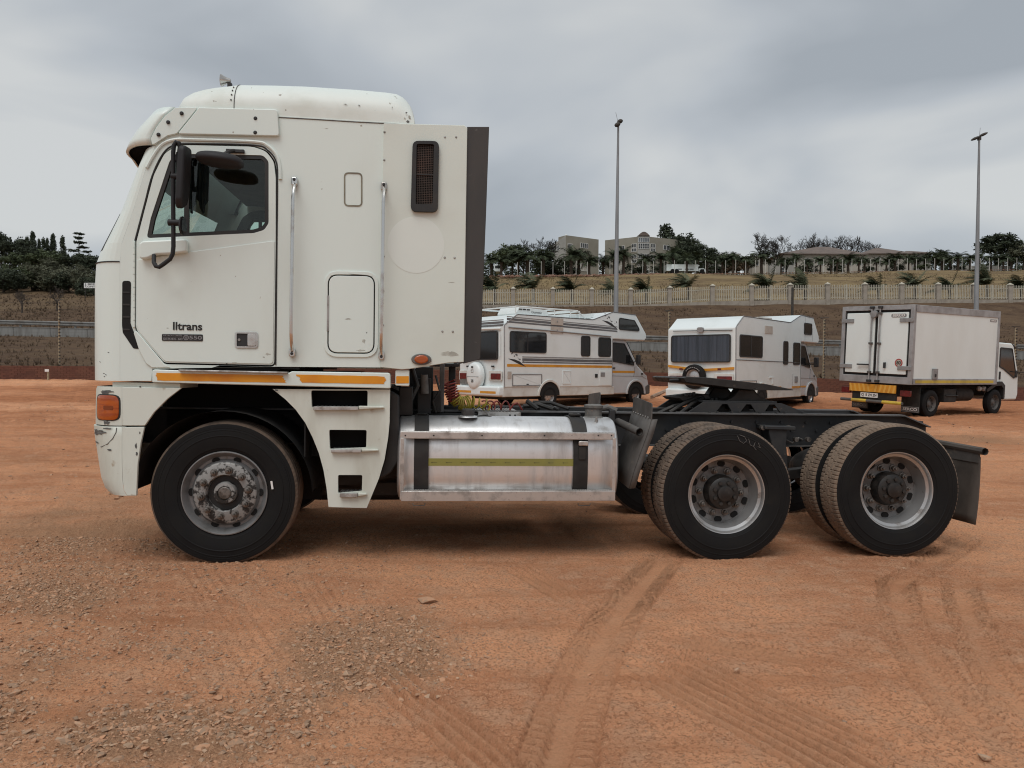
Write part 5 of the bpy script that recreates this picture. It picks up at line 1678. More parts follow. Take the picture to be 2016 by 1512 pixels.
def tread_mesh(name, Rr, B, kind, mat, N=480):
    hs = np.linspace(0.012, B - 0.012, 30)
    rows = []
    for h in hs:
        t = (h - 0.012) / (B - 0.024)
        e = min(t, 1 - t)
        crown = Rr - 0.006 * (2 * t - 1) ** 2 - 0.022 * max(0, (0.09 - e) / 0.09) ** 2
        row = []
        for k in range(N):
            q = 2 * math.pi * k / N
            g = 0.0
            if kind == 'drive':
                zz = 0.04 * (abs(((k / 10.0) % 1.0) - 0.5) * 2 - 0.5)
                for tc_ in (0.30, 0.5, 0.70):
                    if abs(t + zz - tc_) < 0.020: g = 0.008
                ph = (k % 5)
                if e < 0.27 and ph == 0: g = 0.008
                if 0.3 < t < 0.7 and (k + (3 if t > 0.5 else 0)) % 10 == 0: g = 0.006
            elif kind == 'rib':
                for tc_ in (0.2, 0.4, 0.6, 0.8):
                    if abs(t - tc_) < 0.02: g = 0.011
                if e < 0.035 and k % 3 == 0: g = 0.006
            r_ = crown - g
            row.append((r_ * math.cos(q), h, r_ * math.sin(q)))
        rows.append(row)
    mb = MB(); mb.grid(rows, close=True)
    return mb.mesh(name, M_[mat], smooth=30, fix=False)


def tyre_mesh(name, Rr, B, rim=0.298):
    side = [(rim, 0.040), (rim + 0.004, 0.028), (rim + 0.016, 0.020), (rim + 0.03, 0.016), (rim + 0.033, 0.0115), (rim + 0.05, 0.009), (rim + 0.085, 0.001), (rim + 0.115, 0.0), (rim + 0.118, -0.0025), (rim + 0.123, -0.0025),
            (rim + 0.126, 0.001), (Rr - 0.085, 0.002), (Rr - 0.070, 0.004), (Rr - 0.068, 0.002), (Rr - 0.060, 0.0035), (Rr - 0.058, 0.0065), (Rr - 0.048, 0.006), (Rr - 0.046, 0.0085), (Rr - 0.035, 0.0085), (Rr - 0.022, 0.0125)]
    mb = MB()
    mb.lathe(side, (0, 0, 0), 96)
    mb.lathe([(r_, B - h) for r_, h in reversed(side)], (0, 0, 0), 96)
    return mb.mesh(name, M_['tyre_side'], smooth=30, fix=False)


TY_F, TR_F = tyre_mesh('tyre', 0.525, 0.30), tread_mesh('tread', 0.525, 0.30, 'rib', 'tyre_dust', 288)
TY_R, TR_R = tyre_mesh('tyre', 0.525, 0.272), tread_mesh('tread', 0.525, 0.272, 'drive', 'tyre_dust')
TR_R2 = tread_mesh('tread', 0.525, 0.272, 'drive', 'tyre_dust_light')
hole_me = None


def disc_me(name, r_, d, mat, n=20, dome=0.0):
    return MB().lathe([(0.0, -d - dome), (r_ * 0.7, -d - dome * 0.6), (r_, -d), (r_, d)], (0, 0, 0), n).mesh(name, M_[mat], smooth=40)


nut_me = MB().lathe([(0.0, -0.058), (0.009, -0.056), (0.010, -0.036), (0.0175, -0.034), (0.0185, -0.008), (0.027, -0.006), (0.029, 0.002)], (0, 0, 0), 12).mesh('wheel_nut', M_['nut_steel'], smooth=35)
hh_me = disc_me('hand_hole', 0.030, 0.002, 'gap_black')
front_rim = [(0.262, 0.10), (0.270, 0.06), (0.283, 0.045), (0.290, 0.022), (0.297, 0.012), (0.304, 0.013), (0.306, 0.020), (0.304, 0.03)]
front_rim_me = MB().lathe(front_rim, (0, 0, 0), 72).lathe([(0.272, 0.060), (0.262, 0.072), (0.244, 0.072), (0.230, 0.055), (0.22, 0.036)], (0, 0, 0), 72).mesh('rim', M_['rim_grey'], smooth=40)
front_disc_me = MB().lathe([(0.226, 0.040), (0.222, 0.030), (0.214, 0.025), (0.135, 0.022), (0.130, 0.028), (0.126, 0.075), (0.0, 0.085)], (0, 0, 0), 64).mesh('wheel_disc', M_['hub_flaked'], smooth=40)
front_cavity_me = MB().lathe([(0.125, 0.066), (0.0, 0.068)], (0, 0, 0), 40).mesh('hub_recess', M_['black_plastic'])
front_hub_me = MB().lathe([(0.082, 0.07), (0.080, 0.030), (0.074, 0.018), (0.052, 0.014), (0.050, 0.022), (0.030, 0.026), (0.0, 0.027)], (0, 0, 0), 36).mesh('hub_cap', M_['hub_flaked'], smooth=40)
front_boss_me = MB().lathe([(0.048, 0.020), (0.040, 0.012), (0.0, 0.010)], (0, 0, 0), 24).mesh('hub_boss', M_['nut_steel'], smooth=40)
rear_rim_me = MB().lathe([(0.304, 0.045), (0.306, 0.028), (0.303, 0.022), (0.297, 0.024), (0.291, 0.034), (0.286, 0.052), (0.266, 0.062), (0.262, 0.076), (0.260, 0.10), (0.250, 0.125), (0.247, 0.155), (0.240, 0.170)], (0, 0, 0), 80).mesh('rim', M_['rim_silver'], smooth=40)
rear_disc_me = MB().lathe([(0.241, 0.168), (0.236, 0.174), (0.20, 0.180), (0.195, 0.174), (0.112, 0.172)], (0, 0, 0), 80).mesh('wheel_disc', M_['disc_grey'], smooth=40)
rear_hub_me = MB().lathe([(0.135, 0.174), (0.134, 0.135), (0.124, 0.115), (0.120, 0.085), (0.100, 0.072), (0.062, 0.070), (0.058, 0.05), (0.045, 0.046), (0.0, 0.045)], (0, 0, 0), 40).mesh('hub', M_['grease_black'], smooth=35)
rear_bolt_me = MB().lathe([(0.0, -0.02), (0.014, -0.019), (0.016, 0.0)], (0, 0, 0), 8).mesh('hub_bolt', M_['grease_black'])


def wheel(name, u, v, w, rear, flip=False, detail=True, light=False, rot=0.0, black_nuts=False):
    wl_ = empty(name, (u, v, w), parent=tractor)
    wl_.rotation_euler = (0, rot, math.pi if flip else 0)
    inst('tyre', TY_R if rear else TY_F, wl_)
    inst('tread', (TR_R2 if light else TR_R) if rear else TR_F, wl_)
    if not detail:
        inst('rim', rear_rim_me if rear else front_rim_me, wl_)
        return wl_
    if rear:
        inst('rim', rear_rim_me, wl_); inst('wheel_disc', rear_disc_me, wl_); inst('hub', rear_hub_me, wl_)
        for k in range(10):
            q = 2 * math.pi * (k + 0.5) / 10
            inst('wheel_nut', nut_me, wl_, (0.1675 * math.cos(q), 0.172, 0.1675 * math.sin(q)))
            if k % 1 == 0:
                q2 = 2 * math.pi * k / 10
                inst('hand_hole', hh_me, wl_, (0.219 * math.cos(q2), 0.1745, 0.219 * math.sin(q2)), (0, -q2, 0), (0.85, 1, 1.05))
        for k in range(8):
            q = 2 * math.pi * k / 8
            inst('hub_bolt', rear_bolt_me, wl_, (0.085 * math.cos(q), 0.074, 0.085 * math.sin(q)))
    else:
        for nm, me in (('rim', front_rim_me), ('wheel_disc', front_disc_me), ('hub_recess', front_cavity_me), ('hub_cap', front_hub_me), ('hub_boss', front_boss_me)):
            inst(nm, me, wl_)
        for k in range(10):
            q = 2 * math.pi * (k + 0.4) / 10
            inst('wheel_nut', nut_me, wl_, (0.1675 * math.cos(q), 0.024, 0.1675 * math.sin(q)))
            q2 = 2 * math.pi * (k + 0.15) / 10
            inst('hand_hole', hh_me, wl_, (0.247 * math.cos(q2), 0.066, 0.247 * math.sin(q2)), (0, -q2, 0), (0.62, 1, 0.95))
    return wl_


fw_u, fw_w = T(442, 971, 0.125)
m_u, m_w = T(1430.3, 973, 0.03)
l_u, l_w = T(1765, 966, 0.03)
VF = 0.105
wf = wheel('wheel', fw_u, VF, fw_w, False, rot=0.1)
wheel('wheel', fw_u, VW - VF, fw_w, False, flip=True, detail=False)
for i, (u, w, lt) in enumerate(((m_u, m_w, False), (l_u, l_w, True))):
    wheel('dual_wheel', u, 0.0, w, True, light=lt, rot=0.35 + 0.6 * i)
    wheel('dual_wheel', u, 0.335, w, True, light=lt, detail=False, rot=0.2)
    wheel('dual_wheel', u, VW, w, True, flip=True, detail=False)
    wheel('dual_wheel', u, VW - 0.335, w, True, flip=True, detail=False)
    part(MB().tube([(u, 0.14, w), (u, VW - 0.14, w)], 0.07, 14), 'drive_axle', 'grease_black')
    part(MB().lathe([(0.0, 0.88), (0.14, 0.9), (0.20, 1.1), (0.22, 1.24), (0.20, 1.38), (0.14, 1.56), (0.0, 1.58)], (u, 0, w), 24), 'differential', 'grease_black')
    part(MB().lathe([(0.21, 0.63), (0.215, 0.70), (0.20, 0.72), (0.0, 0.72)], (u, 0, w), 32), 'brake_drum', 'grease_black')
part(MB().tube([(fw_u, 0.2, fw_w - 0.05), (fw_u, VW - 0.2, fw_w - 0.05)], 0.06, 10), 'steer_axle', 'grease_black')
# white label on the front tyre, chalk scrawl on a driven tyre
a = T(535.5, 955, VF)
mm = Matrix.Translation((a[0], VF - 0.002, a[1])) @ Matrix.Rotation(R(-9), 4, 'Y')
part(MB().box(-0.007, 0.007, -0.0012, 0.002, -0.030, 0.030, M=mm), 'tyre_label', 'white_print')
for pts in ([(1452, 858), (1456, 868), (1464, 873), (1470, 868), (1466, 860), (1456, 856)], [(1474, 864), (1477, 876), (1483, 879), (1487, 870), (1484, 880), (1489, 886)], [(1493, 872), (1497, 882), (1492, 879)]):
    part(MB().tube([T3(x, y, -0.0035) for x, y in pts], 0.0016, 5), 'chalk_mark', 'chalk')
# rear mud flaps on their hanger tubes
q = T(1938, 889, 0.05)
for near in (True, False):
    def V3(v):
        return v if near else VW - v
    mf_ = empty('mud_flap', parent=tractor)
    b0, b1 = Vector((q[0], V3(0.04), q[1])), Vector((q[0], V3(0.80), q[1] + 0.02))
    mb = MB(); mb.tube([b0, b1], 0.030, 8, caps=False); dd = (b1 - b0).normalized(); mb.tube([b0 + dd * 0.05, b0 + dd * 0.055], 0.028, 8)
    part(mb, 'hanger_tube', 'flap_brown', mf_, smooth=20)
    part(MB().box(q[0] - 0.012, q[0] + 0.006, min(V3(0.10), V3(0.68)), max(V3(0.10), V3(0.68)), q[1] - 0.10, q[1] - 0.01), 'flap_clamp', 'guard_grey', mf_, bevel=0.004)
    zb_ = T(1930, 1033, 0.10)[1]
    rws = []
    for k in range(9):
        t = k / 8
        rws.append([Vector((q[0] - 0.004 - 0.035 * t * t + 0.012 * math.sin(v * 6 + t), V3(v), q[1] - 0.05 + (zb_ - q[1] + 0.05) * t)) for v in (0.09, 0.2, 0.35, 0.5, 0.66)])
    o = part(MB().grid(rws), 'flap_sheet', 'flap_brown', mf_, smooth=60)
    s_ = o.modifiers.new('thickness', 'SOLIDIFY'); s_.thickness = 0.010
# ---------------------------------------------------------------- mirrors
mir = empty('mirror_assembly', parent=tractor)
VA = -0.13
ap_ = [(303, 503, -0.03), (303, 510, -0.06), (303, 517, -0.09), (307, 524, VA), (313, 526, VA), (322, 520, VA), (335, 510, VA), (340, 500, VA), (341.5, 485, VA), (341, 400, VA), (341, 300, VA), (342.5, 286, VA), (347, 279, VA), (352, 281, VA), (354, 290, VA + 0.01), (353, 300, VA + 0.01)]
part(MB().tube([T3(*p) for p in ap_], 0.0145, 10), 'mirror_arm', 'mirror_black', mir, smooth=60)
for (x0, x1, y, r_) in ((337, 357, 347, 0.021), (331, 358, 438, 0.023)):
    part(MB().tube([T3(x0, y, VA), T3(x1, y + 1, VA)], r_, 12), 'mirror_clamp', 'mirror_black', mir, bevel=0.004)
part(MB().tube([T3(349, 300, VA + 0.01), T3(350, 345, VA + 0.01)], 0.009, 8), 'adjuster_rod', 'mirror_black', mir)
c = T(363, 350, -0.16)
zt_, zl_ = T(364, 288, -0.16)[1], T(350, 413, -0.16)[1]
pl = rpoly([(-0.240, zt_ - 0.012), (-0.085, zt_ + 0.004), (-0.08, zl_ + 0.13), (-0.12, zl_ + 0.04), (-0.22, zl_ - 0.01), (-0.25, zl_ + 0.06)], 0.045, 5)
mb = MB()
mb.prism(pl, -0.026, 0.022)
for i, p in enumerate(mb.v):
    x, y, z = p                      # x is depth, y thickness
    lean = (z - zl_) * 0.045
    mb.v[i] = (c[0] - 0.012 + y + lean, x, z)
part(mb, 'mirror_head', 'mirror_black', mir, bevel=0.014, seg=3)
d0 = T3(358.5, 445, VA)
part(MB().lathe([(0.0, -0.014), (0.04, -0.012), (0.062, -0.004), (0.066, 0.006), (0.05, 0.012), (0.0, 0.013)], d0, 28, axis='x'), 'spot_mirror', 'mirror_black', mir)
part(MB().lathe([(0.0, 0.0), (0.057, 0.0)], d0 + Vector((0.0145, 0, 0)), 28, axis='x'), 'spot_glass', 'mirror_glass', mir)
# kerb mirror above the window
km = T3(433, 317, -0.17)
rws = []
for i in range(13):
    a_ = math.pi * i / 12 - math.pi / 2
    rws.append([km + Vector((0.152 * math.sin(a_) ** 1 if True else 0, 0, 0)) + Vector((0, 0.115 * math.cos(a_) ** 0.55 * math.cos(q), (0.058 if math.sin(q) > 0 else 0.042) * math.cos(a_) ** 0.55 * math.sin(q) - 0.014 * math.sin(a_))) if 0 < i < 12 else km + Vector((0.152 * math.sin(a_), 0, -0.014 * math.sin(a_))) for q in [2 * math.pi * k / 20 for k in range(20)]])
part(MB().grid(rws, close=True), 'kerb_mirror', 'mirror_black', mir, smooth=60)
a, b = T(445, 293, 0.02), T(481, 301.5, 0.02)
part(MB().box(a[0], b[0], 0.012, 0.034, b[1], a[1]), 'kerb_bracket', 'black_plastic', mir, bevel=0.004)
part(MB().tube([T3(460, 297, 0.02), T3(452, 298, -0.04), T3(442, 303, -0.10), T3(436, 310, -0.15)], 0.014, 8), 'kerb_arm', 'black_plastic', mir)
# ================================================================== parked vehicles at the back of the yard
pm('van_white', (0.70, 0.755, 0.755), (0.63, 0.675, 0.665), scale=0.9, lo=0.45, hi=0.7, rough=0.4, rough2=0.5, coat=0.2)
pm('van_silver', (0.50, 0.515, 0.53), (0.46, 0.465, 0.47), scale=1.5, rough=0.35, coat=0.3)
pm('van_dirty', (0.60, 0.61, 0.58), (0.46, 0.43, 0.38), scale=2.5, lo=0.4, hi=0.75, rough=0.6)
pm('stripe_grey', (0.13, 0.135, 0.14), (0.10, 0.10, 0.105), scale=3, rough=0.5)
pm('stripe_orange', (0.60, 0.27, 0.02), (0.50, 0.21, 0.02), scale=3, rough=0.5)
pm('stripe_yellow', (0.55, 0.40, 0.05), (0.40, 0.29, 0.05), scale=3, rough=0.5)
pm('van_glass', (0.012, 0.013, 0.014), (0.02, 0.02, 0.021), scale=1.0, rough=0.06, spec=0.6)
pm('tail_red', (0.13, 0.010, 0.010), (0.08, 0.008, 0.008), scale=8, rough=0.25)
pm('lamp_clear', (0.5, 0.5, 0.5), (0.25, 0.25, 0.25), scale=30, rough=0.15)
pm('trim_grey', (0.25, 0.25, 0.25), (0.20, 0.20, 0.20), scale=8, rough=0.5)
pm('box_alu', (0.36, 0.365, 0.37), (0.27, 0.27, 0.27), scale=3, rough=0.45, rough2=0.6, metal=0.3)
pm('box_white', (0.72, 0.785, 0.775), (0.67, 0.72, 0.70), scale=0.8, lo=0.4, hi=0.72, rough=0.42, rough2=0.5, stretch=(1, 1, 0.4))
pm('under_black', (0.014, 0.013, 0.012), (0.03, 0.027, 0.024), scale=5, rough=0.8)
pm('curtain_grey', (0.16, 0.17, 0.20), (0.10, 0.105, 0.125), scale=2.2, rough=0.95, stretch=(1, 6, 0.15))
pm('beige_vent', (0.45, 0.41, 0.36), (0.38, 0.34, 0.30), scale=6, rough=0.6)
pm('sign_red', (0.35, 0.03, 0.02), rough=0.6)
small_tyre = MB().lathe([(0.19, 0.03), (0.20, 0.012), (0.25, 0.0), (0.30, 0.006), (0.335, 0.03), (0.342, 0.10), (0.335, 0.17), (0.30, 0.195), (0.19, 0.19)], (0, 0, 0), 40).mesh('tyre', M_['tyre_side'], smooth=40)
small_rim = MB().lathe([(0.20, 0.016), (0.19, 0.02), (0.18, 0.05), (0.165, 0.075), (0.15, 0.07), (0.10, 0.05), (0.05, 0.045), (0.045, 0.03), (0.0, 0.028)], (0, 0, 0), 32).mesh('rim', M_['rim_silver'], smooth=40)
small_hole = disc_me('rim_hole', 0.016, 0.003, 'gap_black', 10)


dark_rim = MB().lathe([(0.20, 0.016), (0.19, 0.02), (0.18, 0.05), (0.165, 0.085), (0.12, 0.10), (0.08, 0.09), (0.05, 0.05), (0.0, 0.045)], (0, 0, 0), 32).mesh('rim', M_['guard_grey'], smooth=40)


def small_wheel(parent, x, y, z, flip=False, scale=1.0, rim_mat=None, rim_me=None):
    w = empty('wheel', (x, y, z), parent=parent)
    w.rotation_euler = (0, 0, math.pi if flip else 0)
    w.scale = (scale, 1, scale)
    inst('tyre', small_tyre, w)
    inst('rim', rim_me or small_rim, w)
    if not flip:
        for k in range(10):
            q = 2 * math.pi * k / 10
            inst('rim_hole', small_hole, w, (0.135 * math.cos(q), 0.062, 0.135 * math.sin(q)))
    return w


def rear_prism(poly, x0, x1, holes=()):
    """polygon in (y,z) seen from behind, extruded along x"""
    mb = MB(); mb.prism(poly, x0, x1, holes)
    mb.v = [(p[1], p[0], p[2]) for p in mb.v]
    return mb


def window(parent, poly, y, name='window', mat='van_glass', divider=None):
    """side window standing proud of the right-hand wall at depth y"""
    w = empty(name, parent=parent)
    part(MB().prism(poly, y - 0.022, y + 0.012, holes=[inset(poly, 0.035)]), 'window_frame', 'black_plastic', w, bevel=0.005)
    part(MB().prism(inset(poly, 0.03), y - 0.014, y + 0.010), 'pane', mat, w, smooth=None)
    if divider is not None:
        z0, z1 = min(p[1] for p in poly), max(p[1] for p in poly)
        part(MB().box(divider - 0.02, divider + 0.02, y - 0.020, y - 0.0145, z0 + 0.035, z1 - 0.035), 'window_bar', 'black_plastic', w)
    return w


def rear_window(parent, y0, y1, z0, z1, mat='van_glass', x=0.0):
    w = empty('rear_window', parent=parent)
    poly = rrect(y0, y1, z0, z1, 0.09)
    part(rear_prism(poly, x - 0.025, x + 0.012, holes=[inset(poly, 0.035)]), 'window_frame', 'black_plastic', w, bevel=0.005)
    part(rear_prism(inset(poly, 0.03), x - 0.012, x + 0.01), 'pane', mat, w, smooth=None)
    return w


def motorhome(name, label, loc, az, xb, variant):
    r_ = empty(name, loc, az, label=label, cat='motorhome')
    W = 2.2; hy = -W / 2
    b = xb                              # where the living box ends and the cab door begins
    roof = [(0.05, 0.62), (b, 0.62), (b, 2.20), (b + 0.12, 2.20), (b + 1.62, 2.20), (b + 1.72, 2.30), (b + 1.68, 2.45), (b + 1.15, 3.06), (b, 3.10), (b - 0.95, 2.80), (0.55, 2.80), (0.12, 2.50), (0.03, 2.45)]
    part(MB().prism(roof, hy, -hy), 'living_box', 'van_white', r_, bevel=0.035, seg=3)
    part(MB().prism(rpoly([(0.02, 0.34), (b + 0.1, 0.36), (b + 0.1, 0.63), (0.04, 0.63)], 0.03, 3), hy + 0.015, -hy - 0.015), 'skirt', 'van_dirty', r_, bevel=0.02)
    cab_ = [(b - 0.05, 0.36), (b + 1.78, 0.36), (b + 2.0, 0.42), (b + 2.02, 0.72), (b + 1.93, 0.98), (b + 1.45, 1.32), (b + 0.85, 2.15), (b + 0.7, 2.20), (b - 0.05, 2.20)]
    part(MB().prism(rpoly(cab_, [0, 0.05, 0.08, 0.1, 0.15, 0.2, 0.1, 0, 0], 4), hy + 0.14, -hy - 0.14), 'van_cab', 'van_silver', r_, bevel=0.05, seg=3)
    # wheel arches and wheels
    xr, xf = 1.87, b + 1.33
    for x in (xr, xf):
        yy = hy if x == xr else hy + 0.14
        arc = [(x + 0.43 * math.cos(q), 0.36 + 0.43 * math.sin(q)) for q in [math.pi * k / 16 for k in range(17)]]
        part(MB().prism(arc, yy - 0.004, yy + 0.30), 'wheel_well', 'gap_black', r_)
        ring_ = [(x + 0.50 * math.cos(q), 0.36 + 0.50 * math.sin(q)) for q in [math.pi * k / 16 for k in range(17)]] + list(reversed(arc))
        part(MB().prism(ring_, yy - 0.035, yy + 0.03), 'wheel_arch', 'van_dirty' if x == xr else 'van_silver', r_, bevel=0.01)
        small_wheel(r_, x, yy - 0.012, 0.335)
        small_wheel(r_, x, -yy + 0.012, 0.335, flip=True)
    part(MB().box(0.3, b + 1.7, -0.8, 0.8, 0.25, 0.5), 'chassis', 'under_black', r_)
    # cab glazing, door, mirror, lamp
    cw_ = rpoly([(b + 0.10, 1.46), (b + 1.22, 1.33), (b + 1.22, 1.42), (b + 0.72, 2.08), (b + 0.14, 2.10)], [0.05, 0.03, 0.03, 0.08, 0.06], 4)
    dw = window(r_, cw_, hy + 0.14, 'door_window')
    part(MB().prism(rpoly([(b + 1.40, 1.40), (b + 1.45, 1.36), (b + 0.9, 2.14), (b + 0.84, 2.12)], 0.01, 2), hy + 0.17, -hy - 0.17), 'windscreen', 'van_glass', r_)
    for pts in (((b + 0.04, 0.45), (b + 0.04, 2.1)), ((b + 1.28, 1.30), (b + 1.22, 0.95))):
        part(MB().tube([(x, hy + 0.137, z) for x, z in pts], 0.008, 5), 'door_seam', 'stripe_grey', r_)
    part(MB().tube([(b + 0.04, hy + 0.137, 0.98), (b + 1.75, hy + 0.137, 0.97)], 0.007, 5), 'body_crease', 'trim_grey', r_)
    part(MB().box(b + 0.10, b + 0.26, hy + 0.115, hy + 0.145, 1.22, 1.26), 'door_handle', 'black_plastic', r_)
    part(MB().tube([(b + 1.15, hy + 0.14, 1.45), (b + 1.20, hy - 0.05, 1.47)], 0.02, 6), 'mirror_stalk', 'black_plastic', r_)
    part(MB().box(b + 1.12, b + 1.22, hy - 0.18, hy - 0.02, 1.36, 1.70), 'wing_mirror', 'black_plastic', r_, bevel=0.03, seg=3)
    part(MB().prism(rpoly([(b + 1.62, 0.98), (b + 1.92, 0.86), (b + 1.90, 0.98), (b + 1.68, 1.10)], 0.02, 3), hy + 0.128, hy + 0.2), 'headlamp', 'lamp_clear', r_)
    part(MB().box(b + 1.60, b + 1.70, hy + 0.125, hy + 0.15, 1.02, 1.08), 'side_repeater', 'black_plastic', r_)
    part(MB().prism(rpoly([(b + 1.72, 0.30), (b + 2.06, 0.36), (b + 2.06, 0.70), (b + 1.85, 0.62)], 0.05, 3), hy + 0.12, -hy - 0.12), 'front_bumper', 'guard_grey', r_, bevel=0.03)
    # rear end
    part(MB().box(-0.14, 0.10, hy + 0.02, -hy - 0.02, 0.36, 0.66), 'rear_bumper', 'van_white', r_, bevel=0.06, seg=3)
    for s in (-1, 1):
        tl = empty('tail_lamp', parent=r_)
        part(rear_prism(rrect(s * 0.75 - 0.30, s * 0.75 + 0.30, 0.82, 1.12, 0.05), -0.012, 0.03), 'lamp_recess', 'van_dirty', tl, bevel=0.01)
        part(rear_prism(rrect(s * 0.78 - 0.24, s * 0.78 + 0.22, 0.86, 1.04, 0.02), -0.03, 0.0), 'lamp_lens', 'tail_red', tl, bevel=0.006)
        part(MB().box(-0.02, 0.02, s * 0.62 - 0.05, s * 0.62 + 0.05, 1.22, 1.27), 'clearance_lamp', 'tail_red' if variant == 2 else 'black_plastic', r_)
    part(MB().tube([(0.07, hy + 0.005, 0.64), (0.045, hy + 0.005, 2.45), (0.13, hy + 0.005, 2.52), (0.55, hy + 0.005, 2.80)], 0.018, 6), 'corner_trim', 'trim_grey', r_)
    part(MB().tube([(0.55, hy - 0.0, 2.80), (b - 0.95, hy - 0.0, 2.80), (b, hy - 0.0, 3.10), (b + 1.15, hy - 0.0, 3.06)], 0.013, 6), 'roof_trim', 'stripe_grey', r_)
    part(MB().tube([(b - 0.02, hy + 0.002, 0.64), (b - 0.02, hy + 0.002, 2.2)], 0.012, 6), 'trim_strip', 'trim_grey', r_)
    return r_


def band(r_, x0, x1, z0, z1, y, mat, name='stripe'):
    part(MB().box(x0, x1, y - 0.004, y + 0.004, z0, z1), name, mat, r_, smooth=None)


# --- first motorhome
p1 = (-0.27, 22.5)
az1, az2 = R(40), R(49)


def root_of(c0, az, W):
    """root (centre of the rear end) from the right rear corner"""
    return (c0[0] - math.sin(az) * W / 2, c0[1] + math.cos(az) * W / 2)


x_, y_ = root_of(p1, az1, 2.2)
mh1 = motorhome('motorhome', 'white motorhome with grey and orange side stripes, roof air conditioner and round spare-wheel cover', (x_, y_, 0.30), az1, 4.72, 1)
hy = -1.1
window(mh1, rrect(0.25, 1.72, 1.66, 2.30, 0.09), hy, divider=0.95)
window(mh1, rrect(3.22, 3.64, 1.60, 2.26, 0.09), hy)
window(mh1, rrect(4.02, 4.62, 1.60, 2.24, 0.09), hy)
window(mh1, rpoly([(5.0, 2.52), (6.12, 2.50), (5.78, 2.88), (5.0, 2.93)], 0.09), hy, 'bunk_window')
rear_window(mh1, -0.85, 0.85, 1.44, 2.30)
for (z0, z1, mt) in ((1.24, 1.32, 'stripe_orange'), (1.36, 1.40, 'stripe_grey'), (1.42, 1.50, 'stripe_grey'), (1.52, 1.555, 'trim_grey')):
    band(mh1, 0.16 if mt == 'stripe_orange' else 0.75, 4.69, z0, z1, hy, mt)
for (z0, z1, mt) in ((2.50, 2.55, 'stripe_grey'), (2.57, 2.64, 'stripe_grey'), (2.66, 2.69, 'trim_grey')):
    part(MB().prism([(0.14, z0 + 0.04), (4.95, z0 - 0.06), (4.90, z1 - 0.06), (0.14, z1 + 0.04)], hy - 0.004, hy + 0.004), 'stripe', mt, mh1, smooth=None)
    part(rear_prism([(-1.05, z0 - 0.08 + 0.02), (1.05, z0 - 0.06), (1.05, z1 - 0.06), (-1.05, z1 - 0.06)], 0.02, 0.06), 'rear_stripe', mt, mh1, smooth=None)
band(mh1, 4.78, 6.0, 1.08, 1.15, hy + 0.14, 'stripe_orange')
for (cx, cz, sg_) in ((0.55, 1.40, 1), (4.55, 2.72, 1)):      # leopard-spot motif: dark swoosh with dabs
    part(MB().prism([(cx - 0.35, cz + 0.08), (cx - 0.1, cz + 0.06), (cx + 0.1, cz + 0.0), (cx + 0.35, cz - 0.16), (cx + 0.1, cz - 0.09), (cx - 0.08, cz - 0.02)], hy - 0.005, hy + 0.003), 'decal_swoosh', 'black_plastic', mh1, smooth=None)
    rr = random.Random(3)
    for k in range(12):
        dx, dz = rr.uniform(-0.4, 0.35), rr.uniform(0.05, 0.24)
        s = rr.uniform(0.012, 0.03)
        part(MB().prism([(cx + dx + s * math.cos(q) * rr.uniform(.7, 1.3), cz + dz * 0.9 + 0.02 - dx * 0.3 + s * math.sin(q)) for q in [k2 * 1.047 for k2 in range(6)]], hy - 0.004, hy + 0.003), 'decal_spot', 'stripe_grey', mh1, smooth=None)
for (x0, x1, z0, z1) in ((0.36, 1.55, 0.66, 1.03), (2.42, 2.80, 0.72, 1.14)):
    pl_ = rrect(x0, x1, z0, z1, 0.03, 3)
    part(MB().prism(pl_, hy - 0.016, hy + 0.004, holes=[inset(pl_, 0.03)]), 'hatch_frame', 'trim_grey' if x0 < 1 else 'van_white', mh1, bevel=0.004)
    part(MB().prism(inset(pl_, 0.035), hy - 0.008, hy + 0.004), 'hatch_panel', 'van_white', mh1)
part(MB().box(0.92, 1.0, hy - 0.02, hy + 0.0, 0.70, 0.73), 'hatch_latch', 'black_plastic', mh1)
part(MB().box(0.18, 0.32, hy - 0.02, hy + 0.002, 0.90, 1.10), 'power_inlet', 'beige_vent', mh1)
part(MB().box(3.88, 4.0, hy - 0.012, hy + 0.002, 0.92, 1.04), 'water_filler', 'black_plastic', mh1)
part(MB().box(4.08, 4.62, hy - 0.010, hy + 0.002, 0.66, 1.14), 'heater_panel', 'van_white', mh1, bevel=0.004)
part(MB().box(4.14, 4.34, hy - 0.018, hy + 0.002, 0.95, 1.09), 'heater_vent', 'trim_grey', mh1)
for z0 in (2.28, 2.55):
    part(MB().box(1.90, 2.42, hy - 0.02, hy + 0.002, z0, z0 + 0.22), 'fridge_vent', 'beige_vent', mh1, bevel=0.006)
    part(MB().lathe([(0, -0.03), (0.03, -0.028), (0.03, 0.0)], (2.16, hy, z0 + 0.11), 12), 'vent_flue', 'trim_grey', mh1)
part(MB().tube([(0.2, hy - 0.02, 2.40), (2.0, hy - 0.02, 2.36), (4.6, hy - 0.02, 2.28)], 0.022, 6), 'awning_rail', 'trim_grey', mh1)
ac = empty('air_conditioner', parent=mh1)
part(MB().prism(rpoly([(0.75, 2.82), (2.15, 2.82), (2.05, 3.03), (0.9, 3.06)], 0.05, 3), -0.75, 0.15), 'ac_cover', 'van_white', ac, bevel=0.04, seg=3)
for k in range(3):
    part(MB().box(0.90 + 0.16 * k, 1.02 + 0.16 * k, -0.765, -0.74, 2.98, 3.01), 'ac_slot', 'gap_black', ac)
inst('ac_lettering', text_mesh('Dometic', 0.10, M_['stripe_grey'], width=0.42), ac, (1.62, -0.757, 2.93))
rk = empty('roof_rack', parent=mh1)
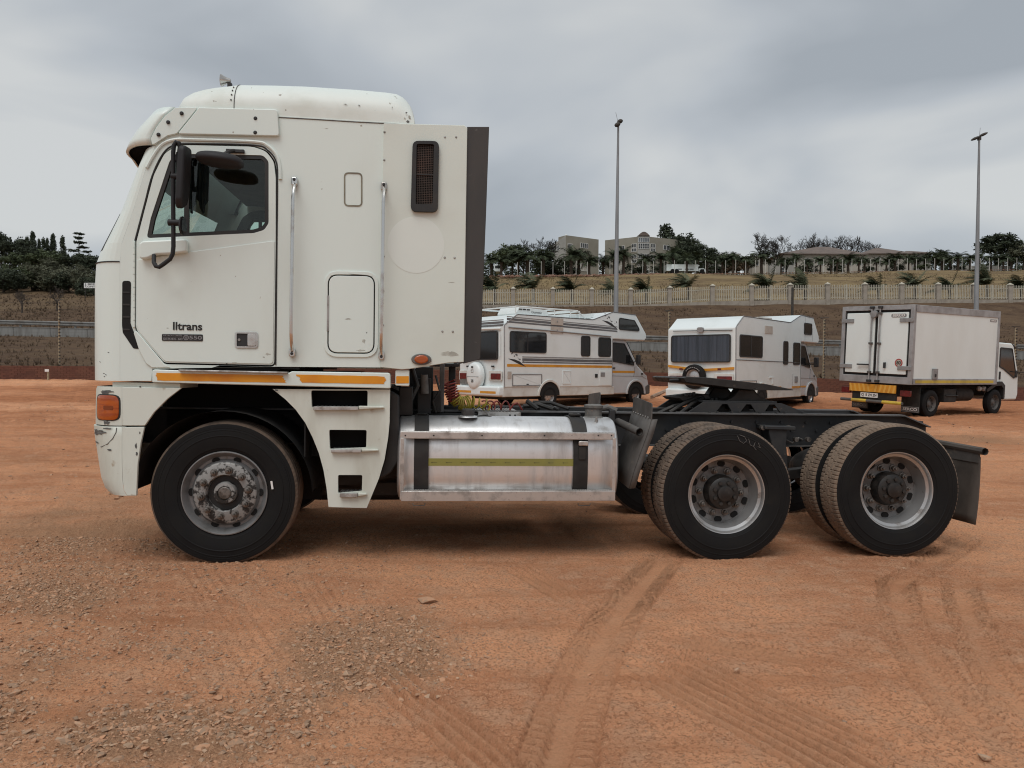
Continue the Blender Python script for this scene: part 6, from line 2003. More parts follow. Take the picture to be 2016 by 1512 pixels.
pts_r = [(0.6, -0.95, 2.83), (0.6, -0.95, 3.05), (3.2, -0.95, 3.06), (3.55, -0.95, 2.83)]
for yy in (-0.95, 0.95):
    part(MB().tube([(x, yy, z) for x, _, z in pts_r], 0.025, 6), 'rack_rail', 'van_white', rk)
for x in (0.6, 2.2, 2.9, 3.3):
    part(MB().tube([(x, -0.95, 2.83), (x, -0.95, 3.04), (x, 0.95, 3.04), (x, 0.95, 2.83)], 0.022, 6), 'rack_hoop', 'van_white', rk)
part(MB().prism(rpoly([(2.95, 2.84), (3.95, 2.86), (4.2, 3.02), (3.0, 2.96)], 0.03, 3), -0.8, 0.3), 'roof_cargo', 'van_white', mh1, bevel=0.03)
# round spare wheel cover with lettering
sc_ = empty('spare_wheel_cover', parent=mh1)
mb = MB()
cy_, cz_ = 0.12, 0.96
rws = []
for (s, x) in ((0.0, -0.20), (0.5, -0.20), (0.80, -0.19), (0.93, -0.16), (1.0, -0.11), (1.0, -0.01)):
    rws.append([(x, cy_ + 0.37 * s * math.cos(q), cz_ + 0.42 * s * math.sin(q)) for q in [2 * math.pi * k / 36 for k in range(36)]])
mb.grid(rws, close=True); part(mb, 'cover_shell', 'van_white', sc_, smooth=50)
for txt, sz, z, mt in (('CI', 0.14, 1.10, 'trim_grey'), ('28', 0.13, 0.80, 'black_print')):
    o = inst('cover_lettering', text_mesh(txt, sz, M_[mt], depth=0.003), sc_, (-0.206, cy_, z)); o.rotation_euler = (0, 0, R(-90))
part(MB().box(-0.206, -0.19, cy_ - 0.30, cy_ + 0.30, 0.93, 0.94), 'cover_line', 'trim_grey', sc_)
part(MB().box(-0.215, -0.19, cy_ - 0.04, cy_ + 0.04, 1.20, 1.25), 'cover_badge', 'black_plastic', sc_)
np_ = empty('number_plate', parent=mh1)
part(rear_prism(rrect(0.50, 1.0, 0.70, 0.86, 0.01), -0.02, 0.0), 'plate_sheet', 'cast_grey', np_)
for y0, y1 in ((0.25, 1.0), (-0.95, -0.20)):
    part(rear_prism(rrect(y0, y1, 0.44, 0.51, 0.01), -0.146, -0.10), 'bumper_tape', 'stripe_orange', mh1)
part(MB().tube([(0.02, -0.98, 2.36), (-0.05, 0.0, 2.38), (0.02, 0.98, 2.36)], 0.04, 8), 'rear_gutter', 'van_white', mh1)
part(MB().tube([(-0.03, -0.98, 1.55), (-0.03, -0.98, 2.25)], 0.015, 6), 'grab_handle', 'van_white', mh1)

# --- second motorhome
p2 = (0.2905 * 22.0, 22.0)
x_, y_ = root_of(p2, az2, 2.2)
mh2 = motorhome('motorhome', 'plain white motorhome with curtained rear window and black spare wheel on its back', (x_, y_, 0.27), az2, 5.06, 2)
window(mh2, rrect(0.27, 1.88, 1.60, 2.26, 0.09), hy, divider=1.05)
window(mh2, rrect(3.52, 3.92, 1.42, 2.18, 0.10), hy)
window(mh2, rrect(4.36, 4.96, 1.42, 2.16, 0.10), hy)
window(mh2, rrect(5.30, 6.02, 2.46, 2.86, 0.07), hy, 'bunk_window')
rw = rear_window(mh2, -0.96, 0.96, 1.44, 2.26, mat='van_glass')
# curtains hang behind the rear pane
bpy.data.objects.remove([c_ for c_ in rw.children if c_.name.startswith('pane')][0], do_unlink=True)
part(rear_prism(inset(rrect(-0.96, 0.96, 1.44, 2.26, 0.09), 0.03), -0.016, -0.010), 'pane', 'clear_glass', rw, smooth=None)
mb = MB()
rws = []
for z in (1.46, 2.24):
    rws.append([(-0.004 + 0.004 * math.sin(k * 1.7) + 0.003 * math.sin(k * 0.6), -0.93 + 1.86 * k / 70, z) for k in range(71)])
mb.grid(rws); part(mb, 'curtain', pm('curtain_pale', (0.26, 0.28, 0.33), (0.10, 0.11, 0.135), scale=2.5, rough=0.95, stretch=(1, 5, 0.1)), rw, smooth=80)
part(MB().tube([(0.05, hy - 0.002, 1.52), (5.0, hy - 0.002, 1.50)], 0.014, 6), 'waist_trim', 'stripe_grey', mh2)
part(rear_prism(rpoly([(-1.06, 1.24), (-0.2, 1.19), (0.2, 1.20), (1.06, 1.30), (1.06, 1.37), (0.2, 1.27), (-0.2, 1.26), (-1.06, 1.31)], 0.01, 2), 0.0, 0.06), 'rear_stripe', 'stripe_orange', mh2, smooth=None)
for x0, x1 in ((2.6, 3.4), (5.2, 5.95), (4.3, 5.02)):
    band(mh2, x0, x1, 0.66, 0.72, hy if x0 < 5 else hy + 0.14, 'stripe_orange')
sp2 = empty('spare_wheel', (-0.03, 0.12, 1.02), parent=mh2)
sp2.rotation_euler = (0, 0, R(-90))
o = inst('tyre', small_tyre, sp2, (0, -0.19, 0), scale=(1.06, 1, 1.06)); inst('rim', small_rim, sp2, (0, -0.19, 0), scale=(1.06, 1, 1.06))
mb = MB()
for k in range(9):
    q = R(40 + 12.5 * k)
    mm = Matrix.Translation((0.27 * math.cos(q), -0.194, 0.27 * math.sin(q))) @ Matrix.Rotation(-q + math.pi / 2, 4, 'Y')
    mb.box(-0.018, 0.018, -0.002, 0.002, -0.014, 0.014, M=mm)
part(mb, 'tyre_lettering', 'trim_grey', sp2, smooth=None)
part(MB().tube([(0.01, -1.0, 2.37), (-0.01, 0.9, 2.39)], 0.012, 6), 'rear_rail', 'black_plastic', mh2)
part(rear_prism(rrect(-0.10, 0.10, 2.33, 2.48, 0.06), -0.03, 0.05), 'reversing_camera', 'trim_grey', mh2)
pl_ = rrect(0.32, 1.50, 0.55, 0.92, 0.03, 3)
part(MB().prism(pl_, hy - 0.012, hy + 0.004, holes=[inset(pl_, 0.02)]), 'hatch_frame', 'trim_grey', mh2)
part(MB().lathe([(0, -0.02), (0.03, -0.018), (0.03, 0)], (0.9, hy, 0.83), 12), 'hatch_lock', 'black_plastic', mh2)
part(MB().box(2.05, 2.62, hy - 0.02, hy + 0.002, 2.36, 2.60), 'fridge_vent', 'beige_vent', mh2, bevel=0.006)
part(MB().box(2.42, 2.80, hy - 0.02, hy + 0.002, 0.98, 1.02).box(2.66, 2.76, hy - 0.018, hy + 0.002, 0.80, 0.98), 'awning_bracket', 'van_white', mh2)
part(MB().box(4.52, 4.78, hy - 0.016, hy + 0.002, 0.84, 1.04), 'heater_vent', 'trim_grey', mh2)
for x in (4.36, 5.40, 6.10):
    part(MB().tube([(x, hy - 0.001, 2.25 if x > 5 else 0.70), (x, hy - 0.001, 3.04 if 5 < x < 6 else (2.7 if x > 6 else 1.12))], 0.006, 5), 'panel_joint', 'trim_grey', mh2)
part(MB().prism(rpoly([(3.1, 2.83), (4.3, 2.90), (4.3, 2.99), (3.2, 2.96)], 0.02, 3), -0.4, 0.4), 'roof_hatch', 'beige_vent', mh2, bevel=0.02)
part(MB().tube([(6.20, hy + 0.12, 1.50), (6.26, hy - 0.15, 1.52)], 0.018, 6), 'mirror_stalk', 'black_plastic', mh2)

# --- refrigerated box truck
azb = R(30)
pb = (10.91, 21.0)
Wb = 2.25
x_, y_ = root_of(pb, azb, Wb)
bt = empty('box_truck', (x_, y_, 0.235), azb, label='white box truck with double rear doors, grey edges and orange chevron board', cat='truck')
bt.rotation_euler = (R(2.2), 0, azb)
hb = -Wb / 2
Lb, z0b, z1b = 4.22, 0.93, 3.12
part(MB().box(0.05, Lb - 0.03, hb + 0.02, -hb - 0.02, z0b + 0.06, z1b - 0.03), 'box_body', 'box_white', bt)
for yy in (hb, -hb - 0.05):
    part(MB().box(0.0, Lb, yy, yy + 0.05, z1b - 0.20, z1b), 'roof_edge', 'box_alu', bt, bevel=0.01)
    part(MB().box(0.0, Lb, yy, yy + 0.05, z0b, z0b + 0.17), 'floor_edge', 'box_alu', bt, bevel=0.01)
    part(MB().box(Lb - 0.10, Lb, yy - 0.003, yy + 0.05, z0b + 0.01, z1b - 0.01), 'front_post', 'box_alu', bt, bevel=0.006)
part(MB().box(0.15, Lb - 0.2, hb - 0.006, hb + 0.01, z0b + 0.045, z0b + 0.125), 'side_tape', 'stripe_yellow', bt)
part(MB().box(0.05, Lb, hb + 0.05, -hb - 0.05, z1b - 0.03, z1b - 0.005), 'roof_sheet', 'box_white', bt)
fr_o = [(hb, z0b), (-hb, z0b), (-hb, z1b), (hb, z1b)]
fr_i = [(hb + 0.11, z0b + 0.20), (-hb - 0.11, z0b + 0.20), (-hb - 0.11, z1b - 0.13), (hb + 0.11, z1b - 0.13)]
part(rear_prism(fr_o, -0.05, 0.06, holes=[fr_i]), 'door_frame', 'box_alu', bt, bevel=0.008)
part(rear_prism(inset(fr_i, -0.01), -0.012, 0.0), 'door_gasket', 'gap_black', bt)
for s in (-1, 1):
    dr = empty('rear_door', parent=bt)
    y0, y1 = (0.045, -hb - 0.17) if s > 0 else (hb + 0.17, -0.045)
    part(rear_prism(rrect(y0, y1, z0b + 0.27, z1b - 0.20, 0.02, 2), -0.045, -0.005), 'door_panel', 'box_white', dr, bevel=0.008)
    yl = 0.13 * s
    part(MB().tube([(-0.085, yl, z0b + 0.06), (-0.085, yl, z1b - 0.05)], 0.022, 8), 'lock_bar', 'box_alu', dr)
    for z in (z0b + 0.30, 2.05, z1b - 0.22):
        part(MB().box(-0.115, -0.045, yl - 0.05, yl + 0.05, z - 0.03, z + 0.03), 'bar_clamp', 'guard_grey', dr, bevel=0.006)
    for z in (z0b + 0.05, z1b - 0.05):
        part(MB().box(-0.12, -0.04, yl - 0.06, yl + 0.06, z - 0.035, z + 0.035), 'bar_cam', 'frame_grey', dr, bevel=0.006)
    for z in (z0b + 0.45, z1b - 0.42):
        part(rear_prism(rrect(min(s * 0.72, s * 1.12), max(s * 0.72, s * 1.12), z - 0.055, z + 0.055, 0.01), -0.075, -0.04), 'hinge', 'trim_grey', dr, bevel=0.008)
    part(MB().box(-0.125, -0.085, min(yl, yl + 0.02 * s), max(yl + 0.38 * s if s > 0 else yl, yl + 0.02 * s), 1.42, 1.46) if s > 0 else MB().box(-0.12, -0.05, -0.36, -0.32, 1.36, 1.52), 'door_lever', 'frame_grey', dr)
part(MB().lathe([(0.0, -0.125), (0.10, -0.12), (0.11, -0.05)], (0, 0, 0), 20, axis='x').box(0, 0, 0, 0, 0, 0), 'lock_disc', 'trim_grey', bt).location = (0, 0.06, z1b - 0.24)
sgn_ = empty('maker_badge', parent=bt)
part(rear_prism(rrect(-0.90, -0.45, 2.78, 2.88, 0.05), -0.052, -0.04), 'badge_plate', 'trim_grey', sgn_)
o = inst('badge_lettering', text_mesh('SERCO', 0.10, M_['white_print'], bold=True, width=0.36, depth=0.003), sgn_, (-0.0545, -0.675, 2.83)); o.rotation_euler = (0, 0, R(-90))
sp_ = empty('speed_sticker', parent=bt)
part(MB().lathe([(0.0, -0.050), (0.115, -0.050), (0.115, -0.040)], (0, 0, 0), 28, axis='x'), 'sticker_ring', 'sign_red', sp_)
part(MB().lathe([(0.0, -0.053), (0.085, -0.053), (0.085, -0.040)], (0, 0, 0), 28, axis='x'), 'sticker_face', 'beige_vent', sp_)
o = inst('sticker_lettering', text_mesh('80', 0.13, M_['black_print'], bold=True, depth=0.002), sp_, (-0.055, 0, 0)); o.rotation_euler = (0, 0, R(-90))
sp_.location = (0, -0.74, 1.52)
# below the box
chv = empty('chevron_board', parent=bt)
part(rear_prism([(-0.68, 0.66), (0.78, 0.66), (0.78, 0.885), (-0.68, 0.885)], -0.03, 0.0), 'board', 'stripe_orange', chv)
pm('chevron_pale', (0.66, 0.36, 0.06), rough=0.45)
for k in range(5):
    for s in (-1, 1):
        a = 0.05 + s * (0.06 + 0.14 * k)
        part(rear_prism([(a, 0.662), (a + s * 0.06, 0.662), (a + s * 0.06 - s * 0.10 + s * 0.16, 0.883), (a + s * 0.06, 0.883)], -0.033, -0.029), 'chevron', 'chevron_pale', chv, smooth=None)
part(rear_prism([(-0.65, 0.45), (0.68, 0.45), (0.68, 0.65), (-0.65, 0.65)], 0.02, 0.10), 'rear_beam', 'under_black', bt)
nb = empty('number_plate', parent=bt)
part(rear_prism(rrect(-0.12, 0.42, 0.50, 0.63, 0.01), -0.01, 0.02), 'plate_sheet', 'white_print', nb)
o = inst('plate_lettering', text_mesh('CJ 15 ZN ZN', 0.10, M_['black_print'], bold=True, width=0.48, depth=0.002), nb, (-0.013, 0.15, 0.565)); o.rotation_euler = (0, 0, R(-90))
part(MB().tube([(-0.06, -0.92, 0.40), (-0.06, 1.02, 0.40)], 0.045, 10), 'underrun_bar', 'guard_grey', bt)
for y0, y1 in ((0.18, 0.66), (-0.90, -0.32)):
    part(MB().tube([(-0.062, y0, 0.40), (-0.062, y1, 0.40)], 0.048, 10), 'bar_tape', 'stripe_yellow', bt)
for s in (-1, 1):
    part(rear_prism(rrect(min(s * 0.78, s * 1.08), max(s * 0.78, s * 1.08), 0.60, 0.76, 0.02), 0.02, 0.08), 'tail_lamp', 'tail_red', bt)
    mfp = empty('mud_flap', parent=bt)
    part(rear_prism(rrect(min(s * 0.52, s * 1.06), max(s * 0.52, s * 1.06), 0.13, 0.85, 0.01), 0.50, 0.52), 'flap_sheet', 'under_black', mfp)
    part(rear_prism(rrect(min(s * 0.54, s * 1.05), max(s * 0.54, s * 1.05), 0.15, 0.30, 0.02), 0.49, 0.502), 'flap_plate', 'trim_grey' if s < 0 else 'guard_grey', mfp)
    part(rear_prism(rrect(min(s * 0.555, s * 1.035), max(s * 0.555, s * 1.035), 0.165, 0.285, 0.02), 0.487, 0.492), 'plate_field', 'guard_grey', mfp)
    o = inst('flap_lettering', text_mesh('SERCO', 0.11, M_['white_print' if s < 0 else 'trim_grey'], bold=True, width=0.42, depth=0.002), mfp, (0.485, s * 0.795, 0.225)); o.rotation_euler = (0, 0, R(-90))
part(MB().box(0.1, 5.2, -0.42, 0.42, 0.55, 0.90), 'chassis', 'under_black', bt)
for s in (-1, 1):
    for dy in (0.0, 0.26):
        small_wheel(bt, 1.06, s * (1.06 - dy) if s < 0 else 1.06 - dy, 0.39, flip=s > 0, scale=1.14, rim_me=dark_rim)
    small_wheel(bt, 4.36, s * 1.04, 0.39, flip=s > 0, scale=1.14, rim_me=dark_rim)
for nm in ('rim',):
    pass
part(MB().lathe([(0.215, -1.062), (0.20, -1.052), (0.17, -0.98), (0.12, -0.93), (0.0, -0.92)], (1.06, 0, 0.39), 28), 'wheel_dish', 'guard_grey', bt)
part(MB().box(1.75, 2.35, hb + 0.12, -0.3, 0.42, 0.80), 'battery_box', 'under_black', bt, bevel=0.02)
part(MB().tube([(2.55, -0.72, 0.62), (3.4, -0.72, 0.62)], 0.20, 14), 'fuel_tank', 'under_black', bt)
part(MB().tube([(1.8, hb + 0.1, 0.62), (2.4, hb + 0.1, 0.60)], 0.015, 6), 'guard_bar', 'frame_grey', bt)
for x in (3.62, 3.85):
    part(MB().lathe([(0.0, -0.05), (0.06, -0.045), (0.08, 0.0), (0.06, 0.05)], (x, -0.95, 0.80), 14), 'air_filter_can', 'box_alu', bt)
part(MB().box(0.92, 1.14, hb - 0.03, hb + 0.01, z0b + 0.16, z0b + 0.45), 'drain_flap', 'trim_grey', bt)
part(MB().box(0.99, 1.05, hb - 0.045, hb - 0.02, z0b + 0.22, z0b + 0.30), 'flap_latch', 'black_plastic', bt)
part(MB().prism(rrect(Lb - 0.52, Lb - 0.16, z1b - 0.33, z1b - 0.25, 0.035), hb - 0.004 + 0.02, hb + 0.03), 'side_badge', 'trim_grey', bt)
inst('side_badge_lettering', text_mesh('SERCO', 0.06, M_['white_print'], bold=True, width=0.26, depth=0.003), bt, (Lb - 0.34, hb + 0.0155, z1b - 0.29))
# cab
cbp = [(Lb + 0.10, 0.95), (Lb + 0.62, 0.95), (Lb + 0.66, 0.45), (Lb + 1.42, 0.45), (Lb + 1.50, 0.62), (Lb + 1.46, 1.25), (Lb + 1.12, 2.10), (Lb + 1.0, 2.19), (Lb + 0.14, 2.21)]
part(MB().prism(rpoly(cbp, [0, 0.05, 0.05, 0.05, 0.1, 0.2, 0.1, 0.1, 0.05], 4), -0.98, 0.98), 'truck_cab', 'box_white', bt, bevel=0.05, seg=3)
window(bt, rpoly([(Lb + 0.34, 1.46), (Lb + 0.60, 1.38), (Lb + 1.22, 1.10), (Lb + 1.30, 1.28), (Lb + 1.02, 2.04), (Lb + 0.34, 2.06)], [0.05, 0.1, 0.04, 0.05, 0.08, 0.06], 4), -0.98, 'door_window')
part(MB().box(Lb + 0.36, Lb + 0.44, -1.0, -0.975, 1.08, 1.32), 'door_handle', 'black_plastic', bt, bevel=0.01)
part(MB().prism(rpoly([(Lb + 0.62, 0.48), (Lb + 0.62, 0.90), (Lb + 0.44, 1.02), (Lb + 0.10, 1.00), (Lb - 0.35, 0.8), (Lb - 0.35, 0.70), (Lb + 0.1, 0.88), (Lb + 0.42, 0.90), (Lb + 0.54, 0.80), (Lb + 0.54, 0.48)], 0.03, 3), -1.05, -0.75), 'front_mud_guard', 'black_plastic', bt)
part(MB().tube([(Lb + 1.35, -0.98, 1.3), (Lb + 1.45, -1.25, 1.32)], 0.015, 6), 'mirror_arm', 'black_plastic', bt)
part(MB().box(Lb + 1.26, Lb + 1.36, -1.02, -0.96, 1.14, 1.36), 'door_mirror_base', 'black_plastic', bt, bevel=0.02)
part(MB().tube([(Lb + 1.12, -0.92, 2.14), (Lb + 1.4, -0.90, 2.06), (Lb + 1.4, 0.9, 2.06), (Lb + 1.12, 0.92, 2.14)], 0.03, 6), 'sun_shield', 'black_plastic', bt)
for z in (2.32, 2.46):
    part(MB().box(Lb + 0.02, Lb + 0.5, -0.80, -0.76, z, z + 0.03), 'roof_frame', 'box_alu', bt)
for x in (Lb + 0.08, Lb + 0.46):
    part(MB().box(x, x + 0.03, -0.805, -0.755, 2.18, 2.50), 'roof_frame_post', 'box_alu', bt)
# ================================================================== boundary wall, electric fence, road furniture
def hx(px, Y):
    """X of the sight line at depth Y for a photo column (level sight)"""
    return (px - 1008.0) / FPX * Y


def tz_(x, y):
    return terrain(x, y)


m, N, L, B = node_mat('red_brick')
gi_ = N.new('ShaderNodeNewGeometry')
tc = N.new('ShaderNodeTexCoord').outputs['Object']
c = mixc(N, L, gi_.outputs['Random Per Island'], (0.145, 0.058, 0.038), (0.095, 0.038, 0.027))
c = mixc(N, L, mrange(N, L, nz(N, L, tc, 0.7, 5, 0.7), 0.42, 0.66, 0, .75), c, (0.155, 0.072, 0.046))
L.new(c, B.inputs['Base Color']); B.inputs['Roughness'].default_value = 0.95
pm('mortar', (0.17, 0.085, 0.055), (0.28, 0.21, 0.16), scale=0.9, lo=0.55, hi=0.72, rough=0.95)
bw = empty('boundary_wall', (0, YW, 0), label='low red brick wall along the back of the dirt yard', cat='wall')
xs = np.arange(-75, 75.1, 2.5)
mb = MB()
rows = [[], [], [], []]
for x in xs:
    g = tz_(x, 30.9)
    rows[0].append((x, 0.0, g - 0.4)); rows[1].append((x, 0.0, g + 0.62)); rows[2].append((x, 0.22, g + 0.62)); rows[3].append((x, 0.22, g - 0.4))
mb.grid(rows)
mb.build('wall_core', MATS['mortar'], bw, smooth=None)
bl_, n_b = [], 0
rr = np.random.default_rng(2)
cube = np.array([(x, y, z) for x in (0, 1) for y in (0, 1) for z in (0, 1)], float)
CF = [[0, 1, 3, 2], [4, 6, 7, 5], [0, 4, 5, 1], [2, 3, 7, 6], [0, 2, 6, 4], [1, 5, 7, 3]]
for c_ in range(9):
    for i in range(-130, 130):
        x = i * 0.232 + (0.116 if c_ % 2 else 0)
        if abs(x) > 28: continue
        g = tz_(x, 30.9)
        z = g - 0.05 + c_ * 0.0775
        bl_.append(cube * np.array([0.220, 0.03, 0.068]) + np.array([x, -0.012 - rr.uniform(0, 0.006), z]))
o = soup('bricks', np.array(bl_), CF, MATS['red_brick'], bw)
tag(o, kind='stuff')

pm('post_dark', (0.030, 0.028, 0.024), (0.06, 0.05, 0.04), scale=8, rough=0.7)
pm('insulator', (0.36, 0.30, 0.20), (0.24, 0.19, 0.12), scale=10, rough=0.6)
pm('wire', (0.10, 0.09, 0.085), rough=0.6, metal=0.3)
ef = empty('electric_fence', (0, YW + 0.45, 0), label='electric security fence with insulator-studded posts on the brick wall', cat='fence')
ins_me = MB().lathe([(0.0, -0.035), (0.028, -0.03), (0.034, 0.0), (0.028, 0.03), (0.0, 0.035)], (0, 0, 0), 10).mesh('insulator', M_['post_dark'])
EFX = [(-19.0 + 0.45, 2.55), (6.4, 2.4), (12.75, 2.35), (-25.0, 2.5), (20.6, 2.35), (0.4, 2.4), (-6, 2.45), (-12.2, 2.5)]
for i, (x, h) in enumerate(EFX):
    g = tz_(x, YW + 0.45) - 0.1
    pst = empty('fence_post', (x, 0, g), parent=ef)
    part(MB().box(-0.025, 0.025, -0.02, 0.02, 0, h + 0.2), 'post_tube', 'insulator', pst)
    part(MB().tube([(0, 0, h + 0.2), (-0.18, -0.02, h + 0.26), (0.18, -0.02, h + 0.27)], 0.014, 5), 'post_arm', 'post_dark', pst)
    for k in range(20):
        inst('insulator', ins_me, pst, (0.035 if k % 2 else 0.03, -0.03, 0.15 + (h) * k / 19))
EFX.sort()
for k in range(0, 20):
    pts = []
    for (x, h) in EFX:
        pts.append((x + 0.03, -0.035, tz_(x, YW + 0.45) - 0.1 + 0.15 + h * k / 19))
    part(MB().tube(pts, 0.0022, 3, caps=False), 'fence_wire', 'wire', ef, smooth=None)
# marker peg with a small white plate in front of the wall
xm = hx(95, 30.6); g = tz_(xm, 30.6)
mk = empty('marker_post', (xm, 30.6, g), label='short wooden peg with a small white plate in front of the brick wall', cat='marker')
part(MB().box(-0.03, 0.03, -0.03, 0.03, -0.1, 0.40), 'peg', 'insulator', mk)
part(MB().box(-0.11, 0.05, -0.045, -0.03, 0.42, 0.52), 'plate', 'white_print', mk)
# dirt mounds and pale concrete strip beside the campers
pm('pale_strip', (0.36, 0.27, 0.20), (0.26, 0.17, 0.12), scale=3, rough=0.95)
a = on_z(1288, 770, 0.55); b = on_z(1318, 763, 0.6)
ks = MB().tube([(hx(1284, 27.6), 27.6, tz_(hx(1284, 27.6), 27.6) + 0.05), (hx(1316, 29.6), 29.6, tz_(hx(1316, 29.6), 29.6) + 0.06)], 0.07, 6).build('concrete_kerb', M_['pale_strip'])
tag(ks, 'short pale concrete kerb lying on the dirt between the motorhomes', 'kerb')

# retaining strip under the road, guard rail
pm('band_concrete', (0.235, 0.235, 0.225), (0.165, 0.16, 0.15), scale=1.2, rough=0.9, stretch=(3, 1, 0.5))
pm('rail_zinc', (0.20, 0.195, 0.185), (0.14, 0.125, 0.11), scale=2, rough=0.6, metal=0.3)
rw_ = empty('retaining_wall', (0, 50, 0), label='long low grey concrete retaining wall below the road', cat='wall')
xs = np.arange(-90, 90.1, 2.4)
blk = MB().box(0.01, 2.39, -0.12, 0.12, -0.5, 0.56).mesh('wall_block', M_['band_concrete'], smooth=None)
for i, x in enumerate(xs):
    if not (-0.75 < x / 50 < 0.75): continue
    inst('wall_block', blk, rw_, (x, 0, float(road_z(np.array(x)))), (0, 0.016, 0))
part(MB().grid([[(x, dy, float(road_z(np.array(x))) + 0.565 + dz) for x in np.arange(-45, 46, 5.0)] for dy, dz in ((-0.14, 0), (-0.14, 0.04), (0.14, 0.04), (0.14, 0))]), 'wall_coping', 'band_concrete', rw_, smooth=None)
gr_ = empty('guard_rail', (0, 56.2, 0), label='dull steel crash barrier along the road edge', cat='guardrail')
prof = [(-0.02, 0.52), (-0.06, 0.56), (-0.06, 0.62), (-0.01, 0.66), (-0.01, 0.70), (-0.06, 0.74), (-0.06, 0.80), (-0.02, 0.84)]
part(MB().grid([[(x, y, float(road_z(np.array(x))) + 0.5 + z) for x in np.arange(-60, 56, 4.0)] for y, z in prof]), 'rail_beam', 'rail_zinc', gr_, smooth=40)
gp = MB().box(-0.06, 0.06, 0.0, 0.12, -0.2, 0.80).mesh('rail_post', M_['rail_zinc'], smooth=None)
for x in np.arange(-60, 56, 4.0):
    inst('rail_post', gp, gr_, (x, 0, float(road_z(np.array(x))) + 0.5))
# thin dark pole on the slope
xp = hx(1558, 47); g = tz_(xp, 47)
o = MB().tube([(0, 0, -0.3), (0, 0, 3.4)], [0.085, 0.075], 8).build('dark_pole', M_['post_dark'])
o.location = (xp, 47, at_y(1558, 617, 47).z - 1.0); tag(o, 'plain dark brown pole standing on the slope behind the second motorhome', 'pole')
bpy.context.view_layer.update()
ztop_ = at_y(1558, 566, 47).z
o.scale = (1, 1, (ztop_ - o.location.z) / 3.4)

# ---------------------------------------------------------------- lamp posts
pm('galv', (0.30, 0.31, 0.32), (0.22, 0.225, 0.23), scale=1.5, rough=0.55, metal=0.3, stretch=(1, 1, 0.2))
for (pxb, pxt, pyt, Y, two, lab) in ((1211.5, 1214.5, 243, 44, False, 'tall grey lamp mast with two floodlights bunched at its top'), (1919.5, 1921.5, 272, 46, True, 'tall grey lamp mast with two lamp heads spread like wings')):
    xb = hx(pxb, Y)
    g = tz_(xb, Y)
    tpz = at_y(pxt, pyt, Y).z
    lp = empty('lamp_post', (xb, Y, g), label=lab, cat='lamp post', group='lamp masts behind the yard')
    H = tpz - g
    part(MB().tube([(0, 0, -0.3), (0, 0, H * 0.5), (hx(pxt, Y) - xb - 0.005 * H, 0, H)], [0.155, 0.11, 0.055], 12), 'mast', 'galv', lp, smooth=60)
    top = Vector((hx(pxt, Y) - xb - 0.005 * H, 0, H))
    part(MB().tube([top, top + Vector((-0.15 if not two else 0.05, 0, 0.62))], 0.012, 5), 'lightning_rod', 'galv', lp)
    for s in (-1, 1):
        mm = Matrix.Translation(top + (Vector((s * 0.26, s * 0.05, 0.10 + s * 0.13)) if two else Vector((s * 0.10 + 0.02, s * 0.2, s * 0.16 + 0.02)))) @ Matrix.Rotation(R(-24), 4, 'Y') @ Matrix.Rotation(R(0 if two else 20), 4, 'Z')
        hd = MB()
        rws = []
        for (t, hw_, hz_) in ((-0.34, 0.02, 0.02), (-0.24, 0.10, 0.06), (-0.05, 0.15, 0.085), (0.15, 0.14, 0.075), (0.30, 0.07, 0.04), (0.35, 0.01, 0.01)):
            k_ = 0.85 if two else 0.55
            rws.append([mm @ Vector((t * k_, hw_ * math.cos(q), hz_ * math.sin(q) * (1.0 if two else 1.5))) for q in [2 * math.pi * k / 12 for k in range(12)]])
        hd.grid(rws, close=True)
        part(hd, 'lamp_head', 'post_dark', lp, smooth=60)
    part(MB().box(top.x - 0.08, top.x + 0.08, -0.08, 0.08, H - 0.12, H + 0.06), 'lamp_bracket', 'post_dark', lp)

# ---------------------------------------------------------------- palisade fence with pillars
pm('pillar_plaster', (0.34, 0.30, 0.25), (0.27, 0.235, 0.195), scale=2, rough=0.9)
pm('pale_paint', (0.50, 0.47, 0.39), (0.40, 0.37, 0.30), scale=3, rough=0.7)
pal = empty('palisade_fence', (0, 0, 0), label='cream palisade fence between plastered pillars at the foot of the grass bank', cat='fence')
pil_px = [932, 1009, 1087, 1163.6, 1240, 1316.8, 1400.6, 1477.5, 1552.8, 1626.5, 1699.7, 1772, 1843.8, 1914, 1985, 2056]
PIL = []
for px in pil_px:
    s = (px - 1008) / FPX
    Y = 78.0 / (1 - 0.11 * s)
    X = s * Y
    PIL.append((X, Y))
# base line from the photograph: pillar foot rows
foot = np.interp(pil_px, [930, 1009, 1240, 1400, 1630, 1850, 2056], [605, 604, 605, 597.5, 593.5, 593, 594.5])
pil_me = MB().box(-0.21, 0.21, -0.21, 0.21, -1.2, 1.78).mesh('pillar_shaft', M_['pillar_plaster'], smooth=None)
cap_me = MB().box(-0.26, 0.26, -0.26, 0.26, 1.78, 1.86).add([(-0.24, -0.24, 1.86), (0.24, -0.24, 1.86), (0.24, 0.24, 1.86), (-0.24, 0.24, 1.86), (0, 0, 2.06)], [(0, 1, 4), (1, 2, 4), (2, 3, 4), (3, 0, 4)]).mesh('pillar_cap', M_['pale_paint'], smooth=None)
pale_me = MB().box(-0.032, 0.032, -0.012, 0.012, 0.0, 1.45).add([(-0.032, -0.012, 1.45), (0.032, -0.012, 1.45), (0.032, 0.012, 1.45), (-0.032, 0.012, 1.45), (0, 0, 1.52)], [(0, 1, 4), (1, 2, 4), (2, 3, 4), (3, 0, 4)]).mesh('pale', M_['pale_paint'], smooth=None)
post_me = MB().box(-0.055, 0.055, -0.05, 0.05, -0.2, 1.72).mesh('fence_post', M_['pale_paint'], smooth=None)
PZ = []
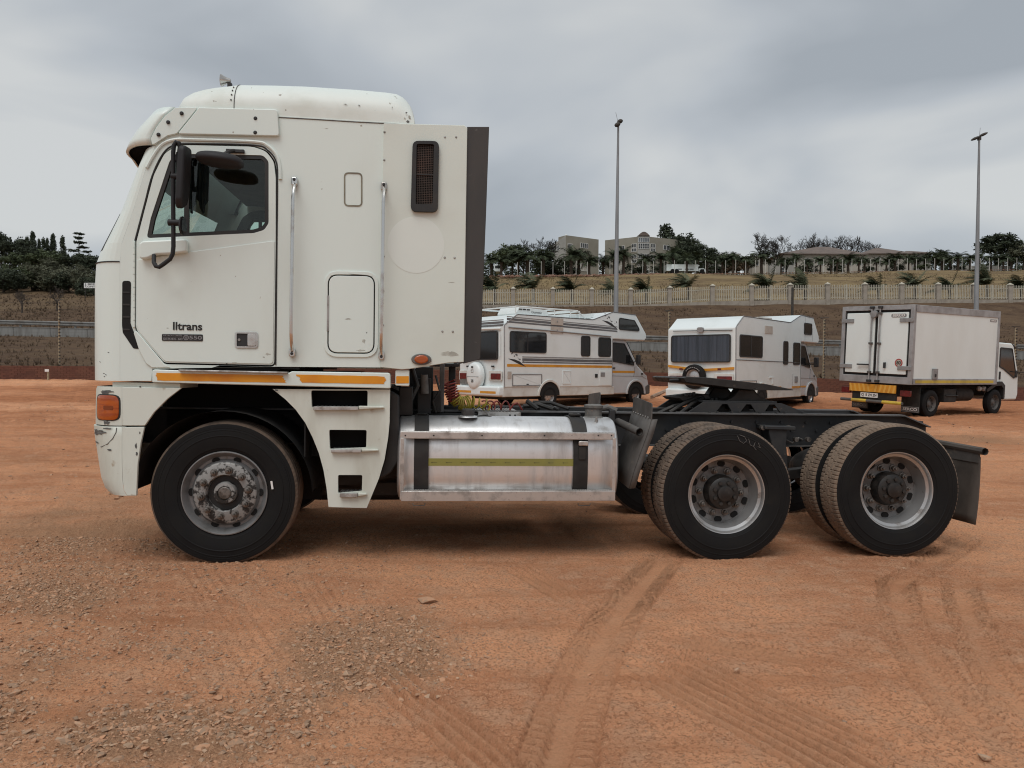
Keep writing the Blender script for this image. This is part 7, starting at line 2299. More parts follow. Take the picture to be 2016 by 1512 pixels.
for (X, Y), fy, px in zip(PIL, foot, pil_px):
    z = at_y(px, fy, Y).z
    PZ.append(z)
for i, ((X, Y), z) in enumerate(zip(PIL, PZ)):
    inst('pillar', pil_me, pal, (X, Y, z)); 
    inst('pillar_cap', cap_me, pal, (X, Y, z))
    if i == len(PIL) - 1: break
    (X2, Y2), z2 = PIL[i + 1], PZ[i + 1]
    d = Vector((X2 - X, Y2 - Y, z2 - z)); l = math.hypot(d.x, d.y); ang = math.atan2(d.y, d.x)
    P = Vector((X, Y, z))
    part(MB().prism([(0.2, -1.0), (l - 0.2, -1.0 + d.z), (l - 0.2, 0.22 + d.z), (0.2, 0.22)], -0.10, 0.10), 'plinth', 'pillar_plaster', pal, smooth=None).location = P
    pal.children[-1].rotation_euler = (0, 0, ang)
    for hz in (0.42, 1.42):
        o = part(MB().prism([(0.2, hz), (l - 0.2, hz + d.z), (l - 0.2, hz + 0.06 + d.z), (0.2, hz + 0.06)], 0.015, 0.05), 'fence_rail', 'pale_paint', pal, smooth=None)
        o.location = P; o.rotation_euler = (0, 0, ang)
    mid = P + d * 0.5
    inst('fence_post', post_me, pal, mid + Vector((0, -0.02, 0.1)), (0, 0, ang))
    n = 19
    for k in range(n):
        t = (0.30 + (l - 0.6) * (k + 0.5) / n) / l
        if abs(t - 0.5) < 0.015: continue
        inst('pale', pale_me, pal, P + d * t + Vector((0, 0, 0.28)), (0, 0, ang))

def zone(px):
    for lim, t in ((1080, 'beside the minibus'), (1182, 'before the sloping-parapet office block'), (1300, 'in front of the glazed office block'), (1400, 'around the white box lorry'),
                   (1475, 'before the pale sheet-roofed house'), (1530, 'beside the small beige block'), (1700, 'in front of the long brown-roofed house'), (1840, 'in front of the smaller brown roofs'), (1960, 'by the grey garden wall')):
        if px < lim: return t
    return 'beneath the big rounded pine'


pm('white_post', (0.55, 0.54, 0.50), (0.42, 0.41, 0.37), scale=1, rough=0.7)
bp_me = MB().tube([(0, 0, -0.3), (0, 0, 2.9)], 0.055, 6).mesh('boundary_post', M_['white_post'])
px = 1017.0
step = 23.8
i = 0
BPX = []
while px < 2030:
    BPX.append(px)
    f = (px - 1008) / 1000
    px += 23.8 - 3.6 * min(1, f / 0.35) - 2.2 * max(0, min(1, (f - .35) / .4))
for k, px in enumerate(BPX):
    s = (px - 1008) / FPX
    Y = 150 / (1 - 0.3 * s)
    X = s * Y
    o = inst('boundary_post', bp_me, None, (X, Y + 1.0, tz_(X, Y + 1.0)), scale=(1, 1, 0.97 + 0.06 * (k % 3) / 2))
    tag(o, 'slim white boundary post on the bank top, ' + zone(px), 'post', 'white posts along the bank top')
# rocks along the bank top
m_rock = pm('bank_rock', (0.21, 0.105, 0.07), (0.14, 0.085, 0.06), scale=3, rough=0.95, c3=(0.30, 0.22, 0.16), s3=1.2, lo3=0.55, hi3=0.7)
r_ = np.random.default_rng(77)
Vr = []
for k in range(900):
    s = r_.uniform(-0.03, 0.30) if k < 700 else r_.uniform(0.3, 0.68)
    Y = 150 / (1 - 0.3 * max(s, 0)) - r_.uniform(0.2, 3.0 if s < 0.2 else 1.2)
    X = s * Y
    sz = r_.uniform(0.2, 0.5) * (1.0 if s < 0.22 else 0.5)
    Vr.append(ST[k % len(ST)] * np.array([sz, sz * .8, sz * .7]) + np.array([X, Y, tz_(X, Y) + sz * 0.2]))
o = soup('bank_rocks', np.array(Vr), SF, m_rock)
tag(o, 'band of broken reddish rocks along the top edge of the bank', 'rocks', kind='stuff')

# ---------------------------------------------------------------- vegetation


def leaf_mat(name, a, b):
    m, N, L, B = node_mat(name)
    gi = N.new('ShaderNodeNewGeometry')
    L.new(mixc(N, L, gi.outputs['Random Per Island'], a, b), B.inputs['Base Color'])
    B.inputs['Roughness'].default_value = 0.75; B.inputs['Specular IOR Level'].default_value = 0.25
    return m


LM = {'dark': leaf_mat('leaf_dark', (0.054, 0.066, 0.038), (0.026, 0.034, 0.021)), 'green': leaf_mat('leaf_green', (0.091, 0.111, 0.052), (0.044, 0.058, 0.029)),
      'grey': leaf_mat('leaf_grey', (0.126, 0.130, 0.084), (0.066, 0.070, 0.043)), 'palm': leaf_mat('leaf_palm', (0.065, 0.081, 0.041), (0.030, 0.041, 0.022)),
      'palm2': leaf_mat('leaf_palm_pale', (0.111, 0.124, 0.072), (0.052, 0.062, 0.036)), 'brown': leaf_mat('leaf_brown', (0.14, 0.095, 0.060), (0.075, 0.055, 0.036))}
pm('bark', (0.075, 0.058, 0.046), (0.045, 0.036, 0.030), scale=6, rough=0.95)
pm('bark_dark', (0.035, 0.029, 0.025), (0.022, 0.019, 0.017), scale=6, rough=0.95)
pm('palm_bark', (0.085, 0.062, 0.045), (0.05, 0.038, 0.03), scale=5, rough=0.95)


def leaf_cloud(name, centres, radii, per, size, mat, seed, flat=0.75, droop=0.0):
    """leaf triangles on the shells of many small clumps"""
    r_ = np.random.default_rng(seed)
    n = len(centres)
    C_ = np.repeat(np.asarray(centres, float), per, 0); Rr = np.repeat(np.asarray(radii, float), per)
    d = r_.normal(size=(n * per, 3)); d /= np.linalg.norm(d, axis=1, keepdims=True)
    p = C_ + d * (Rr * r_.uniform(0.45, 1.05, n * per))[:, None] * np.array([1, 1, flat])
    a = r_.normal(size=p.shape); a /= np.linalg.norm(a, axis=1, keepdims=True)
    b = np.cross(a, d); b /= np.linalg.norm(b, axis=1, keepdims=True) + 1e-9
    s = size * r_.uniform(0.6, 1.35, (len(p), 1))
    a[:, 2] -= droop; 
    V = np.stack([p - a * s * 0.5 - b * s * 0.35, p - a * s * 0.3 + b * s * 0.4, p + a * s * 0.75], 1)
    o = soup(name, V, [[0, 1, 2]], mat)
    me = o.data
    bpy.data.objects.remove(o, do_unlink=True)
    return me


def crown_points(n, seed, shape):
    r_ = np.random.default_rng(seed)
    pts = []
    while len(pts) < n:
        p = r_.uniform(-1, 1, 3)
        if shape(p, r_): pts.append(p)
    return np.array(pts)


def limb_mesh(name, segs, mat):
    mb = MB()
    for pts, rs in segs: mb.tube(pts, rs, 5, caps=False)
    return mb.mesh(name, mat, smooth=60)


def broad_tree(seed, h=8.0, w=6.0, nclump=90, per=34, leaf=0.34, mat='green', clump=0.16, base=0.22, bark='bark'):
    r_ = np.random.default_rng(seed)
    lob = [(r_.uniform(-.45, .45), r_.uniform(-.45, .45), r_.uniform(-.25, .45), r_.uniform(0.4, 0.62)) for _ in range(7)]

    def shape(p, q):
        return any((p[0] - a) ** 2 + (p[1] - b) ** 2 + ((p[2] - c) * 1.1) ** 2 < s * s for a, b, c, s in lob)
    P = crown_points(nclump, seed, shape)
    cz = h * (1 + base) / 2
    Cn = P * np.array([w / 2, w / 2, h * (1 - base) / 2 * 1.05]) + np.array([0, 0, cz])
    me = leaf_cloud('crown', Cn, clump * w * 0.5 * r_.uniform(0.6, 1.3, nclump) * 1.3, per, leaf, LM[mat], seed)
    segs = [([(0, 0, -0.4), (0.1, 0, h * base), (0.0, 0.1, h * 0.55)], [h * 0.035, h * 0.025, h * 0.012])]
    for k in range(9):
        c = Cn[r_.integers(0, nclump)]
        st_ = np.array([0, 0, h * r_.uniform(base * 0.6, 0.5)])
        segs.append(([tuple(st_), tuple((st_ + c) / 2 + np.array([0, 0, 0.1])), tuple(c)], [h * 0.014, h * 0.008, h * 0.003]))
    return limb_mesh('trunk', segs, M_[bark]), me


def cypress(seed, h=7.0, w=1.5):
    r_ = np.random.default_rng(seed)
    n = 70
    t = r_.random(n) ** 0.9
    prof = np.minimum(1, t * 8) * (1 - t) ** 0.55
    a = r_.uniform(0, 6.28, n)
    C_ = np.stack([np.cos(a) * prof * w * 0.36, np.sin(a) * prof * w * 0.36, t * h * 0.95], 1)
    return limb_mesh('trunk', [([(0, 0, -0.3), (0, 0, h * 0.5)], [0.15, 0.06])], M_['bark_dark']), leaf_cloud('crown', C_, 0.16 * w + 0.14 * w * prof, 34, 0.26, LM['dark'], seed, flat=1.6)


def cedar(seed, h=8.0, w=6.0):
    r_ = np.random.default_rng(seed)
    C_, rad = [], []
    segs = [([(0, 0, -0.3), (0, 0, h)], [0.2, 0.04])]
    for i in range(8):
        z = h * (0.28 + 0.70 * i / 7); ww = w / 2 * (1 - 0.75 * i / 7) * r_.uniform(0.75, 1.1)
        for k in range(7):
            a = r_.uniform(0, 6.28)
            e = np.array([math.cos(a) * ww, math.sin(a) * ww, z + 0.15])
            segs.append(([(0, 0, z), tuple(e)], [0.06, 0.02]))
            for f in (0.5, 0.75, 1.0):
                C_.append(e * np.array([f, f, 1])); rad.append(0.42)
    return limb_mesh('trunk', segs, M_['bark_dark']), leaf_cloud('crown', C_, rad, 16, 0.28, LM['dark'], seed, flat=0.28)


def bare_tree(seed, h=6.0, spread=0.9, levels=5, mat='bark_dark', up=0.5, r0=0.13, min_r=0.012):
    rr = random.Random(seed)
    mb = MB()

    def grow(p, d, l, r, lv):
        q = p + d * l
        mid = p + d * l * 0.5 + Vector((rr.uniform(-.06, .06), rr.uniform(-.06, .06), 0)) * l
        mb.tube([p, mid, q], [r, r * 0.85, r * 0.65], 4 if lv > 1 else 6, caps=False)
        if lv >= levels: return
        for k in range(rr.choice((2, 3, 3)) if lv else 4):
            e = Vector((rr.uniform(-1, 1), rr.uniform(-1, 1), rr.uniform(-0.25, 0.9))).normalized()
            nd = (d * 0.75 + e * spread + Vector((0, 0, up * 0.3))).normalized()
            grow(p + d * l * rr.uniform(0.6, 1.0), nd, l * rr.uniform(0.62, 0.82), max(r * 0.6, min_r), lv + 1)
    grow(Vector((0, 0, -0.2)), Vector((rr.uniform(-.1, .1), 0, 1)).normalized(), h * 0.30, r0, 0)
    zmax = max(v[2] for v in mb.v)
    k = h / zmax
    mb.v = [(x * k, y * k, z * k) for x, y, z in mb.v]
    return mb.mesh('trunk', M_[mat], smooth=60)


def palm(seed, h=5.0, trunk=2.6, nf=22, fl=2.3, wind=0.0, mat='palm', thick=0.16, el0=0.15, el1=1.25, droop=1.0):
    rr = random.Random(seed)
    tm = MB()
    tm.tube([(0, 0, -0.5), (0.06, 0, trunk * 0.5), (0.02, 0, trunk)], [thick * 1.25, thick, thick * 1.15], 7)
    V = []
    for k in range(nf):
        a = 2 * math.pi * k / nf + rr.uniform(-.2, .2)
        el = rr.uniform(el0, el1)
        L_ = fl * rr.uniform(0.75, 1.1)
        d = Vector((math.cos(a) * math.cos(el) - wind, math.sin(a) * math.cos(el), math.sin(el))).normalized()
        p = Vector((0.02, 0, trunk + 0.05)); n = 9
        side = d.cross(Vector((0, 0, 1)))
        if side.length < 0.1: side = Vector((0, 1, 0))
        side.normalize()
        for i in range(n):
            q = p + d * (L_ / n)
            t = (i + 0.5) / n
            ll_ = fl * 0.30 * math.sin(math.pi * min(1, 0.18 + t * 0.85)) ** 0.7
            wdt = L_ / n * 0.42
            for s in (-1, 1):
                for j in (0.0, 0.5):
                    o_ = p.lerp(q, j)
                    tip = o_ + side * s * ll_ * 0.85 + d * ll_ * 0.5 + Vector((-wind * ll_ * 0.5, 0, -ll_ * rr.uniform(0.15, 0.6) * droop))
                    V.append([tuple(o_), tuple(o_ + d * wdt), tuple(tip)])
            V.append([tuple(p + side * 0.03), tuple(p - side * 0.03), tuple(q)])
            p = q
            d = (d + Vector((-wind * 0.16, 0, (-0.20 - 0.05 * i * 0.6) * droop))).normalized()
    # skirt of dry stubs below the crown
    o = soup('crown', np.array(V), [[0, 1, 2]], LM[mat])
    me = o.data; bpy.data.objects.remove(o, do_unlink=True)
    return tm.mesh('trunk', M_['palm_bark'], smooth=60), me


def plant(name, tr, cr, x, y, s, label, cat, group=None, rz=None, sxy=1.0, dz=0.0):
    e_ = empty(name, (x, y, tz_(x, y) + dz), random.uniform(0, 6.28) if rz is None else rz, label=label, cat=cat, group=group)
    e_.scale = (s * sxy, s * sxy, s)
    if tr is not None: inst('trunk', tr, e_)
    if cr is not None: inst('crown', cr, e_)
    return e_


def plant_px(name, tr, cr, px, top, Y, h0, label, cat, group=None, rz=None, sxy=1.0, dz=0.0):
    """put a plant of unit height h0 on the terrain at column px, depth Y, so that it is as tall as the photo shows"""
    x = hx(px, Y)
    zt_ = at_y(px, top, Y).z
    s = max(0.25, (zt_ - tz_(x, Y) - dz) / h0)
    return plant(name, tr, cr, x, Y, s, label, cat, group, rz, sxy, dz)


# wind-blown young palms on the bank
PB = [palm(40 + k, trunk=1.1, nf=20, fl=2.3, wind=0.5, el0=0.3, el1=1.4, droop=0.5, mat='palm2' if k % 2 else 'palm', thick=0.12) for k in range(4)]
for i, (px, top, Y) in enumerate(((972, 530, 84), (1048, 527, 87), (1124, 535, 86), (1205, 553, 84), (1270, 543, 86), (1352, 528, 90), (1509, 528, 88), (1582, 533, 86), (1726, 538, 88), (1798, 528, 92), (1866, 537, 88), (1940, 522, 92), (2006, 537, 90))):
    t_, c_ = PB[i % 4]
    plant_px('young_palm', t_, c_, px, top - 4, Y - 3, 2.9, 'wind-blown young palm on the grass bank, ' + zone(px).replace('in front of', 'below').replace('before', 'below').replace('beside', 'below').replace('around', 'below').replace('by', 'below'), 'palm', 'young palms on the bank', rz=random.uniform(-0.35, 0.35))
# tall palms along the hill top
PT = [palm(60 + k, trunk=2.6 + 0.3 * k, nf=30, fl=2.7, wind=0.2, thick=0.2, el0=0.0, el1=1.3, droop=0.8) for k in range(4)]
tall = [966, 984, 1003, 1018, 1040, 1066, 1122, 1140, 1160, 1188, 1204, 1228, 1272, 1296, 1322, 1348, 1372, 1392, 1416, 1440, 1462, 1500, 1536, 1566, 1585, 1608, 1632, 1648, 1664, 1686, 1702, 1718, 1742, 1760, 1782, 1800, 1818, 1836, 1852, 1868, 1886, 1906, 1926, 1948, 1968, 1990, 2010]
rp = random.Random(5)
for i, px in enumerate(tall):
    s = (px - 1008) / FPX
    Yb = 150 / (1 - 0.3 * max(s, 0))
    t_, c_ = PT[i % 4]
    plant_px('tall_palm', t_, c_, px + rp.uniform(-4, 4), rp.uniform(484, 502) if not 1525 < px < 1812 else rp.uniform(495, 507), Yb + rp.uniform(5, 16), 4.2 + 0.3 * (i % 4), 'dark palm in the hill-top row, ' + zone(px), 'palm', 'palms along the hill top', sxy=rp.uniform(1.0, 1.3))
# broad trees and shrubs behind the palms
BT = [broad_tree(100 + k, h=8, w=7.5, nclump=95, per=34, leaf=0.36, mat=mt) for k, mt in enumerate(('dark', 'dark', 'green', 'grey'))]
SHR = [broad_tree(120 + k, h=3.0, w=4.0, nclump=55, per=30, leaf=0.22, mat=mt, base=0.02, clump=0.2) for k, mt in enumerate(('dark', 'green', 'brown'))]
for i, (px, top, Y, k, lab) in enumerate(((985, 487, 176, 2, 'mid green bushy tree left of the near office block'), (1030, 483, 180, 0, 'dark bushy tree beside the bare pale tree'), (1062, 492, 176, 1, 'dark tree crown in front of the near office block'),
                                          (1330, 462, 204, 0, 'rounded dark tree behind the glazed office block'), (1352, 478, 186, 1, 'broad dark tree right of the glazed office block'), (1385, 490, 184, 0, 'lower dark tree above the white lorry'),
                                          (1325, 490, 180, 2, 'olive bushy tree against the office wall'), (1430, 497, 186, 1, 'dark tree in front of the white gable'), (1470, 500, 182, 3, 'dusty grey shrub tree beside the small beige block'),
                                          (1545, 508, 180, 1, 'dark low tree before the brown roofed house'), (1838, 493, 200, 1, 'dark green tree behind the palms right of the brown roofs'), (1985, 462, 205, 0, 'big rounded dark pine at the edge of the hill'),
                                          (2012, 476, 200, 3, 'grey green tree in front of the big dark pine'), (1962, 500, 198, 1, 'small dark tree left of the big pine'))):
    t_, c_ = BT[k]
    plant_px('broad_tree', t_, c_, px, top, Y, 7.7, lab, 'tree', 'trees on the hill top', sxy=1.15 if i != 11 else 1.6)
for i, (px, top, Y, k) in enumerate(((1100, 512, 172, 0), (1085, 508, 175, 0), (1243, 517, 172, 0), (1410, 512, 178, 0), (1448, 512, 178, 2), (1585, 520, 182, 0), (1640, 520, 184, 0), (1700, 522, 186, 0), (1755, 518, 190, 0), (1810, 520, 190, 1), (1880, 520, 194, 0), (1930, 520, 196, 0), (1310, 515, 176, 0), (1350, 512, 178, 0))):
    t_, c_ = SHR[k]
    plant_px('hedge_shrub', t_, c_, px, top, Y, 2.9, 'dark leafy shrub under the hill-top palms, ' + zone(px), 'shrub', 'shrubs under the palms', sxy=1.7)
# conifer behind the office, winter trees
t_, c_ = cypress(7, 8, 2.6); 
plant_px('tall_conifer', t_, c_, 1308, 444, 222, 7.8, 'loose tall conifer rising behind the glazed office block', 'tree', sxy=1.7)
BR = [bare_tree(200 + k, h=8, levels=6, spread=0.95, r0=0.16, min_r=0.02) for k in range(3)]
for px, top, Y, k, lab, sxy in ((1490, 459, 205, 0, 'left crown of the pair of dark leafless trees', 1.0), (1519, 462, 206, 1, 'right crown of the pair of dark leafless trees', 1.0),
                                (1580, 468, 235, 2, 'pale leafless tree left above the brown roof', 1.1), (1612, 457, 240, 1, 'tallest leafless tree above the brown roof', 0.8), (1640, 462, 238, 0, 'leafless tree over the roof ridge', .9), (1672, 463, 238, 2, 'leafless tree right of the roof ridge', .9), (1700, 470, 232, 1, 'dense leafless tree between the two brown roofs', 1.0),
                                (1068, 466, 186, 2, 'bare pale winter tree beside the near office block', 1.2)):
    plant_px('bare_tree', BR[k], None, px, top, Y, 8.0, lab, 'tree', 'leafless trees on the hill', sxy=sxy)

# dense evergreen thicket that closes the hill top behind the palms
r_ = np.random.default_rng(404)
Cn, Rd = [], []
for k in range(620):
    s = r_.uniform(-0.06, 0.72)
    Y = 214 + 30 * max(s, 0) + r_.uniform(0, 14)
    X = s * Y
    Cn.append((X, Y, tz_(X, Y) + r_.uniform(0.2, 4.2 + 1.5 * math.sin(k)))); Rd.append(r_.uniform(0.8, 1.5))
me = leaf_cloud('thicket', Cn, Rd, 26, 0.55, LM['dark'], 404)
o = bpy.data.objects.new('thicket', me); COL.objects.link(o)
tag(o, 'dark continuous thicket behind the palms and buildings on the hill', 'thicket', kind='stuff')
# left hill
CY = [cypress(300 + k, 7.0, 1.7) for k in range(3)]
for i, (px, top, sx) in enumerate(((54, 462, 1), (65.5, 452, 1.05), (78, 468, .8), (86, 465, 1), (94, 465, .8), (105, 457, 1), (124, 461, 1))):
    t_, c_ = CY[i % 3]
    plant_px('cypress', t_, c_, px, top, 176 + 2 * (i % 3), 7.2, ('shorter dark cypress beside the tallest one on the skyline', 'tallest pointed cypress on the skyline of the left hill', 'thin cypress touching a wider one on the skyline', 'wider cypress between two thin ones on the skyline', 'thinnest low cypress in the skyline cluster', 'tall cypress standing apart between the cluster and the lone one', 'lone cypress nearest the flat-tiered cedar')[i], 'tree', 'cypresses on the skyline', sxy=sx * 0.85)
t_, c_ = cedar(9)
plant_px('cedar', t_, c_, 156, 458, 165, 8.2, 'flat-tiered cedar at the end of the cypress row', 'tree', sxy=0.9)
for i, (px, top, Y, k, lab, sx) in enumerate(((5, 446, 168, 0, 'tall dark pine at the left end of the hill', 1.0), (28, 456, 166, 1, 'dark pointed tree behind the olive trees', 1.1), (46, 475, 160, 0, 'dark rounded tree below the cypresses', 1.2), (20, 490, 150, 2, 'mid green tree on the left slope', 1.4),
                                              (75, 484, 152, 2, 'wide green tree under the cypress row', 1.7), (110, 486, 150, 2, 'green tree beneath the tallest cypress', 1.5), (140, 490, 150, 1, 'dark tree below the cedar', 1.3), (172, 492, 150, 1, 'dark tree beside the cab front', 1.4),
                                              (95, 500, 128, 3, 'large pale olive tree in the middle of the slope', 1.5), (58, 510, 124, 3, 'pale olive tree with drooping crown', 1.4), (135, 510, 126, 3, 'dull olive tree right of the large pale one', 1.4), (170, 515, 122, 3, 'dull olive tree next to the cab', 1.3),
                                              (14, 525, 118, 1, 'dark spreading tree low on the left slope', 1.6), (190, 500, 140, 0, 'dark tree half hidden by the cab', 1.4), (225, 505, 140, 1, 'dark tree hidden behind the cab corner', 1.5))):
    t_, c_ = BT[k]
    plant_px('hill_tree', t_, c_, px, top + 8, Y, 8.2, lab, 'tree', 'trees on the left hill', sxy=sx)
for i, (px, top, Y, k, lab) in enumerate(((40, 548, 112, 0, 'dark bush at the foot of the olive trees'), (-5, 540, 108, 0, 'dark bush at the left edge of the slope'), (110, 552, 110, 0, 'shadowy bush under the large olive tree'), (150, 550, 108, 0, 'shadowy bush left of the white sign'), (172, 566, 96, 0, 'round dark bush below the white sign'), (75, 556, 110, 2, 'brown dry bush between the dark ones'))):
    t_, c_ = SHR[k]
    plant_px('hill_shrub', t_, c_, px, top, Y, 2.9, lab, 'shrub', 'bushes on the left hill', sxy=1.6)
LOWT = [broad_tree(140 + k, h=5.0, w=6.5, nclump=85, per=36, leaf=0.30, mat=mt, base=0.0, clump=0.19) for k, mt in enumerate(('dark', 'grey', 'green'))]
for i, (px, top, Y, k, lab) in enumerate(((8, 520, 104, 0, 'full dark bush spreading to the ground at the slope edge'), (35, 532, 106, 1, 'rounded olive bush between two dark ones'), (62, 528, 108, 2, 'rounded green bush under the pale olive trees'), (88, 522, 108, 1, 'broad olive bush in front of the large pale tree'),
                                          (112, 526, 106, 1, 'broad olive bush beside the dark sapling'), (136, 528, 106, 0, 'low full dark bush right of the olive bushes'), (160, 530, 104, 1, 'olive bush touching the white sign'), (184, 540, 100, 0, 'dark bush partly behind the cab corner'), (-12, 515, 112, 2, 'tall green bush at the very edge of the slope'))):
    t_, c_ = LOWT[k]
    plant_px('slope_bush', t_, c_, px, top, Y, 5.0, lab, 'shrub', 'full bushes on the left slope', sxy=1.15)
BS = [bare_tree(220 + k, h=4, levels=5, spread=1.3, up=0.1, r0=0.10, min_r=0.013, mat='bark') for k in range(2)]
plant_px('bare_sapling', BS[0], None, 113, 562, 74, 4.0, 'dark leafless spreading sapling behind the guard rail', 'tree', 'saplings behind the guard rail', sxy=1.0)
plant_px('bare_sapling', BS[1], None, 43, 570, 72, 4.0, 'faint leafless sapling left of the dark one behind the guard rail', 'tree', 'saplings behind the guard rail', sxy=0.9)
# part of a white sign board
xs_ = hx(176, 92)
sg = empty('sign_board', (xs_, 92, tz_(xs_, 92)), label='small white lettered sign board on the left hill beside the cab', cat='sign')
zt_ = at_y(176, 557, 92).z - tz_(xs_, 92)
part(MB().box(-0.62, 0.9, -0.02, 0.02, zt_ - 0.62, zt_), 'board', 'white_print', sg)
for s in (-0.5, 0.7): part(MB().box(s - 0.03, s + 0.03, 0.02, 0.07, 0, zt_ - 0.1), 'leg', 'post_dark', sg)
inst('lettering', text_mesh('J BEE', 0.30, M_['black_print'], bold=True, width=1.2), sg, (0.1, -0.024, zt_ - 0.17))
inst('lettering', text_mesh('CONT', 0.26, M_['black_print'], bold=True, width=1.2), sg, (0.1, -0.024, zt_ - 0.45))

# ---------------------------------------------------------------- buildings on the hill
pm('wall_tan', (0.27, 0.25, 0.205), (0.23, 0.21, 0.17), scale=0.25, rough=0.9)
pm('wall_grey', (0.33, 0.32, 0.295), (0.29, 0.28, 0.255), scale=0.3, rough=0.9)
pm('wall_cream', (0.40, 0.37, 0.32), (0.34, 0.31, 0.27), scale=0.3, rough=0.9)
pm('roof_brown', (0.150, 0.115, 0.098), (0.115, 0.09, 0.078), scale=0.6, rough=0.85)
pm('roof_pale', (0.50, 0.51, 0.52), (0.42, 0.43, 0.43), scale=0.5, rough=0.6)
pm('frame_white', (0.62, 0.62, 0.60), rough=0.6)
pm('pane_dark', (0.03, 0.034, 0.036), (0.05, 0.05, 0.052), scale=0.8, rough=0.1)
pm('pane_sky', (0.16, 0.175, 0.19), (0.09, 0.10, 0.11), scale=0.5, rough=0.1)


def wall_box(parent, p0, p1, depth, z0, z1, mat, name='wall', zl=None):
    """upright slab of building whose front runs from p0 to p1 (plan), going back by depth; zl: other height at p0"""
    a, b = Vector((*p0, 0)), Vector((*p1, 0))
    d = (b - a).normalized(); n = Vector((-d.y, d.x, 0))
    q = [a, b, b + n * depth, a + n * depth]
    za = z1 if zl is None else zl
    tops = [za, z1, z1, za]
    mb = MB(); mb.add([(p.x, p.y, z0) for p in q] + [(p.x, p.y, t) for p, t in zip(q, tops)], [(0, 1, 5, 4), (1, 2, 6, 5), (2, 3, 7, 6), (3, 0, 4, 7), (4, 5, 6, 7)])
    mb.build(name, M_[mat], parent, smooth=None)
    return a, d, n


def bwin(parent, a, d, n, s, z, w, h, frame='frame_white', bars=1, cross=True, pane='pane_dark'):
    """window on a facade: frame proud of the wall, panes recessed in it"""
    ang = math.atan2(d.y, d.x)
    e_ = empty('window', a + d * s + Vector((0, 0, z)), ang, parent=parent)
    fr_ = [(0, 0), (w, 0), (w, h), (0, h)]
    part(MB().prism(fr_, -0.10, 0.02, holes=[inset(fr_, 0.08)]), 'frame', frame, e_, smooth=None)
    part(MB().box(0.05, w - 0.05, -0.03, 0.01, 0.05, h - 0.05), 'pane', pane, e_, smooth=None)
    mb = MB()
    for k in range(1, bars + 1):
        x = w * k / (bars + 1); mb.box(x - 0.04, x + 0.04, -0.09, -0.031, 0.08, h - 0.08)
    if cross: mb.box(0.08, w - 0.08, -0.085, -0.032, h * 0.5 - 0.04, h * 0.5 + 0.04)
    if mb.v: part(mb, 'glazing_bar', frame, e_, smooth=None)
    return e_


def XY(px, Y): return (hx(px, Y), Y)


# near office block
Yb1 = 196
b1 = empty('office_block', (0, 0, 0), label='tan office block with sloping parapet partly hidden by palms', cat='building')
zb1 = at_y(1112, 545, Yb1).z - 1
zt1 = at_y(1112, 463, Yb1).z
a, d, n = wall_box(b1, XY(1112, Yb1), XY(1176, Yb1 + 5), 3.6, zb1, at_y(1176, 471.5, Yb1 + 5).z, 'wall_tan', zl=zt1)
bwin(b1, a, d, n, 0.5, at_y(1116, 488, Yb1).z, 1.4, 1.2, bars=3, cross=False)
bwin(b1, a, d, n, 4.4, at_y(1150, 489, Yb1 + 3).z, 2.4, 1.3, bars=3, cross=False)
bwin(b1, a, d, n, 0.6, at_y(1116, 530, Yb1).z, 1.3, 1.4, bars=2, cross=False)
bwin(b1, a, d, n, 4.4, at_y(1150, 534, Yb1 + 3).z, 2.0, 1.8, bars=1, cross=False, pane='wall_cream')
a, d, n = wall_box(b1, XY(1087, Yb1 + 4), XY(1111.6, Yb1 + 0.02), 6, zb1, zt1 - 0.05, 'wall_grey', name='side_wing', zl=at_y(1087, 481, Yb1 + 4).z)
for s_ in (0.4, 1.5):
    bwin(b1, a, d, n, s_ * 1.0 + 0.2, at_y(1100, 493, Yb1 + 2).z, 0.9, 1.4, bars=1, cross=False)
part(MB().lathe([(0.0, 0.35), (0.25, 0.3), (0.35, 0.1), (0.3, 0.0)], (*XY(1112, Yb1 + 1), zt1), 12, axis='z'), 'roof_light', 'white_print', b1)
# glazed office block with a barrel-roofed stair hall
Yb2 = 198
b2 = empty('glazed_office_block', (0, 0, 0), label='tan office block with tall glazed stair hall under a barrel roof', cat='building')
zb2 = at_y(1260, 545, Yb2).z - 1
zt2 = at_y(1258, 466, Yb2).z
pL, pR = XY(1252.5, Yb2), XY(1276.5, Yb2)
aL, dL, nL = wall_box(b2, XY(1188.5, Yb2 + 6), pL, 12, zb2, zt2, 'wall_tan', zl=at_y(1188.5, 473, Yb2 + 6).z)
aR, dR, nR = wall_box(b2, pR, XY(1350, Yb2 + 6), 12, zb2, at_y(1350, 474, Yb2 + 6).z, 'wall_tan', zl=zt2)
wall_box(b2, (pL[0], pL[1] + 0.01), (pR[0], pR[1] + 0.01), 8, zb2, zt2 + 0.3, 'wall_grey', name='stair_hall')
wid = pR[0] - pL[0]
A_ = Vector((pL[0], pL[1], 0)); D_ = Vector((1, 0, 0)); N_ = Vector((0, 1, 0))
for (y0, y1) in ((477, 468), (490, 479), (508.5, 500), (518, 509.5), (536, 531)):
    z0_, z1_ = at_y(1264, y0, Yb2).z, at_y(1264, y1, Yb2).z
    bwin(b2, A_, D_, N_, 0.15, z0_, wid - 0.3, z1_ - z0_, bars=4, cross=(y0 == 490), pane='pane_sky' if y0 == 477 else 'pane_dark')
arc_ = [(0.1 + (wid - 0.2) * k / 12, zt2 + 0.3 + 0.95 * math.sin(math.pi * k / 12)) for k in range(13)]
o = part(MB().prism(arc_, 0.0, 7.0), 'barrel_roof', 'roof_brown', b2, smooth=40); o.location = (pL[0], pL[1] - 0.3, 0)
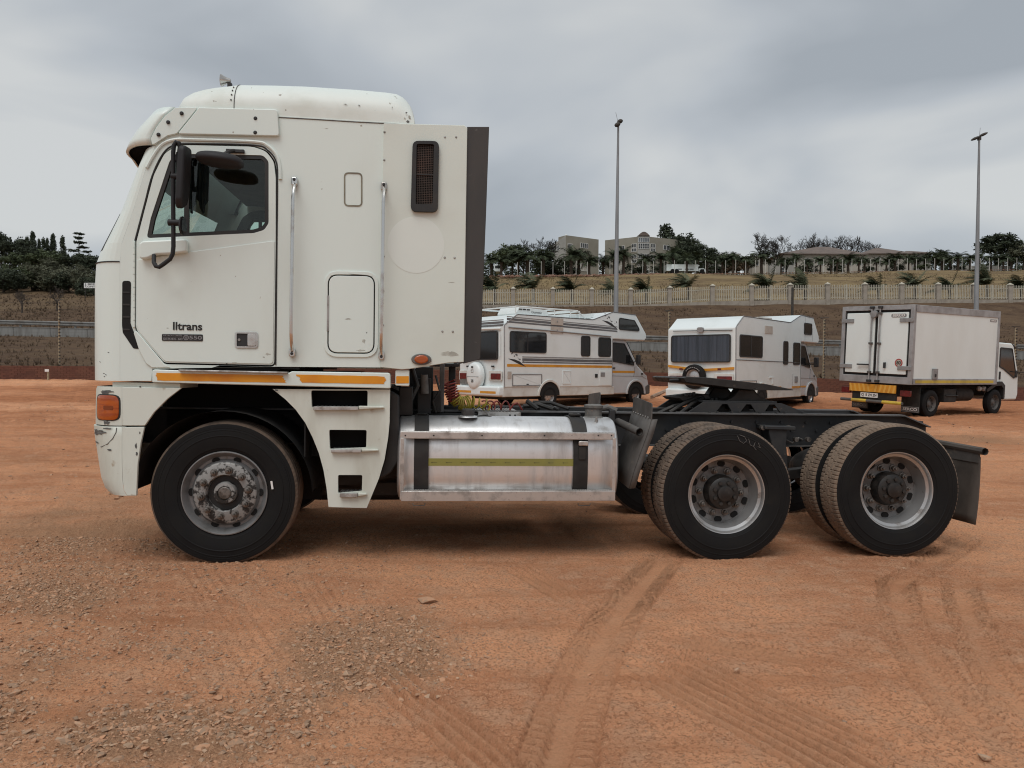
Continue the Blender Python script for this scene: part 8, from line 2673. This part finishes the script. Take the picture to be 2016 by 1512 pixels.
for (A__, D__, N__, ln, ss) in ((aL, dL, nL, (Vector((*pL, 0)) - aL).length, ((0.86, 0.12),)), (aR, dR, nR, 12.0, ((0.0, 0.1),))):
    pass
lenL = (Vector((*pL, 0)) - aL).length
for (y0, y1) in ((479, 487), (488, 495), (501, 508), (510, 517), (531, 537)):
    z0_, z1_ = at_y(1250, y1, Yb2).z, at_y(1250, y0, Yb2).z
    bwin(b2, aL, dL, nL, lenL - 1.7, z0_, 1.5, z1_ - z0_, bars=2, cross=False)
    bwin(b2, aR, dR, nR, 0.2, z0_, 1.6, z1_ - z0_, bars=2, cross=False)
bwin(b2, aL, dL, nL, lenL - 5.2, at_y(1218, 494, Yb2 + 3).z, 1.4, 1.3, bars=1, cross=False)
bwin(b2, aR, dR, nR, 4.4, at_y(1312, 493, Yb2 + 3).z, 2.2, 1.3, bars=1, cross=False)
bwin(b2, aL, dL, nL, lenL - 5.2, at_y(1218, 535, Yb2 + 3).z, 1.2, 1.6, bars=0, cross=False, pane='wall_cream')


def hip_house(name, label, px0, px1, pyeave, pxr0, pxr1, pyridge, Y, depth, wallmat, pybase=546, roof='roof_brown'):
    h = empty(name, (0, 0, 0), label=label, cat='house')
    x0, x1 = hx(px0, Y), hx(px1, Y)
    ze, zr, zb_ = at_y((px0 + px1) / 2, pyeave, Y).z, at_y((pxr0 + pxr1) / 2, pyridge, Y).z, at_y((px0 + px1) / 2, pybase, Y).z - 1
    A, Dd, Nn = wall_box(h, (x0 + 0.8, Y + 0.8), (x1 - 0.8, Y + 0.8), depth - 1.6, zb_, ze + 0.1, wallmat)
    r0, r1 = hx(pxr0, Y), hx(pxr1, Y)
    ym = Y + depth / 2
    mb = MB(); mb.add([(x0, Y, ze), (x1, Y, ze), (x1, Y + depth, ze), (x0, Y + depth, ze), (r0, ym, zr), (r1, ym, zr), (x0, Y, ze - 0.25), (x1, Y, ze - 0.25), (x1, Y + depth, ze - 0.25), (x0, Y + depth, ze - 0.25)],
                      [(0, 1, 5, 4), (1, 2, 5), (2, 3, 4, 5), (3, 0, 4), (0, 6, 7, 1), (1, 7, 8, 2), (2, 8, 9, 3), (3, 9, 6, 0), (6, 9, 8, 7)])
    mb.build('roof', M_[roof], h, smooth=None)
    return h, A, Dd, Nn, ze


h1, A, Dd, Nn, ze = hip_house('brown_roof_house', 'long cream house under a wide brown hipped roof', 1532, 1706, 499, 1628, 1652, 476.5, 205, 16, 'wall_cream')
for s_ in (2.5, 6.0, 9.5, 13, 17, 20):
    bwin(h1, A, Dd, Nn, s_, ze - 3.0, 1.6, 1.7, bars=1, cross=False)
h2, A, Dd, Nn, ze = hip_house('brown_hip_house', 'smaller house with low brown hipped roof behind the palms', 1694, 1800, 498, 1745, 1750, 479.5, 208, 14, 'wall_cream')
for s_ in (3.0, 7.5): bwin(h2, A, Dd, Nn, s_, ze - 2.8, 1.5, 1.6, bars=1, cross=False)
h3, A, Dd, Nn, ze = hip_house('low_roof_house', 'low roofed outbuilding beside the second brown roof', 1780, 1838, 497, 1796, 1806, 489, 212, 9, 'wall_grey')
h4, A, Dd, Nn, ze = hip_house('pale_gable_house', 'house with a pale sloping sheet roof among dark trees', 1402, 1456, 499, 1444, 1447, 488, 214, 10, 'wall_grey', roof='roof_pale')
b3 = empty('beige_block', (0, 0, 0), label='small flat-roofed beige block with one window below the leafless pair of trees', cat='building')
Y3 = 188
A, Dd, Nn = wall_box(b3, XY(1478, Y3), XY(1509, Y3), 6, at_y(1495, 546, Y3).z - 1, at_y(1495, 503.5, Y3).z, 'wall_cream')
bwin(b3, A, Dd, Nn, 0.5, at_y(1485, 523, Y3).z, 1.1, 1.3, bars=1)
b4 = empty('grey_annex', (0, 0, 0), label='grey flat annex wall left of the brown roofed house', cat='building')
A, Dd, Nn = wall_box(b4, XY(1512, 194), XY(1560, 194), 6, at_y(1530, 546, 194).z - 1, at_y(1530, 517, 194).z, 'wall_grey')
bwin(b4, A, Dd, Nn, 3.0, at_y(1540, 540, 194).z, 1.5, 1.7)
b5 = empty('garden_wall', (0, 0, 0), label='grey garden wall behind the palm trunks at the right', cat='wall')
wall_box(b5, XY(1872, 204), XY(1985, 204), 0.4, at_y(1930, 548, 204).z - 1, at_y(1930, 523, 204).z, 'wall_grey')
b6 = empty('low_garden_wall', (0, 0, 0), label='cream low wall under the palms before the brown roofs', cat='wall')
wall_box(b6, XY(1590, 196), XY(1700, 198), 0.4, at_y(1640, 548, 196).z - 1, at_y(1640, 524, 196).z, 'wall_cream')

# ---------------------------------------------------------------- vehicles on the hill
Yv = 152 / (1 - 0.3 * 0.225) + 3
xl = hx(1310, Yv)
zv = tz_(hx(1345, Yv), Yv)
lk = Yv / FPX
lr = empty('white_lorry', (xl, Yv, at_y(1345, 538, Yv).z), label='white box lorry parked on the hill below the dark trees', cat='truck')
part(MB().box(0, 62 * lk, 0, 2.4, 0.5 * 1, 17.5 * lk), 'cargo_box', 'box_white', lr)
part(MB().prism(rpoly([(63 * lk, 0.4), (78 * lk, 0.4), (78 * lk, 5 * lk), (74 * lk, 10 * lk), (63 * lk, 10 * lk)], 0.2, 3), 0.1, 2.3), 'cab', 'box_white', lr)
part(MB().box(70 * lk, 74.5 * lk, 0.08, 0.12, 5.5 * lk, 8.5 * lk), 'cab_window', 'pane_dark', lr)
part(MB().prism(rpoly([(62 * lk, 13.5 * lk), (65 * lk, 14.5 * lk), (65 * lk, 16.5 * lk), (62 * lk, 17 * lk)], 0.1, 2), 0.2, 2.2), 'fridge_unit', 'box_white', lr)
o = inst('side_lettering', text_mesh('DELIVERY LINE', 1.0, M_['stripe_grey'], bold=True, width=3.2), lr, (38 * lk, -0.01, 8.5 * lk))
bpy.data.objects.remove(o, do_unlink=True)
for x0 in (22, 36, 45): part(MB().box(x0 * lk, (x0 + 8) * lk, -0.012, 0.01, 7 * lk, 9 * lk), 'side_print', 'stripe_grey', lr)
for x0 in (12, 20, 70):
    part(MB().lathe([(0, -0.02), (0.25, -0.02), (0.5, 0.0), (0.5, 0.25)], (x0 * lk, 0, 0.45), 16), 'wheel', 'tyre_side', lr)
Yk = 158
xk = hx(971, Yk)
kb = empty('minibus', (xk, Yk, at_y(978, 537.5, Yk).z), label='small white minibus at the left end of the bank top', cat='van')
part(MB().prism(rpoly([(0, 0.3), (1.55, 0.3), (1.55, 1.0), (1.35, 1.75), (0.15, 1.8), (0, 1.5)], 0.12, 3), 0, 3.8), 'body', 'box_white', kb, bevel=0.08)
part(MB().box(0.2, 1.35, -0.02, 0.02, 0.95, 1.45), 'windscreen', 'pane_dark', kb)
for x0 in (0.25, 1.3): part(MB().box(x0 - 0.12, x0 + 0.12, 0.1, 0.6, -0.05, 0.5), 'wheel', 'tyre_side', kb, bevel=0.05)
